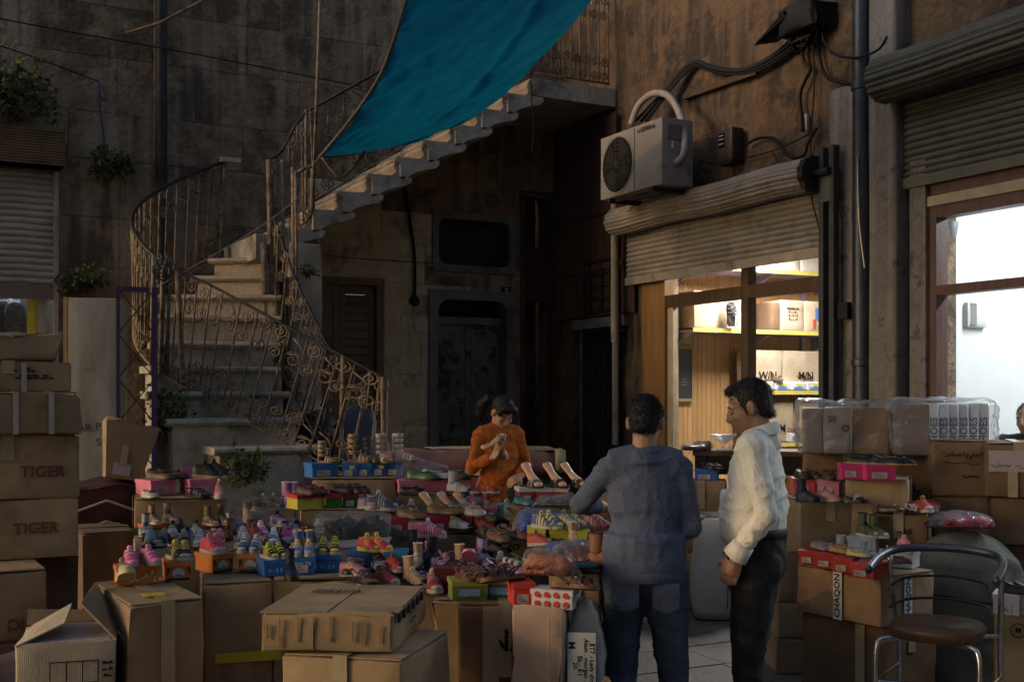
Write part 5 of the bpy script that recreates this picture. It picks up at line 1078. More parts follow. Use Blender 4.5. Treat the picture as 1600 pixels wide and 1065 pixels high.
HP = {'trainer': [(0, .30), (.08, .36), (.25, .34), (.42, .40), (.55, .31), (.7, .22), (.85, .17), (.96, .10), (1, .02)],
      'flat': [(0, .22), (.08, .25), (.25, .20), (.45, .17), (.6, .17), (.75, .16), (.88, .12), (.96, .07), (1, .02)],
      'boot': [(0, .30), (.08, .38), (.25, .42), (.42, .42), (.55, .30), (.7, .22), (.85, .18), (.96, .10), (1, .02)],
      'sandal': [(0, .10), (.2, .22), (.4, .27), (.55, .24), (.7, .19), (.85, .14), (1, .05)]}
SH_CACHE = {}
def shoe_parts(kind, cols):
    key = (kind, cols)
    if key in SH_CACHE: return SH_CACHE[key]
    main, sole, acc = [flat(c, .35 if kind in ('flat', 'metal') else .5) for c in cols]
    dark = flat((24, 20, 18), .8); out = []; add = lambda nm, mb, m_, sm=True: out.append((nm, mb.mesh(nm, m_, sm)))
    if kind in ('trainer', 'hightop', 'baby', 'strap'):
        hp = HP['trainer']; z0 = .085; add('sole', sole_mb(.09, .04, 1.07, .03), sole, 40); add('upper', upper_mb(hp, z0), main)
        l, r = opening(hp, z0, .22, .19, .125); add('lining', l, dark if kind != 'baby' else acc, False); add('collar', r, acc)
        add('toe_cap', MB().ell((.86, 0, z0 + .06), (.135, .165, .085), 12, 6), sole if kind != 'strap' else acc)
        for s in ((.46, .54, .62) if kind != 'strap' else (.44, .58)): add('lace' if kind != 'strap' else 'strap', arch(s, hp, z0, .022 if kind != 'strap' else .07), acc, False)
        for s in ((.32, .72) if kind == 'strap' else ()): add('stripe', arch(s, hp, z0, .03, 1.02, .004), acc, False)
        add('tongue', MB().ell((.38, 0, z0 + .43), (.05, .10, .09), 10, 6), acc)
        if kind == 'hightop':
            rings = []
            for k in range(6):
                f = k / 5; rings.append([(.2 + .03 * f + (.17 + .03 * f) * math.cos(a), .135 * math.sin(a), z0 + .25 + .55 * f) for a in [2 * pi * q / 14 for q in range(14)]])
            add('shaft', MB().loft(rings, True, False), main); add('cuff', MB().tube(rings[-1] + rings[-1][:1], .025, 5), acc); add('shaft_lining', MB().add([(.23, 0, z0 + .66)] + [tuple(p) for p in rings[-1]], [(0, 1 + q, 1 + (q + 1) % 14) for q in range(14)]), dark, False)
    elif kind in ('flat', 'metal', 'moc'):
        hp = HP['flat']; z0 = .035; add('sole', sole_mb(.04, 0, 1.03), sole, 40); add('upper', upper_mb(hp, z0), main); l, r = opening(hp, z0, .32, .27, .135); add('insole', l, acc if kind != 'moc' else dark, False); add('trim', r, acc if kind == 'moc' else main)
        add('bow', MB().ell((.66, -.05, z0 + .19), (.05, .06, .035), 8, 5).ell((.66, .05, z0 + .19), (.05, .06, .035), 8, 5), acc)
    elif kind in ('sandal', 'gladiator'):
        hp = HP['sandal']; z0 = .06; add('sole', sole_mb(.07, .03, 1.05, .02), sole, 40); fb = sole_mb(.012, 0, .98); fb.v = [(x, y, z + .071) for x, y, z in fb.v]; add('footbed', fb, acc, 40)
        for s, w_ in (((.78, .09), (.62, .08), (.48, .07)) if kind == 'sandal' else ((.8, .09), (.66, .08), (.52, .09))): add('strap', arch(s, hp, z0, w_), main, False)
        add('buckle', MB().ell((.55, -.17, z0 + .15), (.03, .02, .03), 8, 5), acc)
        if kind == 'sandal': add('heel_strap', MB().tube(smoothpath([(.42, -.17, z0), (.15, -.17, .25), (.0, 0, .30), (.15, .17, .25), (.42, .17, z0)], 4), .022, 5), main)
        else:
            for zz in (.28, .48, .68, .86): add('ankle_strap', MB().lathe([(.165, 0), (.178, .05), (.178, .11), (.165, .14), (.155, .07), (.165, 0)], 14, Matrix.Translation((.2, 0, zz)) @ Matrix.Rotation(.05, 4, 'Y')), main, False)
            add('heel_panel', MB().tube([(.02, 0, .06), (.03, 0, .5), (.03, 0, .98)], [.09, .07, .07], 8), main)
    elif kind == 'form':
        add('sole', sole_mb(.03, .0, 1.0), sole, 40)
        pth = smoothpath([(.97, 0, .07), (.82, 0, .10), (.62, 0, .20), (.42, 0, .33), (.26, 0, .47), (.15, 0, .58), (.10, 0, .63)], 4); tab = [(0, .06), (.12, .14), (.3, .165), (.55, .115), (.8, .15), (.92, .14), (.97, .1), (1, .04)]; N = len(pth) - 1
        rings = []
        for i, p in enumerate(pth):
            d = (pth[min(i + 1, N)] - pth[max(i - 1, 0)]).normalized(); u = d.cross(Vector((0, 1, 0))); r_ = lerp_t(tab, i / N); rings.append([p + Vector((0, 1, 0)) * r_ * math.cos(a) + u * r_ * .55 * math.sin(a) for a in [2 * pi * q / 12 for q in range(12)]])
        add('foot_form', MB().loft(rings), M['form'])
        for s, w_ in ((.8, .1), (.64, .1)): add('strap', arch(s, [(0, .2), (.5, .26), (.7, .2), (.85, .16), (1, .08)], .03, w_, 1.02, .02), main, False)
        add('buckle', MB().box(.66, .78, -.06, .06, .19, .235), acc, False)
    SH_CACHE[key] = out; return out
USED = {}
def shoe(kind, loc, heading, cols, label, L=.17, tilt=0, roll=0, cat='shoe', name=None, group=None):
    nm = name or {'sandal': 'sandal', 'gladiator': 'ankle_sandal', 'form': 'display_sandal', 'flat': 'flat_shoe', 'metal': 'flat_shoe', 'moc': 'loafer', 'hightop': 'high_top', 'baby': 'baby_shoe'}.get(kind, 'trainer')
    t = thing(nm, label, cat, loc, 0, group); t.rotation_mode = 'XYZ'
    t.rotation_euler = (math.radians(roll), -math.radians(tilt), face(heading)); t.scale = (L, L, L)
    for pn, me in shoe_parts(kind, cols): ob(pn, me, t)
    return t
def sh(kind, px, py, z, heading, cols, label, L=.17, **kw):
    D = depth_of(py, z); p = P(px, py, D); p.z = z + .001; return shoe(kind, p, heading, cols, label, L, **kw)
def pair(kind, t, cols, label, L=.16, heading=-90, gap=.5, fy=.85, n=2, **kw):
    nm = ('left', 'right')
    for i in range(n):
        fx = 0 if n == 1 else (-.5 + i) * gap
        rel = math.degrees(t.rotation_euler.z + YAW)
        shoe(kind, top_of(t, fx, fy), heading + rel + rnd.uniform(-10, 10), cols, (nm[i] + ' of ' if n > 1 else '') + label, L * rnd.uniform(.96, 1.04), **kw)
W_, K_, SILV, GOLD = (168, 164, 160), (26, 25, 27), (170, 170, 172), (165, 130, 60)
OR = (205, 120, 30); BL = (20, 105, 180); PK = (225, 120, 150); MG = (190, 25, 90); YE = (205, 205, 30); RD = (190, 40, 30)
# orange boxes on the near cartons
def blob(t, x, z, r, m_, nm='printed_circle', y=-.0052): MB().lathe([(r, 0), (r, .0015), (.001, .0015)], 18, Matrix.Translation((x, y, z)) @ Matrix.Rotation(pi / 2, 4, 'X')).build(nm, m_, t)
ob1 = shoebox('orange box with small white marks at the left end of the front row', 216, 912, .862, .175, .11, .082, 8, OR, sticker=False)
for k in range(9): MB().box(-.012, .012, -.0062, -.0045, -.004, .004, Matrix.Translation((rnd.uniform(-.07, .07), 0, rnd.uniform(.012, .05))) @ Matrix.Rotation(rnd.uniform(0, 3), 4, 'Y')).build('printed_mark', flat((225, 190, 140)), ob1)
blob(ob1, -.03, .03, .018, flat((225, 190, 140))); blob(ob1, -.03, .03, .012, flat(OR), y=-.007)
ob2 = shoebox('orange box with a white oval picture on the first tall carton', 279, 906, .862, .108, .16, .085, 6, OR, sticker=False)
ob3 = shoebox('orange box with a white oval picture on the second tall carton', 348, 893, .862, .108, .16, .085, 30, OR, sticker=False)
ob4 = shoebox('orange box with a white oval picture next to the small blue boxes', 391, 893, .862, .112, .16, .085, -6, OR, sticker=False)
def oval(b, w_, h_, z, c, y, nm):
    n = 16; MB().prism([(w_ * math.cos(2 * pi * k / n) * (1 + .08 * math.sin(3 * k)), z + h_ * math.sin(2 * pi * k / n) * (1 + .08 * math.cos(5 * k))) for k in range(n)], y, y + .0015).build(nm, flat(c), b)
for b in (ob2, ob3, ob4):
    oval(b, .036, .028, .034, (150, 120, 50), -.0062, 'printed_shape'); oval(b, .026, .022, .034, (185, 185, 178), -.0075, 'white_oval'); oval(b, .02, .007, .022, (120, 130, 140), -.0088, 'printed_shape')
    for sx_ in (-1, 1): MB().prism([(sx_ * .05, .06), (sx_ * .05, .02), (sx_ * .036, .058)], -.0062, -.0048).build('printed_corner', flat((55, 40, 25)), b)
for b in (ob2, ob3, ob4): MB().box(-.05, .05, -.0062, -.0046, .0, .012).build('printed_band', flat((60, 45, 25)), b)
bb1 = shoebox('small blue box nearest the orange ones', 430, 899, .862, .1, .15, .072, 14, BL, sticker=False)
bb2 = shoebox('small blue box with white print, middle of the three', 474, 897, .862, .105, .15, .08, 0, BL)
bb3 = shoebox('small blue box with a row of pale marks, right of the three', 512, 893, .862, .108, .15, .08, -4, BL, sticker=False)
for b, s in ((bb1, '+ - 2 3'), (bb3, '+ - 2 3'), (bb2, 'RACER')): lettering(b, s, .024, (0, -.0065, .05 if b is bb2 else .025), flat((150, 195, 225)), bold=.0006)
bb4 = shoebox('blue box turned sideways under the red and yellow trainers', 562, 883, .862, .14, .1, .07, -22, BL)
bb5 = shoebox('blue box with green printed hills beside the pink baby boots', 618, 889, .852, .105, .15, .085, -4, (50, 120, 165), sticker=False); MB().add([(-.05, -.006, .004), (.05, -.006, .004), (.05, -.006, .03), (.0, -.006, .02), (-.05, -.006, .045)], [(0, 1, 2, 3, 4)]).build('printed_hills', flat((60, 120, 40)), bb5)
# trainers on and around the front boxes
pair('strap', ob1, ((200, 70, 130), W_, (235, 150, 190)), 'the pink striped trainers on the orange box at the left end', .145, -80, .36)
pair('trainer', ob2, ((25, 28, 50), W_, (220, 200, 60)), 'the navy and white striped trainers on the first oval picture box', .145, -75, .5)
sh('trainer', 190, 912, .862, -60, (SILV, (210, 190, 120), GOLD), 'silver and gold trainer propped at the left end of the orange boxes', .17, tilt=25)
pair('trainer', ob3, ((190, 40, 80), W_, (225, 120, 150)), 'the raspberry red trainers on the second oval picture box', .155, -95, .5)
pair('strap', ob4, ((40, 70, 100), W_, (150, 170, 180)), 'the blue grey strap trainers on the third oval picture box', .145, -90, .5)
pair('strap', bb1, (K_, W_, YE), 'the black and yellow baby trainers on the blue box nearest the orange ones', .13, -85, .5)
pair('hightop', bb2, ((70, 110, 190), W_, (220, 190, 40)), 'the blue and white baby high tops on the middle blue box', .13, -90, .5)
pair('strap', bb3, ((60, 40, 30), W_, (200, 190, 60)), 'the brown and white baby trainers on the right blue box', .135, -92, .5)
pair('trainer', bb4, ((185, 30, 60), (220, 200, 60), (230, 200, 50)), 'the red and yellow trainers on the sideways blue box', .15, -20, .3, .5)
rows = [  # px, py, heading, kind, main, sole, accent, words
 (234, 848, -70, 'trainer', (120, 150, 175), W_, (160, 185, 200), 'pale blue trainer standing at the left end of the second tier'),
 (262, 852, -95, 'trainer', (40, 42, 60), W_, W_, 'navy trainer with white stripes left of the black toe capped one'),
 (286, 853, -70, 'trainer', (50, 45, 45), W_, W_, 'black and white trainer with a dark toe in the second tier'),
 (314, 853, -80, 'strap', (150, 150, 158), W_, (200, 200, 205), 'grey trainer with white straps in the second tier'),
 (344, 852, -78, 'trainer', (165, 40, 70), W_, (230, 150, 170), 'crimson and pink trainer right of the grey strapped one'),
 (376, 848, -65, 'strap', (120, 95, 175), W_, (220, 215, 230), 'violet trainer with white straps, nearer of two'),
 (404, 838, -65, 'strap', (170, 100, 165), W_, (230, 205, 230), 'mauve trainer with white straps behind the violet one'),
 (428, 850, -80, 'strap', (60, 100, 165), W_, (225, 230, 235), 'bright blue trainer with white straps beside the magenta one'),
 (450, 848, -82, 'trainer', (150, 40, 125), W_, (185, 60, 150), 'magenta trainer at the right end of the striped row'),
 (466, 856, -85, 'trainer', (40, 38, 44), W_, (110, 110, 120), 'charcoal trainer in front of the bagged dark shoes'),
 (270, 838, -75, 'trainer', (185, 180, 175), W_, (70, 60, 55), 'cream trainer with a dark opening behind the navy one'),
 (306, 836, -75, 'trainer', (175, 172, 170), W_, (60, 56, 52), 'off white trainer with a wide opening behind the grey one'),
 (338, 834, -80, 'trainer', (120, 45, 50), W_, (200, 190, 185), 'wine red trainer with a pale rim behind the crimson one'),
 (372, 832, -70, 'trainer', (95, 75, 120), W_, (190, 170, 200), 'dusky purple trainer behind the violet strapped one')]
for px, py, hd, kd, a, b, c, lab in rows: sh(kd, px, py, .922, hd, (a, b, c), lab, .15, tilt=6)
# boxes at the back of the second tier, left
gb1 = shoebox('green box with orange lid and yellow front behind the pale blue trainer', 250, 834, .922, .18, .11, .07, 14, (60, 120, 40), (205, 80, 30), D=6.28); MB().box(.02, .07, -.0062, -.0046, 0, .045).build('yellow_print', flat((215, 205, 40)), gb1)
gb2 = shoebox('yellow green box with orange lid behind the wine red trainer', 335, 830, .922, .17, .11, .06, 12, (150, 150, 40), (195, 80, 30), D=6.3)
for b, c, lab in ((gb1, (150, 125, 100), 'the tan baby shoes on the orange lidded green box'), (gb2, (110, 90, 50), 'the olive baby shoes on the yellow green box')): pair('hightop', b, (c, (190, 180, 160), (90, 75, 60)), lab, .12, -70, .45, .6)
sh('trainer', 283, 832, .923, -80, (K_, (60, 55, 50), (90, 80, 70)), 'small black shoe between the green and the yellow green boxes', .15)
# pink boxes by the purple frame
pk1 = shoebox('pink box with a white sticker in front of the purple frame', 255, 776, 1.112, .15, .2, .088, 26, PK, D=6.7); pk2 = shoebox('pink box with raised lid right of the purple frame', 318, 772, 1.112, .16, .19, .088, 18, PK, D=6.75)
flap(pk2, [(-.08, .19, .085), (.09, .19, .085), (.1, .2, .16), (-.07, .2, .15)], flat(PK), nm='raised_lid')
pair('moc', pk1, ((95, 70, 55), (60, 45, 35), (70, 50, 40)), 'the brown loafers on the pink box before the purple frame', .2, -60, .4, .7); pair('trainer', pk2, (K_, (150, 130, 105), (60, 55, 50)), 'the black shoes on the pink box with the raised lid', .19, -35, .35, .6)
# white boxes
wb1 = shoebox('plain white box left of its pair in the middle of the display', 408, 818, .952, .15, .16, .075, 14, (190, 186, 184)); wb2 = shoebox('plain white box right of its pair beside the red lidded boxes', 446, 816, .952, .1, .16, .085, -4, (190, 186, 184), sticker=False)
pair('trainer', wb1, ((120, 105, 95), W_, (180, 170, 160)), 'the stone grey shoes on the left plain white box', .16, -25, .4, .5)
pair('hightop', wb2, ((165, 120, 165), (190, 170, 190), (200, 160, 200)), 'the lilac boots on the right plain white box', .16, -50, .4, .55)
sh('trainer', 388, 808, .955, -70, (K_, (50, 48, 48), (90, 90, 95)), 'small dark shoe behind the left plain white box', .17)
# red / green / yellow boxes
for k, (px, c, lab) in enumerate(((486, (200, 190, 30), 'yellow sided box with red lid, left of the row of three'), (522, (40, 110, 40), 'green box with red lid, middle of the row of three'), (548, (40, 110, 40), 'green box with red lid and white sticker, right of the row of three'))):
    b = shoebox(lab, px, 795 - k, 1.055, (.16, .09, .085)[k], .16, .082, (22, 0, 0)[k], c, (190, 35, 35), k == 2)
    pair('moc', b, (((90, 40, 35), K_, (110, 60, 50)), (K_, K_, (70, 65, 62)), ((60, 36, 34), K_, (90, 60, 50)))[k], ('the wine brown sandals on the yellow sided box', 'the black slip ons on the middle red lidded box', 'the dark brown slip ons on the right red lidded box')[k], .17, (-80, -30, -60)[k], .45, .6)
# blue boxes with ankle sandals
for k, (px, w_) in enumerate(((508, .155), (546, .085), (569, .082), (592, .08), (614, .098))):
    o_ = ('first', 'second', 'third', 'fourth', 'last')[k]
    b = shoebox('bright blue box, %s from the stairs in the row under the ankle sandals' % o_, px, 746 - .4 * k, 1.205, w_, .16, .085, (18, 0, 0, 0, -4)[k], (18, 110, 190))
    if k in (1, 3): MB().box(.0, .03, -.0065, -.0046, .05, .07).build('yellow_tag', flat((200, 200, 60)), b)
    shoe('gladiator', top_of(b, -.05, .6), (-30, -20, -40, -60, -25)[k], (((160, 135, 105), (110, 85, 60), (175, 150, 110)), ((150, 120, 85), (120, 90, 60), GOLD), ((90, 85, 80), (80, 70, 60), SILV), ((175, 165, 150), (120, 100, 80), SILV), ((185, 180, 172), (130, 105, 75), GOLD))[k], '%s ankle sandal standing on the %s bright blue box by the railing' % (('pale tan', 'camel', 'grey', 'cream', 'white')[k], o_), (.13, .17, .15, .17, .17)[k])
# pink boxes with flats
p1 = shoebox('long pink box under the green and silver flats', 668, 769, 1.122, .33, .18, .075, 10, (220, 125, 150), sticker=False); p2 = shoebox('short pink box with a pale sticker at the girl\'s elbow', 731, 768, 1.122, .098, .19, .085, -6, (225, 130, 150))
for fx, hd, c, lab in ((-.32, -25, (70, 105, 60), 'green flat shoe at the left of the long pink box'), (-.05, -20, SILV, 'silver flat shoe in the middle of the long pink box'), (.24, -22, (75, 70, 70), 'dark grey flat shoe at the right of the long pink box')): shoe('metal', top_of(p1, fx, .45), hd, (c, K_, (110, 85, 60)), lab, .21)
shoe('metal', top_of(p2, -.2, .5), -30, ((140, 135, 40), K_, (110, 90, 50)), 'olive yellow flat shoe on the short pink box', .2)
t = thing('plastic_sleeve', 'clear grey plastic sleeve standing behind the green flats', 'plastic sleeve', top_of(p1, -.05, .8), face(ray_yaw(660)))
for k in range(4): MB().add([(-.16 + k * .08, .02, .16 - k * .022), (-.08 + k * .08, .02, .14 - k * .022), (-.04 + k * .08, -.03, .0), (-.14 + k * .08, -.03, .0), (-.16 + k * .08, .026, .16 - k * .022), (-.08 + k * .08, .026, .14 - k * .022), (-.04 + k * .08, -.024, .0), (-.14 + k * .08, -.024, .0)], [(0, 1, 2, 3), (7, 6, 5, 4), (0, 4, 5, 1), (2, 6, 7, 3), (1, 5, 6, 2), (0, 3, 7, 4)]).build('fold', M['plastic_w'], t)
# magenta boxes in the centre
m1 = shoebox('magenta box with gold flats, left of the three in the centre', 622, 831, .952, .115, .15, .075, -6, MG); m2 = shoebox('magenta box with a pale grille, middle of the three in the centre', 684, 832, .952, .16, .15, .095, 20, MG); m3 = shoebox('magenta box with wrapped shoes, right of the three in the centre', 722, 831, .952, .105, .15, .095, -4, MG)
pair('metal', m1, ((120, 85, 40), K_, (150, 115, 60)), 'the bronze flats on the left magenta box', .2, -40, .3, .4, n=1); pair('metal', m2, ((120, 90, 45), K_, (160, 120, 70)), 'the gold and black flats on the middle magenta box', .2, -35, .35, .45); pair('metal', m3, ((175, 150, 140), (120, 100, 90), (190, 150, 130)), 'the pinkish film wrapped flats on the right magenta box', .2, -50, .35, .45)
t = thing('plastic_bag', 'clear crumpled bag over the flats on the right magenta box', 'plastic bag', top_of(m3, 0, .5)); film_mb(.15, .2, .1, 8, .012).build('film', M['plastic'], t, True, (0, -.1, 0), face(-8))
sh('trainer', 651, 838, .952, -20, ((170, 70, 110), W_, (220, 190, 200)), 'pink white soled trainer between the magenta boxes', .17)
fr3 = (('left', 655), ('middle', 682), ('right', 706))
for k, (o_, px) in enumerate(fr3): sh('form', px, 806, 1.022, -38 + 6 * k, (K_, K_, SILV), 'black sandal on an upright flesh coloured foot form, %s of the central three' % o_, .21, cat='sandal')
for k, (px, lab) in enumerate(((738, 'left of the red and white laced trainers before the girl'), (758, 'right shoe of the red and white laced trainers before the girl'))): sh('hightop', px, 806, 1.022, -75, ((165, 30, 45), W_, W_), lab, .15)
sh('trainer', 780, 806, 1.022, -50, ((70, 120, 120), W_, (180, 190, 190)), 'teal and white trainer right of the red laced pair', .17)
sh('sandal', 792, 811, 1.022, -20, ((80, 60, 40), (110, 85, 55), (90, 70, 50)), 'brown flat sandal on the green box edge before the girl', .2)
for k, (px, c, lab) in enumerate(((752, (200, 200, 30), 'lime yellow flat box under the red laced trainers'), (790, (30, 95, 70), 'dark green flat box right of the lime one'))): shoebox(lab, px, 828, .952, .14, .1, .045, -6, c, sticker=False, D=6.4)
for px, py, z, hd, c, lab in ((572, 796, 1.053, -15, (60, 75, 95), 'slate blue trainer at the right end of the red lidded boxes'), (594, 823, .953, -20, (90, 80, 80), 'grey trainer with orange marks behind the bagged shoes'), (612, 819, .953, -30, (35, 35, 40), 'black trainer behind the left magenta box'), (630, 822, .953, -12, (150, 60, 80), 'dusty red trainer lying behind the magenta boxes')): sh('trainer', px, py, z, hd, (c, W_, (200, 110, 50) if 'orange' in lab else (170, 170, 175)), lab, .19)
bo = shoebox('pale olive box behind the grey trainer with orange marks', 626, 812, .952, .15, .12, .07, -2, (150, 145, 90), D=6.66)
pair('trainer', bo, ((45, 50, 60), W_, (130, 140, 150)), 'the dark blue trainers on the pale olive box', .17, -20, .4, .5)
# dark shoes in clear bags on the second tier
for k, (px, py, lab) in enumerate(((492, 846, 'navy shoe in the heap left of the clear bag'), (512, 840, 'dark blue shoe with white edge topping the heap'), (536, 850, 'black shoe at the front of the clear bag'), (556, 846, 'black shoe in the middle of the clear bag'), (578, 848, 'charcoal shoe at the right of the clear bag'), (524, 838, 'black shoe at the back left of the clear bag'), (566, 836, 'charcoal shoe at the back of the clear bag'))): sh('trainer', px, py, .924, -30 + 25 * (k % 3), (((24, 28, 45), (26, 32, 60), K_, K_, (46, 42, 44), K_, (46, 42, 44))[k], (60, 60, 64) if k != 1 else W_, (60, 62, 70)), lab, .2, tilt=rnd.uniform(0, 14))
t = thing('plastic_bag', 'large clear shiny bag over dark shoes on the second tier', 'plastic bag', P(550, 853, 5.82)); t.location.z = .925; film_mb(.36, .36, .15, 4).build('film', M['plastic'], t, True, (0, 0, 0), face(ray_yaw(550))); MB().add([(-.2, -.03, .002), (.18, -.05, .012), (.2, -.0, .05), (-.17, .0, .03), (-.2, -.03, .0), (.18, -.05, .01), (.2, -.0, .048), (-.17, .0, .028)], [(0, 1, 2, 3), (7, 6, 5, 4), (0, 4, 5, 1), (1, 5, 6, 2), (2, 6, 7, 3), (3, 7, 4, 0)]).build('header_card', flat((150, 150, 155)), t, rz=face(ray_yaw(550)))
# shelf in front of the centre
sh('hightop', 646, 884, .852, -40, ((225, 110, 170), (215, 150, 190), (240, 160, 200)), 'left pink baby boot by the green hill box', .13); sh('hightop', 664, 882, .852, -30, ((225, 110, 170), (215, 150, 190), (240, 160, 200)), 'right pink baby boot by the navy shoe', .13)
mid = [(684, 886, -150, 'hightop', (28, 32, 55), (50, 52, 70), (60, 70, 100), .17, 'navy suede shoe right of the pink baby boots'), (712, 872, -20, 'moc', (24, 22, 24), K_, (50, 46, 46), .21, 'black loafer at the back of the middle shelf'), (758, 868, -30, 'hightop', (22, 20, 22), K_, (50, 46, 46), .16, 'black ankle shoe at the back right of the middle shelf'),
       (706, 892, -70, 'sandal', (60, 36, 30), K_, (130, 70, 60), .18, 'dark red sandal in front of the black loafer'), (734, 890, -90, 'flat', (225, 130, 160), (200, 110, 140), (235, 170, 190), .17, 'pale pink clog standing toe up on the middle shelf'), (762, 892, -20, 'sandal', (195, 190, 185), (120, 115, 110), (190, 160, 140), .2, 'white sandal with a flower on the middle shelf'), (788, 880, -60, 'sandal', (170, 170, 60), (80, 100, 170), (60, 90, 190), .17, 'yellow and blue sandal at the right of the middle shelf'), (800, 886, -100, 'sandal', (60, 90, 190), (150, 40, 60), (190, 190, 60), .16, 'blue sandal with a red sole beside the yellow and blue one'), (797, 896, -70, 'flat', (200, 120, 170), W_, (230, 200, 220), .15, 'pink and white small shoe near the spotted boxes')]
for px, py, hd, kd, a, b, c, L, lab in mid: sh(kd, px, py, .852, hd, (a, b, c), lab, L, tilt=40 if 'toe up' in lab else 4)
for px, py, hd, c, lab in ((765, 842, -60, (110, 75, 60), 'tan ankle shoe on the LEO carton'), (776, 838, -40, (40, 34, 34), 'black slip on at the back of the LEO carton'), (798, 838, -60, (105, 70, 58), 'brown loafer at the right of the LEO carton'), (822, 838, -30, (50, 44, 46), 'charcoal loafer beside the blue bag'), (752, 836, -50, (80, 50, 44), 'chestnut loafer beside the right magenta box')): sh('moc', px, py, .952, hd, (c, K_, (130, 100, 80)), lab, .19)
# fronts on the low carton and N/N carton
sh('trainer', 566, 921, .802, -80, ((150, 160, 200), W_, (70, 90, 160)), 'white and blue laced trainer peeping over the flat box', .17); sh('sandal', 552, 906, .853, -50, ((50, 40, 36), K_, (160, 130, 60)), 'dark sandal with a gold tag behind the white and blue trainer', .18); sh('trainer', 672, 918, .802, -75, ((150, 40, 40), W_, W_), 'red canvas shoe with white laces at the edge of the flat box', .17)
g1 = shoebox('green and yellow printed box, left on the N/N carton', 734, 938, .806, .15, .16, .085, 8, (110, 130, 50), (150, 150, 60), sticker=False); g2 = shoebox('green and yellow printed box, right on the N/N carton', 781, 935, .806, .105, .16, .085, -4, (95, 120, 60), (150, 160, 60), sticker=False)
for b in (g1, g2): MB().box(-.045, .045, -.0062, -.0046, .02, .05).build('blue_print', flat((120, 150, 190)), b); q = MB(); [q.add([(-.06 + k * .015, -.0070, 0), (-.052 + k * .015, -.0070, rnd.uniform(.015, .03)), (-.045 + k * .015, -.0070, 0)], [(0, 1, 2)]) for k in range(7)]; q.build('printed_grass', flat((70, 110, 30)), b)
pair('sandal', g1, ((110, 75, 50), (90, 60, 40), (150, 110, 70)), 'the brown baby sandals on the left green and yellow box', .16, -80, .4); pair('sandal', g2, ((45, 36, 32), K_, (140, 110, 80)), 'the black baby sandals on the right green and yellow box', .16, -85, .45)
r0 = shoebox('dark red box standing behind the green and yellow boxes', 700, 905, .806, .12, .12, .1, 0, (95, 25, 30), D=5.25, sticker=False)
# yellow boxes, blue bags
for k, (px, w_) in enumerate(((838, .085), (876, .105), (907, .09))):
    b = shoebox(('yellow box half behind the LEO carton', 'yellow box in the middle of its row of three', 'yellow box nearest the blue sweater')[k], px, 851, .952, w_, .16, .08, (0, 8, -4)[k], (200, 205, 25), sticker=False); lettering(b, 'M.', .03, (.01, -.0065, .02), M['ink'])
    pair('strap', b, (((60, 80, 140), W_, (200, 190, 90)), ((170, 160, 150), W_, (120, 130, 100)), ((110, 60, 70), (90, 60, 60), (150, 100, 110)))[k], ('the blue and white trainers on the half hidden yellow box', 'the cream trainers on the middle yellow box', 'the plum sandals on the yellow box by the sweater')[k], .15, -35, .4, .5)
def bag(label, px, py, z, w, d, h, c, seed, rel=0, film=True, D=None):
    D = D or depth_of(py, z); p = P(px, py, D); p.z = z; t = thing('goods_bag', label, 'bag', p, face(ray_yaw(px) + rel)); m = softbox(w, d, h, .03, .02, 10, seed); m.v = [(x, y, z_ * (1 - .55 * ((2 * x / w) ** 4 + (2 * (y - d / 2) / d) ** 4) / 2)) for x, y, z_ in m.v]; m.build('contents', mat('bag_%d_%d_%d' % c, rgb(c), tuple(v * .3 for v in rgb(c)), 26, .3, 1.5, 30, c3=(.35, .33, .32), s3=22, t3=(.6, .64)), t, True)
    if film: m2 = film_mb(w * 1.05, d * 1.05, h * 1.1, seed + 1, .012); m2.v = [(x, y, z_ * (1 - .5 * ((2 * x / w) ** 4 + (2 * (y - d / 2) / d) ** 4) / 2.8)) for x, y, z_ in m2.v]; m2.build('film', M['plastic'], t, True)
    return t
bag('large royal blue plastic bag behind the yellow boxes', 852, 836, .952, .26, .22, .13, (30, 70, 170), 51, 10, D=5.95)
bag('small clear bag of blue slippers in front of the yellow boxes', 880, 876, .932, .2, .14, .06, (50, 75, 175), 53, -10, D=5.42)
bag('clear bag of red and silver sandals at the edge beside the sweater', 904, 890, .932, .24, .24, .08, (120, 70, 80), 55, -16, D=5.1)
bag('flattened grey plastic sheet of slippers under the hand of the blue sweater', 905, 792, 1.052, .26, .2, .05, (120, 120, 126), 57, -6, D=6.25)
bag('grey crumpled film beside the foot form boxes', 868, 790, 1.102, .2, .14, .05, (110, 108, 112), 59, 0, D=6.12)
# red spotted boxes on the parcel
s1 = shoebox('orange red box with white sticker at the front corner of the parcel', 819, 946, .852, .085, .15, .09, 10, (205, 50, 25)); s2 = shoebox('white box with big red spots and a red end on the parcel', 862, 950, .852, .17, .1, .075, -20, (200, 190, 190), sticker=False, lid=(200, 190, 190))
for k in range(8): blob(s2, -.06 + .04 * (k // 2), .018 + .036 * (k % 2), .012, flat((190, 30, 30)), 'red_spot')
MB().box(-.0895, -.0865, .0, .1, 0, .075).build('red_end', flat((205, 50, 25)), s2)
shoe('sandal', top_of(s1, .2, .7), -150, ((70, 40, 30), (110, 70, 45), (190, 120, 85)), 'film wrapped tan sandal lying on the orange red box', .2, roll=18, cat='sandal'); shoe('sandal', top_of(s2, -.1, .4), -20, ((60, 36, 30), (110, 70, 45), (190, 120, 85)), 'film wrapped tan sandal lying on the red spotted box', .2, roll=-14, cat='sandal')
t = bag('pair of flesh coloured sandals folded in shiny film above the spotted boxes', 852, 905, .945, .22, .14, .09, (190, 115, 80), 61, -14, D=4.75)
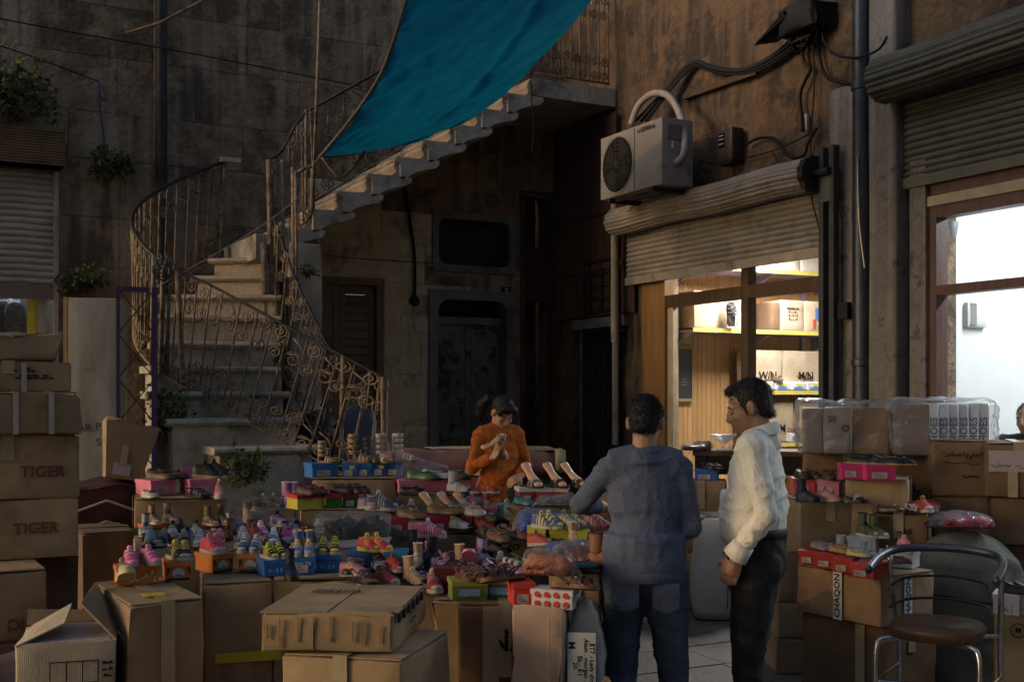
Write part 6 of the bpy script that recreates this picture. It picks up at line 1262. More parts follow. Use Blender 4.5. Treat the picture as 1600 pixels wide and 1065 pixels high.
# white and red boxes with foot forms at the girl's side
for k, px in enumerate((824, 850, 874)):
    o_ = ('left', 'middle', 'right')[k]; b = shoebox('white topped box with a red end, %s of three beside the girl' % o_, px, 786, 1.102, .085, .15, .085, (10, 0, -4)[k], (150, 60, 70), (205, 200, 200))
    shoe('form', top_of(b, 0, .9), (-62, -56, -48)[k], (((110, 110, 112), K_, SILV), (K_, K_, (60, 58, 56)), ((50, 36, 28), K_, GOLD))[k], '%s sandal on an upright foot form on the %s box beside the girl' % (('grey', 'black', 'dark brown')[k], o_), .2, cat='sandal')

# ---- further shoes set out between the boxes
CN = [('burgundy', (95, 35, 45)), ('cream', (190, 180, 160)), ('navy', (30, 36, 64)), ('rose', (190, 110, 125)), ('chocolate', (75, 50, 38)), ('silver', (165, 165, 168)), ('scarlet', (170, 40, 40)), ('black', (26, 25, 27)), ('sand', (160, 130, 95)), ('lavender', (140, 120, 170)), ('teal', (50, 105, 110)), ('copper', (140, 85, 55))]
KN = [('trainer', 'trainer'), ('sandal', 'strappy sandal'), ('flat', 'flat shoe'), ('strap', 'strap shoe'), ('hightop', 'ankle boot'), ('moc', 'slip on')]
def fill(place, z, spots, L, k0, hd=-60):
    for k, (px, py) in enumerate(spots):
        (cn, c), (kd, kn) = CN[(k0 + k) % 12], KN[(k0 * 2 + k * 5 + k // 6) % 6]; c2 = CN[(k0 + k + 5) % 12][1]
        sh(kd, px, py, z, hd + rnd.uniform(-35, 35), (c, W_ if kd in ('trainer', 'strap') else K_, c2), '%s %s %s' % (cn, kn, place), L * rnd.uniform(.92, 1.05), tilt=rnd.uniform(0, 8))
fill('among the dark shoes of the middle shelf', .852, [(580, 884), (598, 878), (640, 872), (668, 874), (690, 872), (726, 876), (742, 872), (776, 884), (720, 888), (748, 886)], .17, 0)
fill('along the front of the magenta boxes', .952, [(641, 832), (664, 829), (703, 830), (744, 831), (758, 832), (784, 832), (812, 831)], .17, 3)
fill('on the low crumpled carton behind the flat box', .802, [(590, 916), (612, 914), (634, 916), (654, 914)], .17, 6)
fill('set between the blue boxes and the pale sleeve of goods', .862, [(452, 902), (534, 900), (546, 896)], .15, 2)
fill('in the gap beside the plain white boxes', .952, [(384, 818), (426, 822), (464, 821)], .16, 8)
fill('on the carton of the clear bagged sandals', .932, [(866, 892), (888, 889), (922, 888)], .17, 9)
fill('behind the striped row at the back of the second tier', .922, [(228, 842), (392, 842), (416, 836), (440, 838), (462, 840), (322, 842)], .16, 5)
fill('on top of the upright carton beside the pink boxes', 1.102, [(226, 778), (292, 776), (342, 777)], .17, 1)
fill('on the pencil marked carton', 1.003, [(1372, 800), (1418, 800), (1436, 801)], .17, 4)
fill('at the foot of the foot forms', 1.102, [(806, 787), (893, 788)], .16, 10)
fill('squeezed between the trainers of the striped row', .922, [(244, 856), (276, 845), (298, 846), (330, 845), (360, 843), (388, 854), (414, 853), (440, 855), (478, 853)], .135, 7, -75)
fill('in the last line of the second tier', .922, [(236, 834), (290, 833), (356, 833), (386, 834), (430, 834), (476, 834)], .135, 3, -70)
fill('at the edge of the carton under the pink baby boots', .852, [(566, 889), (586, 889), (606, 889), (630, 888), (656, 889), (676, 889), (694, 888)], .14, 4, -75)
fill('at the edge of the middle shelf', .852, [(712, 889), (728, 889), (746, 888), (764, 888), (780, 889), (796, 888)], .14, 8, -70)
fill('on the carton of the red lidded boxes', 1.052, [(562, 795), (578, 795)], .14, 9, -60)
fill('beside the short pink box', 1.122, [(700, 771), (748, 770), (626, 771)], .15, 5, -50)
fill('on the raised carton before the girl', 1.022, [(644, 803), (670, 802), (722, 803), (770, 803), (796, 803)], .14, 0, -65)
fill('at the foot of the yellow boxes', .952, [(826, 853), (858, 853), (892, 853), (922, 852)], .14, 6, -60)
fill('in front of the pale pink and salmon boxes', 1.052, [(1246, 784), (1276, 784), (1318, 786), (1334, 785)], .15, 2, -60)
fill('loose on the back of the red boxed carton', .757, [(1330, 862), (1366, 866), (1386, 880), (1318, 870)], .14, 10, -60)
# between the men
b = shoebox('bright blue box on the carton between the men', 1103, 749, 1.012, .18, .13, .09, -6, (20, 100, 190), D=9.14); pair('sandal', b, ((50, 45, 50), K_, (150, 130, 120)), 'the black sandals on the blue box between the men', .15, -40, .4, .5)
cbz = 1.241; p = P(1130, 700, 9.4); p.z = cbz; cr = thing('glass_bowl', 'footed crystal bowl on the display table', 'bowl', p)
M['crystal'] = mat('crystal', (.75, .8, .88), (.65, .7, .8), 8, .08, .5, 60, spec=1, alpha=.45); n = 20
rings = []
for r_, z_ in ((.05, 0), (.05, .008), (.014, .02), (.012, .05), (.03, .06), (.07, .085), (.10, .12), (.105, .125), (.095, .12), (.06, .09), (.01, .07)): rings.append([(r_ * (1 + (.09 if z_ > .1 and k % 2 else 0)) * math.cos(2 * pi * k / n), r_ * (1 + (.09 if z_ > .1 and k % 2 else 0)) * math.sin(2 * pi * k / n), z_ + (.008 if z_ > .1 and k % 2 else 0)) for k in range(n)])
MB().loft(rings).build('bowl', M['crystal'], cr, 40)
bag('pale crumpled bag beside the crystal bowl', 1098, 700, cbz, .16, .12, .08, (130, 122, 112), 63, 0, D=9.35); bag('dark tangle of goods at the left end of the display table', 1085, 706, cbz, .2, .14, .05, (60, 45, 60), 65, 0, D=9.3)
bag('maroon cloth bundle at the right end of the display table', 1172, 704, cbz, .3, .2, .05, (62, 32, 46), 67, 0, D=9.3)
p = P(1076, 918, 9.4); p.z = 0; t = bag('pinkish shiny bag on the paving behind the blue jeans', 1078, 916, .001, .3, .25, .08, (105, 60, 70), 69)
# right hand boxes and shoes
q1 = shoebox('salmon pink box with a sticker behind the white shirt', 1257, 772, 1.062, .13, .17, .10, 8, (205, 80, 90)); q2 = shoebox('pale pink box with a sticker right of the salmon one', 1294, 776, 1.062, .13, .17, .105, -4, (215, 125, 150))
pair('moc', q1, ((72, 56, 46), (50, 38, 30), (90, 70, 56)), 'the brown ankle shoes on the salmon pink box', .19, -75, .35, .75); pair('moc', q2, ((80, 58, 42), (60, 45, 34), (100, 74, 52)), 'the tan ankle shoes on the pale pink box', .19, -70, .35, .75)
q3 = shoebox('magenta box with a sticker below the film wrapped bale', 1331, 748, 1.192, .12, .17, .09, 8, (200, 40, 110)); q4 = shoebox('bright magenta box at the corner below the bales', 1377, 750, 1.192, .17, .15, .09, 16, (205, 25, 115))
pair('moc', q3, (K_, GOLD, (60, 54, 48)), 'the black shoes with tan soles on the magenta box below the bale', .2, -30, .35, .5); pair('moc', q4, ((34, 32, 36), GOLD, (110, 110, 112)), 'the black and silver shoes on the bright magenta box', .2, -25, .35, .55)
sh('moc', 1296, 752, 1.192, -30, (K_, GOLD, (60, 54, 48)), 'black shoe with a tan sole beside the magenta box', .2) if 0 else None
q5 = shoebox('hot pink box in clear film on the pencil marked carton', 1394, 792, 1.008, .22, .16, .09, 14, (205, 40, 100)); shoe('sandal', top_of(q5, -.1, .5), -10, (K_, K_, SILV), 'black sandal lying on the hot pink box in film', .21)
t = bag('clear bag of red and yellow slippers hanging off the pencil marked carton', 1436, 800, 1.008, .18, .16, .05, (130, 45, 50), 71, -8, D=6.78); bag('clear bag of dark slippers with yellow print on the grey green bale', 1474, 818, .935, .2, .18, .06, (50, 45, 75), 73, -10, D=6.55); bag('clear bag of pink and red slippers on the grey green bale', 1512, 820, .94, .26, .2, .07, (150, 40, 80), 75, 6, D=6.5)
shoebox('white box under the shiny slippers bag, seen end on', 1445, 806, 1.006, .08, .1, .03, 0, (190, 190, 195), sticker=False, D=6.95)
rdx = [(1262, 881, .1), (1289, 887, .1), (1316, 894, .1), (1347, 903, .13)]
for k, (px, py, w_) in enumerate(rdx):
    o_ = ('first', 'second', 'third', 'last')[k]; b = shoebox('small red box, %s of four on the CHAQON carton' % o_, px, py, .768, w_, .15, .075, -34 if k == 3 else -14, (175, 35, 25))
    shoe('metal', top_of(b, .0, .75), -70 + 10 * k, (((150, 130, 135), K_, SILV), (GOLD, K_, (190, 160, 80)), ((190, 170, 110), K_, SILV), ((120, 60, 60), K_, (150, 140, 140)))[k], '%s shiny baby shoe on the %s small red box' % (('pewter', 'gold', 'pale gold', 'ruby and silver')[k], o_), .14); shoe('metal', top_of(b, .25, .95), -60 + 10 * k, (((140, 110, 120), K_, SILV), (GOLD, K_, SILV), (SILV, K_, GOLD), ((100, 70, 70), K_, GOLD))[k], '%s shiny baby shoe at the back of the %s small red box' % (('mauve', 'brass', 'silver', 'bronze')[k], o_), .14)
w1 = shoebox('pale grey box under the camouflage high tops', 1346, 852, .768, .16, .13, .1, -10, (165, 172, 185), sticker=False, D=6.7); pair('hightop', w1, ((80, 85, 60), W_, (40, 42, 36)), 'the camouflage high tops on the pale grey box', .15, -40, .4, .5)
sh('hightop', 1306, 872, .768, -50, ((150, 155, 158), (120, 120, 125), SILV), 'silver grey baby boot behind the red boxes', .15) ; sh('hightop', 1344, 873, .768, -60, ((120, 150, 190), W_, W_), 'pale blue baby boot in front of the pale grey box', .12); sh('trainer', 1372, 872, .768, -30, ((110, 105, 90), W_, (150, 140, 120)), 'khaki baby trainer right of the pale grey box', .13)
w2 = shoebox('white box with a pink trainer at the back of the CHAQON carton', 1400, 893, .768, .17, .12, .085, -20, (185, 190, 200), sticker=False, D=6.2); pair('trainer', w2, ((215, 110, 130), W_, (235, 160, 175)), 'the pink trainers on the white box behind the chair', .15, -40, .4, .5, n=1)
for k, (px, py, D) in enumerate(((1572, 966, 5.72), (1606, 974, 5.7))):
    b = shoebox(('white box with black shoes at the lower right corner', 'white box half out of view at the lower right corner')[k], px, py, .605, .12, .17, .1, -6, (180, 180, 190), D=D)
    pair('moc', b, (K_, K_, (80, 80, 84)), ('the black patent shoes on the white corner box', 'the black patent shoes on the half hidden corner box')[k], .2, -20, .4, .5)
# ---- inside the golden shop
def shop_box(label, p0, p1, z, h, d, c, txt=None, fz=.4, nm='carton', cat='carton', tsize=.11, Y=SY + .06):
    x0, x1 = sx(p0, Y), sx(p1, Y); t = thing(nm, label, cat, ((x0 + x1) / 2, Y, z), 0); softbox(x1 - x0 - .006, d, h, .008, .004, 6, p0).build('body', M[c] if isinstance(c, str) else flat(c), t, 35)
    if txt: lettering(t, txt, tsize, (0, -.008, h * fz), M['ink'])
    return t
shop_box('dark sided carton behind the black sandal on the middle shop shelf', 1084, 1160, 2.343, .36, .3, 'card_l'); t = shop_box('printed carton at the right of the middle shop shelf', 1221, 1256, 2.343, .31, .3, 'card_l'); lettering(t, '===== ==\n= - - = -\n= - = - =\n= - - - =', .036, (0, -.0085, .17), M['ink'])
t = shop_box('carton with blue and red print beside the printed shop carton', 1257, 1296, 2.343, .31, .3, 'card_l'); MB().box(-.03, .05, -.009, -.0065, .12, .24).build('blue_print', flat((70, 120, 190)), t); MB().box(-.06, -.02, -.009, -.0065, .03, .12).build('red_print', flat((200, 60, 30)), t)
shop_box('small dark carton in the shadow beside the printed shop carton', 1206, 1219, 2.343, .28, .25, 'card_d')
shop_box('pale carton printed W/N on the lower shop shelf', 1176, 1222, 1.738, .40, .25, 'card_l', 'W/N', .36); shop_box('pale carton printed M/N on the lower shop shelf', 1224, 1292, 1.738, .40, .25, 'card_l', 'M/N', .36); shop_box('pale carton printed N/M on the bottom shop shelf', 1190, 1240, 1.213, .40, .25, 'card_l', 'N/M', .34); shop_box('pale carton at the right of the bottom shop shelf', 1243, 1296, 1.213, .40, .25, 'card_l')
for k in range(5): shop_box('pale box on the top shop shelf, %s from the mullion' % ('first', 'second', 'third', 'fourth', 'fifth')[k], 1108 + k * 36, 1142 + k * 36, 2.953, .3, .28, (215, 210, 200))
for k in range(4):
    px = 1186 + k * 25; t = shop_box('small blue and white shoe box, %s on the lower shop shelf' % ('first', 'second', 'third', 'fourth')[k], px, px + 24, 1.738, .085, .09, (200, 205, 212), nm='shoe_box', cat='shoe box', Y=SY - .0 + .0)
    t.location.y = SY + .005; MB().box(-.06, .06, -.0045, -.003, .0, .03).build('blue_print', flat((60, 130, 200)), t); MB().box(-.02, .04, -.0047, -.0032, .04, .065).build('yellow_print', flat((210, 200, 60)), t)
    shoe('sandal', Vector((t.location.x + .03, SY + .06, 1.826)), 20 + YAW * 0 + (-10, 150, 10, 170)[k], (((120, 95, 70), (90, 70, 50), (170, 140, 100)), (K_, (110, 85, 60), K_), ((60, 50, 40), (150, 125, 90), (190, 170, 140)), ((50, 42, 36), (150, 125, 90), (190, 170, 140)))[k], '%s sandal on the %s small shop box' % (('tan', 'black', 'cream strapped', 'two tone')[k], ('first', 'second', 'third', 'fourth')[k]), .19)
for k in range(3):
    px = 1228 + k * 16; t = shop_box('small white shoe box, %s on the bottom shop shelf' % ('first', 'second', 'third')[k], px, px + 15, 1.213, .09, .06, (205, 205, 205), nm='shoe_box', cat='shoe box'); t.location.y = SY + .002; MB().box(-.03, .03, -.0045, -.003, .02, .06).build('blue_print', flat((60, 120, 200)), t)
    shoe('sandal', Vector((t.location.x - .05, SY + .05, 1.306)), 10 * k, ((90, 60, 40), (120, 90, 60), (170, 130, 100)), 'brown sandal on the %s white box of the bottom shop shelf' % ('first', 'second', 'third')[k], .16)
t = shoe('sandal', Vector((sx(1139, SY), SY - .02, 2.36)), 0, ((30, 28, 34), (40, 38, 44), (70, 66, 72)), 'black sandal hung upright before the shop carton', .24); t.rotation_euler = (0, -pi / 2, pi / 2)
pf_ = thing('picture_frame', 'dark framed notice hung on the wood panelled shop wall', 'picture', (sx(1068, -1.42), -1.42, szz(1068, 627, -1.42))); hh = szz(1068, 540, -1.42) - szz(1068, 627, -1.42); ww = sx(1082, -1.42) - sx(1052, -1.42)
MB().box(-ww / 2, ww / 2, -.02, 0, 0, .03).box(-ww / 2, ww / 2, -.02, 0, hh - .03, hh).box(-ww / 2, -ww / 2 + .03, -.021, 0, .03, hh - .03).box(ww / 2 - .03, ww / 2, -.021, 0, .03, hh - .03).build('frame', flat((150, 130, 70)), pf_); MB().box(-ww / 2 + .03, ww / 2 - .03, -.012, -.004, .03, hh - .03).build('notice', flat((50, 56, 62), .2), pf_)
lettering(pf_, '- = -\n= - =\n~ = ~', .03, (0, -.0135, hh * .35), flat((120, 125, 130)))
# silver bags in the left shop window
for k, px in enumerate((4, 24)): bag('crumpled silver bag behind the left shop window, %s' % ('further from the yellow frame', 'nearer the yellow frame')[k], px, 520, bz(px, 520), .18, .2, .32, (170, 172, 180), 81 + k, 0, True, D=on_back(px, 520, .3).length * 0 + 10.4)
# ------------------------------------------------------------------ chair in the right foreground
ch = thing('metal_chair', 'round backed chrome chair with a brown padded seat', 'chair', P(1464, 960, 5.5), face(ray_yaw(1462) - 14)); ch.location.z = 0; ch.scale = (1.0, 1.0, 1.12)
m = MB(); r = []
SZ = .53
for k, (f, dz) in enumerate(((.2, -.045), (.9, -.045), (1.0, -.02), (1.0, .0), (.93, .018), (.5, .024), (.05, .026))): r.append([(.215 * f * (abs(math.cos(a)) ** .75) * math.copysign(1, math.cos(a)), .205 * f * (abs(math.sin(a)) ** .75) * math.copysign(1, math.sin(a)), SZ + dz) for a in [2 * pi * q / 28 for q in range(28)]])
m.loft(r).build('seat', mat('brown_vinyl', (.10, .055, .032), (.07, .038, .022), 5, .35, .3, 30, c3=(.16, .10, .07), s3=4, t3=(.58, .75)), ch, 50)
arc = [(-.29, -.12, .76), (-.285, .06, .80), (-.22, .2, .825), (0, .27, .835), (.22, .2, .825), (.285, .06, .80), (.29, -.12, .755)]
MB().tube(smoothpath(arc, 6), .019, 10).build('back_hoop', mat('dark_hoop', (.10, .11, .13), (.07, .075, .09), 9, .3, .1, 40, metal=.6), ch, True)
MB().tube(smoothpath([(x * .8, y * .84, z - .14 + .02) for x, y, z in arc[1:-1]], 6), .006, 6).build('back_rail', M['iron_dark'], ch, True); MB().tube(smoothpath([(x * .84, y * .88, z - .22) for x, y, z in arc[1:-1]], 6), .006, 6).build('back_rail', M['iron_dark'], ch, True)
for s in (-1, 1):
    MB().tube(smoothpath([(.24 * s, -.2, 0), (.235 * s, -.2, .3), (.23 * s, -.19, .45), (.19 * s, -.16, .482), (.1 * s, -.1, .482)], 5), .0135, 8).build('front_leg', M['chrome'], ch, True)
    MB().tube(smoothpath([(.25 * s, .24, 0), (.24 * s, .22, .4), (.255 * s, .16, .62), (.262 * s, .135, .80)], 5), .0135, 8).build('rear_leg', M['chrome'], ch, True)
    MB().tube([(.235 * s, -.19, .3), (.245 * s, .22, .3)], .008, 6).build('side_stretcher', M['chrome'], ch); MB().tube([(.24 * s, .2, .48), (.12 * s, .1, .482)], .009, 6).build('seat_support', M['chrome'], ch)
    MB().lathe([(.016, 0), (.018, .03), (.014, .032)], 8, Matrix.Translation((.24 * s, -.2, 0))).build('rubber_foot', M['rubber'], ch)
MB().tube(smoothpath([(-.24, -.19, .3), (0, -.1, .295), (.24, -.19, .3)], 6), .008, 6).build('front_stretcher', M['chrome'], ch, True)
# ------------------------------------------------------------------ plants
def plant(label, p, rx, rz2, n, size, yellow=.2, stem=None, hang=0, seed=1, name='wall_plant'):
    R = random.Random(seed); t = thing(name, label, 'plant', p); fo = [MB(), MB()]
    for k in range(n):
        a, el, rr = R.uniform(0, 2 * pi), R.uniform(-.5, 1), R.random() ** .5; c = Vector((rx * rr * math.cos(a) * math.cos(el), rx * .7 * rr * math.sin(a) - .05, rz2 * rr * math.sin(el) * 1.1 - hang * rr * .2))
        c += noise.noise_vector(c * 6) * .06; nrm = Vector((R.uniform(-1, 1), R.uniform(-1, .2), R.uniform(-.2, 1))).normalized(); u = nrm.orthogonal().normalized(); v = nrm.cross(u); L = size * R.uniform(.6, 1.2)
        ang = R.uniform(0, 6.28); u, v = u * math.cos(ang) + v * math.sin(ang), v * math.cos(ang) - u * math.sin(ang)
        fo[1 if R.random() < yellow and c.z > 0 else 0].add([c, c + u * L * .45 + v * L * .28 + nrm * L * .06, c + u * L, c + u * L * .45 - v * L * .28 + nrm * L * .06], [(0, 1, 2, 3)])
    for q, m_, nm in ((fo[0], 'leaf', 'foliage'), (fo[1], 'leaf_y', 'young_leaves')):
        if q.v: o = ob(nm, q.mesh(nm, M[m_], False, False), t); o['kind'] = 'stuff'
    sm_ = MB()
    for k in range(6): a = R.uniform(0, 6.28); sm_.tube(smoothpath([(0, 0, -rz2 * .7), (rx * .3 * math.cos(a), -.05, 0), (rx * .7 * math.cos(a), -.06 + rx * .3 * math.sin(a), rz2 * R.uniform(.2, .7))], 4), .006, 4)
    sm_.build('stem', M['wood_d'], t); return t
pz = on_back(10, 208, -.15)
plant('leafy shrub growing on top of the left shutter housing', Vector((pz.x + .02, -.18, pz.z + .3)), .38, .38, 900, .07, .22, seed=3)
plant('caper bush growing out of the wall below the blue rope', on_back(176, 262, -.06), .2, .16, 420, .06, .3, seed=4); plant('small yellow green bush above the pale cupboard', on_back(142, 440, -.1), .16, .14, 260, .05, .45, seed=5); plant('dark creeper beside the small bush above the cupboard', on_back(112, 448, -.06), .14, .1, 150, .05, .05, seed=15)
plant('small weed growing from the stone pier of the stairs', P(478, 426, 9.85), .09, .06, 140, .035, .1, seed=6); plant('tuft of weeds at the foot of the lowest stone step', P(383, 735, 8.1), .16, .16, 300, .06, .0, seed=7); plant('yellow flowering weed behind the purple frame', P(262, 655, 8.4), .17, .25, 330, .05, .25, seed=8)
plant('sprig of green at the turn of the stair railing', P(432, 556, 9.3), .07, .07, 80, .035, .1, seed=9)
rp = thing('blue_rope', 'thin blue rope hanging from the hook to the caper bush', 'rope', on_back(155, 130, -.03))
MB().tube([p - Vector(rp.location) for p in smoothpath(back_pts([(155, 128, -.03), (155, 160, -.04), (160, 195, -.05), (164, 235, -.07)]), 5)], .009, 5).build('rope', mat('blue_rope', (.05, .075, .12), None, 9), rp, True); MB().tube([p - Vector(rp.location) for p in smoothpath(back_pts([(155, 130, -.03), (164, 145, -.05), (166, 154, -.05), (158, 152, -.05), (155, 132, -.03)]), 5)], .008, 5).build('rope_loop', mat('blue_rope', (.05, .075, .12)), rp, True)
# ================================================================== people
def V(*a): return Vector(a)
def fold(me, amp, fr, seed=0, ridge=True):
    nv = len(me.vertices); off = Vector((seed * 3.7, seed * 1.3, seed * 2.1))
    ns = [v.normal.copy() for v in me.vertices]
    for v, n in zip(me.vertices, ns):
        p = Vector((v.co.x * fr[0], v.co.y * fr[1], v.co.z * fr[2])) + off; q = noise.noise(p)
        q = (max(0, 1 - abs(q) * 3.2) ** 1.6 * 1.5 - .3) if ridge else q
        v.co += n * amp * (q * .7 + .3 * noise.noise(p * 2.3))
    me.update()
def grown(mb, m_, voxel, smooth=6, name='m'):
    me = mb.mesh(name, m_); me = applied(me, [('REMESH', dict(mode='VOXEL', voxel_size=voxel, use_smooth_shade=True)), ('SMOOTH', dict(factor=.5, iterations=smooth))], name)
    me.polygons.foreach_set('use_smooth', [True] * len(me.polygons)); return me
def hand(mb, w, d, n, side, curl=.5, s=1.0):
    d, n = d.normalized(), n.normalized(); a = d.cross(n).normalized(); n = a.cross(d)
    mb.tube([w - d * .03, w, w + d * .03 * s, w + d * .07 * s, w + d * .088 * s], [.026 * s, .027 * s, .031 * s, .031 * s, .022 * s], 10)
    mb.tube([w + d * .03 * s + a * .022 * s, w + d * .082 * s + a * .028 * s], [.017 * s, .016 * s], 8); mb.tube([w + d * .03 * s - a * .022 * s, w + d * .082 * s - a * .028 * s], [.017 * s, .015 * s], 8)
    for i, L in enumerate((.85, 1, .95, .75)):
        p = w + d * .082 * s + a * (1.5 - i) * .0205 * s * side; pts = [p - d * .01]; ang = .15
        for seg in (.034, .026, .022): ang += curl * .75; dr = d * math.cos(ang) - n * math.sin(ang); p = p + dr * seg * L * s; pts.append(p)
        mb.tube(pts, [.0095 * s, .0092 * s, .0085 * s, .007 * s], 7)
    p = w + d * .028 * s + a * .028 * s * side; q = p + (d * .6 + a * .7 * side - n * .35).normalized() * .036 * s; r_ = q + (d * .9 + a * .15 * side - n * .5).normalized() * .032 * s; mb.tube([p, q, r_], [.013 * s, .0105 * s, .008 * s], 7)
def head_parts(pitch, yaw, tilt=0, roll=0, child=False):
    """mesh for the head and a transform from the upright head to the posed one"""
    piv = V(0, -.005, 1.49); T = Matrix.Translation(piv) @ Matrix.Rotation(yaw, 4, 'Z') @ Matrix.Rotation(roll, 4, 'Y') @ Matrix.Rotation(-pitch, 4, 'X') @ Matrix.Translation(-piv)
    m = MB(); m.ell((0, -.012, 1.605), (.073, .092, .092), 20, 14); m.ell((0, .028, 1.55), (.058, .064, .076), 16, 12); m.ell((0, .062, 1.502), (.030, .028, .022), 12, 8); m.ell((0, .02, 1.515), (.054, .055, .035), 14, 8)
    m.tube([(0, .086, 1.592), (0, .096, 1.572), (0, .1015, 1.553), (0, .091, 1.541)], [.009, .0115, .0145, .010], 8); m.ell((.011, .093, 1.549), (.008, .010, .007), 8, 6); m.ell((-.011, .093, 1.549), (.008, .010, .007), 8, 6)
    m.ell((0, .070, 1.600), (.052, .018, .013), 12, 6); m.ell((0, .086, 1.527), (.022, .009, .0055), 10, 6); m.ell((0, .084, 1.517), (.019, .009, .006), 10, 6)
    for s in (-1, 1): m.ell((.035 * s, .055, 1.556), (.024, .03, .022), 10, 8); m.ell((.0755 * s, -.004, 1.572), (.009, .020, .031), 10, 8); m.ell((.080 * s, -.012, 1.58), (.006, .015, .022), 8, 6)
    m.v = [tuple(T @ Vector(v)) for v in m.v]; return m, T
def person(label, loc, heading, S, j, cl, hair, pitch=0, yaw=0, roll=0, skin='skin', voxel=.0065):
    t = thing('person', label, 'person', loc, face(heading)); t.scale = (S, S, S)
    b, T = head_parts(pitch, yaw, roll=roll)
    b.tube([(0, -.02, 1.36), (0, -.018, 1.44), tuple(T @ V(0, -.012, 1.53))], [.062, .055, .053], 12)
    b.ell((0, 0, 1.22), (.15, .085, .24), 16, 10); b.ell((0, 0, .98), (.14, .085, .14), 14, 8); b.tube([(-.15, 0, 1.40), (.15, 0, 1.40)], .045, 10)
    for k in ('L', 'R'):
        sh_, el, wr = [Vector(p) for p in j['arm' + k]]; hp, kn, an = [Vector(p) for p in j['leg' + k]]
        b.ell(sh_, (.05,) * 3, 10, 8); b.tube([(0, 0, 1.37), sh_], [.06, .045], 10); b.tube([sh_, sh_.lerp(el, .5), el, el.lerp(wr, .4), wr], [.045, .042, .036, .036, .025], 10); b.tube([hp + V(0, 0, .04), hp.lerp(kn, .5), kn, kn.lerp(an, .35), an], [.078, .07, .052, .052, .034], 12)
        b.tube([an + V(0, -.03, -.02), an + V(0, .06, -.05), an + V(0, .14, -.06)], [.034, .033, .022], 8)
        hand(b, wr, Vector(j['hd' + k]), Vector(j['hn' + k]), j.get('hs' + k, 1), j.get('hc' + k, .5))
    body = ob('body', grown(b, M[skin], voxel, 4, 'body'), t)
    for nm, fn in cl: fn(t, j, T)
    # face details
    for s in (-1, 1):
        o = MB().ell((0, 0, 0), (.0125, .009, .0055), 10, 8).build('eye', flat((105, 98, 92), .3), t, True); o.matrix_local = T @ Matrix.Translation((.030 * s, .0725, 1.577))
        o = MB().ell((0, 0, 0), (.0055, .003, .005), 8, 6).build('iris', flat((22, 14, 10), .2), t, True); o.matrix_local = T @ Matrix.Translation((.030 * s, .0800, 1.5755))
        o = MB().tube([(-.017 * s, 0, -.001), (0, .006, .005), (.018 * s, -.004, .0)], [.002, .0035, .002], 6).build('eyebrow', M['hair'], t, True); o.matrix_local = T @ Matrix.Translation((.032 * s, .0795, 1.603))
    h = MB(); h.ell((0, -.020, 1.617), (.0765, .0925, .086), 20, 14); h.ell((0, -.048, 1.585), (.068, .056, .076), 16, 10)
    if hair == 'short':
        for s in (-1, 1): h.ell((.070 * s, .012, 1.585), (.010, .016, .032), 8, 6)
        h.ell((0, .040, 1.670), (.056, .042, .024), 14, 8); h.ell((0, -.07, 1.54), (.05, .026, .03), 10, 8)
    elif hair == 'crop': h.ell((0, -.07, 1.545), (.055, .035, .035), 12, 8)
    elif hair == 'pony':
        h.ell((0, .045, 1.655), (.066, .045, .035), 14, 8)
        for s in (-1, 1): h.ell((.062 * s, .045, 1.625), (.018, .035, .035), 8, 6)
        h.tube([(.03, -.08, 1.63), (.085, -.11, 1.625), (.105, -.12, 1.56), (.10, -.11, 1.47), (.08, -.10, 1.41)], [.022, .035, .042, .034, .01], 10)
    h.v = [tuple(T @ Vector(v)) for v in h.v]; me = grown(h, M['hair'], .006, 3, 'hair'); fold(me, .0035, (70, 70, 45), 2, False); ho = ob('hair', me, t); R = random.Random(5); st = MB(); vs = me.vertices; dn = (T.to_3x3() @ Vector((0, -.45, -1))).normalized()
    for k in range(2600):
        v = vs[R.randrange(len(vs))]; n = v.normal; d = (dn - n * dn.dot(n) * .85 + Vector((R.uniform(-.5, .5), R.uniform(-.5, .5), R.uniform(-.3, .3)))).normalized(); w_ = n.cross(d).normalized() * .0012; L_ = R.uniform(.012, .026); p = v.co
        st.add([p + w_, p - w_, p + d * L_ * .6 + n * .003 - w_ * .7, p + d * L_ + n * .0035], [(0, 1, 2, 3)])
    o = ob('hair_strands', st.mesh('hair_strands', M['hair'], False, False), t); o['kind'] = 'stuff'
    return t
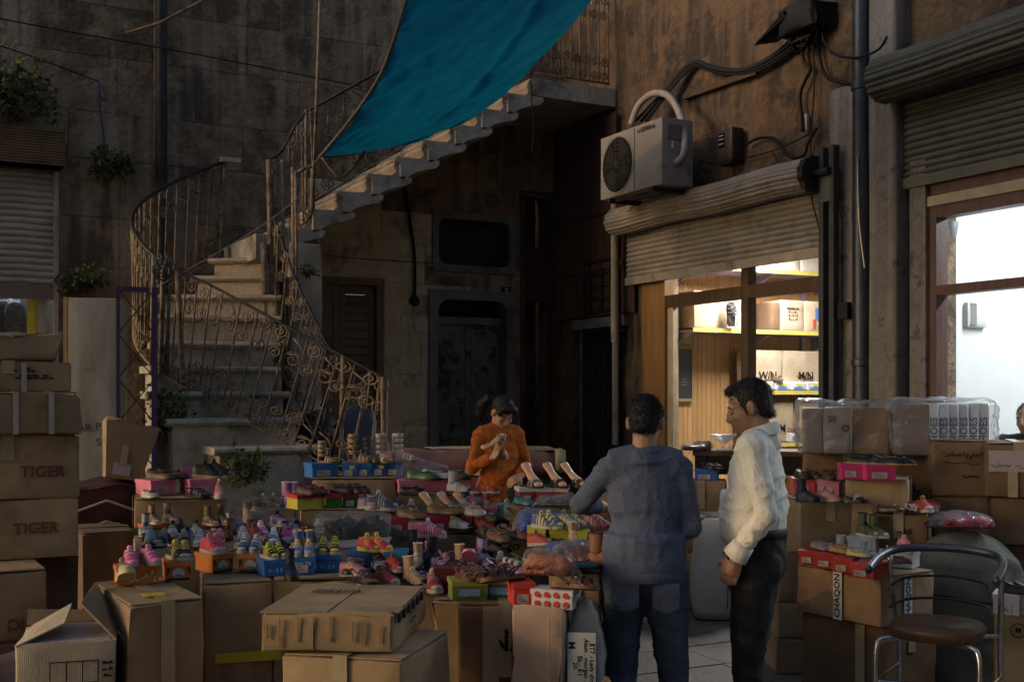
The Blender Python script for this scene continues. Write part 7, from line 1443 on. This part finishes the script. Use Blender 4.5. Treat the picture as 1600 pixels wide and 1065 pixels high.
def torso(nm, m_, belly, hem, sleeve=('full', 'full'), rs=.012, amp=.007, seed=1, chest=1.0, cuffm=None, collar='crew', hemr=(.18, .125), band=True):
    def fn(t, j, T):
        m = MB(); m.ell((0, 0, 1.25), (.185 * chest, .118 * chest, .21), 20, 12); m.ell((0, belly * .3, 1.08), (.175 * chest, .120 + belly * .4, .17), 20, 12); m.tube([(-.17 * chest, 0, 1.395), (0, -.01, 1.42), (.17 * chest, 0, 1.395)], [.065, .075, .065], 12); m.tube([(0, -.02, 1.40), (0, -.018, 1.462)], [.085, .066], 14)
        m.loft([[(hemr[0] * f * math.cos(a), hemr[1] * f * math.sin(a) + belly * .2, z) for a in [2 * pi * q / 20 for q in range(20)]] for z, f in ((hem, .98), (hem + .03, 1), (hem + .17, 1))])
        for k in ('L', 'R'):
            sh_, el, wr = [Vector(p) for p in j['arm' + k]]; e = wr.lerp(el, .08); m.ell(sh_, (.068 * chest,) * 3, 14, 10); m.ell(el, (.05,) * 3, 12, 8); m.tube([(0, 0, 1.36), sh_.lerp(Vector((0, 0, 1.38)), .4), sh_], [.09, .075, .066 * chest], 12); m.tube([sh_ + (sh_ * 0), sh_.lerp(el, .5), el, el.lerp(e, .5), e], [.064 * chest, .055 * chest, .048, .044, .038], 12)
        me = grown(m, m_, .008, 12, nm); fold(me, amp * 1.1, (5, 5, 12), seed); fold(me, amp * .7, (13, 13, 8), seed + 5); fold(me, amp * .4, (20, 20, 26), seed + 9); ob(nm, me, t)
        if collar == 'crew': MB().tube([tuple(V(.066 * math.cos(a), -.018 + .062 * math.sin(a), 1.458 + .008 * math.sin(a))) for a in [2 * pi * q / 20 for q in range(21)]], .010, 6).build('neckband', m_, t, True)
        else:
            rings = [[V(.066 * s * math.cos(a), -.02 + .066 * s * math.sin(a), z - .02 * math.sin(a)) for a in [pi / 2 + .25 + (2 * pi - .5) * q / 22 for q in range(23)]] for s, z in ((1.02, 1.45), (1.0, 1.495), (1.14, 1.49), (1.3, 1.445))]
            MB().loft(rings, False, False).build('collar', m_, t, True)
        if band: MB().loft([[(hemr[0] * f * math.cos(a), hemr[1] * f * math.sin(a) + belly * .2, z) for a in [2 * pi * q / 24 for q in range(24)]] for z, f in ((hem - .035, .93), (hem - .03, .99), (hem + .01, 1.01), (hem + .02, .97))], True, False).build('hem', m_, t, True)
        if cuffm:
            for k in ('L', 'R'):
                sh_, el, wr = [Vector(p) for p in j['arm' + k]]; d = (wr - el).normalized(); p = wr - d * .03; MB().tube([p - d * .03, p, p + d * .035, p + d * .04], [.046, .050, .056, .046], 12).build('cuff', cuffm, t, True)
    return (nm, fn)
def trousers(nm, m_, top, seed=3, amp=.008, wide=1.0, belt=None):
    def fn(t, j, T):
        m = MB(); m.ell((0, -.005, .96), (.165, .125, .15), 20, 12); m.loft([[(.163 * math.cos(a), .122 * math.sin(a), z) for a in [2 * pi * q / 20 for q in range(20)]] for z in (.92, top)])
        for s in (-1, 1): m.ell((.075 * s, -.055, .91), (.085, .068, .09), 14, 10)
        for k in ('L', 'R'):
            hp, kn, an = [Vector(p) for p in j['leg' + k]]; m.tube([hp + V(0, 0, .03), hp.lerp(kn, .4), kn, kn.lerp(an, .5), an + V(0, 0, -.02)], [.102 * wide, .088 * wide, .068 * wide, .068 * wide, .072 * wide], 14)
        me = grown(m, m_, .011, 10, nm); fold(me, amp * .8, (6, 6, 11), seed); fold(me, amp * .5, (18, 18, 5), seed + 2); ob(nm, me, t)
        if belt: MB().loft([[(.168 * f * math.cos(a), .128 * f * math.sin(a), z) for a in [2 * pi * q / 24 for q in range(24)]] for z, f in ((top - .035, .98), (top - .03, 1.02), (top + .005, 1.02), (top + .008, .98))], True, False).build('belt', M['black'], t, True)
        for k in ('L', 'R'):
            an = Vector(j['leg' + k][2])
            for pn, me in shoe_parts('moc', ((26, 22, 20), K_, (40, 36, 34))): o = ob('shoe_' + pn, me, t, mw=Matrix.Translation(an + V(0, -.09, -.085)) @ Matrix.Rotation(pi / 2, 4, 'Z') @ Matrix.Scale(.28, 4))
    return (nm, fn)
LEG = {'legL': ((-.09, 0, .90), (-.105, .02, .48), (-.115, 0, .09)), 'legR': ((.09, 0, .90), (.10, .02, .48), (.115, 0, .09))}
M['denim'] = mat('denim', (.07, .092, .145), (.04, .055, .09), 9, .8, .8, 90, c3=(.13, .16, .22), s3=3.5, t3=(.55, .8))
M['knit'] = mat('blue_knit', (.095, .118, .185), (.072, .09, .145), 30, .9, .6, 140)
M['shirt'] = mat('cream_shirt', (.76, .75, .68), (.68, .67, .60), 16, .75, .3, 40, wave=('X', 55, .5))
M['black_cloth'] = mat('black_cloth', (.016, .016, .018), (.010, .010, .012), 10, .75, .3, 50)
M['orange_knit'] = mat('orange_knit', (.50, .135, .028), (.36, .09, .018), 26, .95, 1.2, 110)
# the man in the blue sweater, seen from behind
def base(px, D): p = P(px, 615, D); p.z = 0; return p
j = dict(LEG); j.update(armL=((-.155, 0, 1.37), (-.28, .06, 1.215), (-.20, .27, 1.185)), armR=((.155, 0, 1.37), (.20, .01, 1.12), (.20, .23, 1.10)), hdL=(.25, 1, -.15), hnL=(0, 0, 1), hsL=-1, hcL=.25, hdR=(-.3, 1, -.05), hnR=(.3, 0, 1), hcR=.6)
j['legL'] = ((-.09, 0, .90), (-.10, .03, .48), (-.09, -.02, .09)); j['legR'] = ((.09, 0, .90), (.125, .02, .48), (.145, 0, .09))
m1 = person('man seen from behind in a blue sweater and dark jeans', base(1007, 5.0), -4, 1.0, j, [trousers('jeans', M['denim'], 1.0, 3), torso('sweater', M['knit'], .05, .93, seed=4, chest=.88, hemr=(.18, .168), amp=.0042)], 'crop', pitch=.30, yaw=-.18)
for s in (-1, 1): q = MB(); q.add([(s * .085 - .055, -.137, .90), (s * .085 + .055, -.137, .90), (s * .085 + .055, -.143, .80), (s * .085, -.145, .775), (s * .085 - .055, -.143, .80)], [(0, 1, 2, 3, 4)]); q.v += [(x, y + .01, z) for x, y, z in q.v]; q.f += [(9, 8, 7, 6, 5)] + [(i, i + 5, (i + 1) % 5 + 5, (i + 1) % 5) for i in range(5)]; q.build('back_pocket', M['denim'], m1)
# basin in his right hand
p = base(1007, 5.0) + RT * .20 + FW * .40; p.z = 1.075; bs = thing('plastic_basin', 'round white basin held by the man in the blue sweater', 'basin', p); MB().lathe([(.02, 0), (.09, 0), (.125, .05), (.135, .055), (.125, .045), (.088, .008), (.02, .008)], 24).build('bowl', flat((150, 145, 140), .4), bs, 40)
# the man in the white shirt, seen from his left side
j = dict(LEG); j.update(armL=((-.185, -.01, 1.40), (-.245, -.085, 1.145), (-.225, .045, .965)), armR=((.185, .0, 1.40), (.24, -.05, 1.14), (.21, .10, .96)), hdL=(.1, .32, -1), hnL=(-1, 0, 0), hsL=1, hcL=.35, hdR=(-.1, .4, -1), hnR=(1, 0, 0), hsR=-1, hcR=.35)
j['legL'] = ((-.085, 0, .90), (-.095, .02, .48), (-.10, -.03, .09)); j['legR'] = ((.085, 0, .90), (.10, .05, .48), (.11, .02, .09))
m2 = person('man in a cream shirt and black trousers standing side on with rolled cuffs', base(1182, 5.15), 68, 1.043, j, [trousers('trousers', M['black_cloth'], 1.055, 6, belt=True), torso('shirt', M['shirt'], .055, 1.045, seed=8, chest=.99, collar='shirt', cuffm=M['shirt'], hemr=(.172, .138), amp=.006, band=False)], 'short', pitch=.34, yaw=.16)
el, wr = V(-.245, -.085, 1.145), V(-.225, .045, .965); d = (V(.1, .32, -1)).normalized()
MB().tube([wr + d * .0, wr + d * .022], [.031, .031], 14).build('watch_strap', M['black'], m2, True); MB().lathe([(.018, 0), (.019, .004), (.016, .007)], 14, Matrix.Translation(wr + d * .011 + V(-.03, .0, 0)) @ Matrix.Rotation(-pi / 2, 4, 'Y')).build('watch_face', M['chrome'], m2, 40)
# the girl in orange behind the display, on a low box
j = dict(LEG); j.update(armL=((-.145, 0, 1.385), (-.205, .02, 1.17), (-.10, .19, 1.10)), armR=((.145, 0, 1.385), (.215, .05, 1.17), (.10, .20, 1.24)), hdL=(.8, .5, -.35), hnL=(0, .5, 1), hsL=-1, hcL=.9, hdR=(-.8, .45, .35), hnR=(0, -1, .3), hsR=1, hcR=.9)
gD = 6.75; gS = .80; gz = 1.705 - 1.70 * gS
g_l = base(779, gD); g_l.z = gz
gm = person('girl in an orange knitted jumper with a ponytail behind the shoes', g_l, 198, gS, j, [trousers('trousers', M['black_cloth'], 1.0, 9), torso('jumper', M['orange_knit'], .02, .86, seed=12, chest=.84, hemr=(.16, .13), amp=.006)], 'pony', pitch=.68, yaw=.22)
tag(softbox(.5, .4, gz - .002, .01, .004, 5).build('low_platform', M['card_d'], None, 35, base(779, gD - .2), face(0)), 'low dark box under the feet of the girl in orange', 'box')
a = face(198); R_ = Matrix.Rotation(a, 4, 'Z')
def gp(x, y, z): return g_l + (R_ @ V(x, y, z)) * gS
hf = shoe('form', gp(.12, .26, 1.235), 40, ((150, 110, 80), (190, 150, 110), GOLD), 'flesh coloured foot form in the raised hand of the girl', .16, tilt=60, cat='foot form'); 
hs_ = shoe('sandal', gp(-.01, .27, 1.02), -60, (K_, K_, SILV), 'black sandal with a silver strap in the lower hand of the girl', .2, tilt=-60)
# the man half seen inside the bright shop
j = dict(LEG); j.update(armL=((-.185, 0, 1.40), (-.22, -.02, 1.12), (-.2, .1, .9)), armR=((.185, 0, 1.40), (.22, -.02, 1.12), (.2, .1, .9)), hdL=(0, .2, -1), hnL=(-1, 0, 0), hsL=1, hdR=(0, .2, -1), hnR=(1, 0, 0), hsR=-1)
person('man with short dark hair half seen at the right edge in the bright shop', base(1607, 7.95), 130, .965, j, [trousers('trousers', M['black_cloth'], 1.0, 11), torso('shirt', flat((45, 45, 55), .8), .05, .93, seed=14)], 'crop', pitch=.1, voxel=.008)
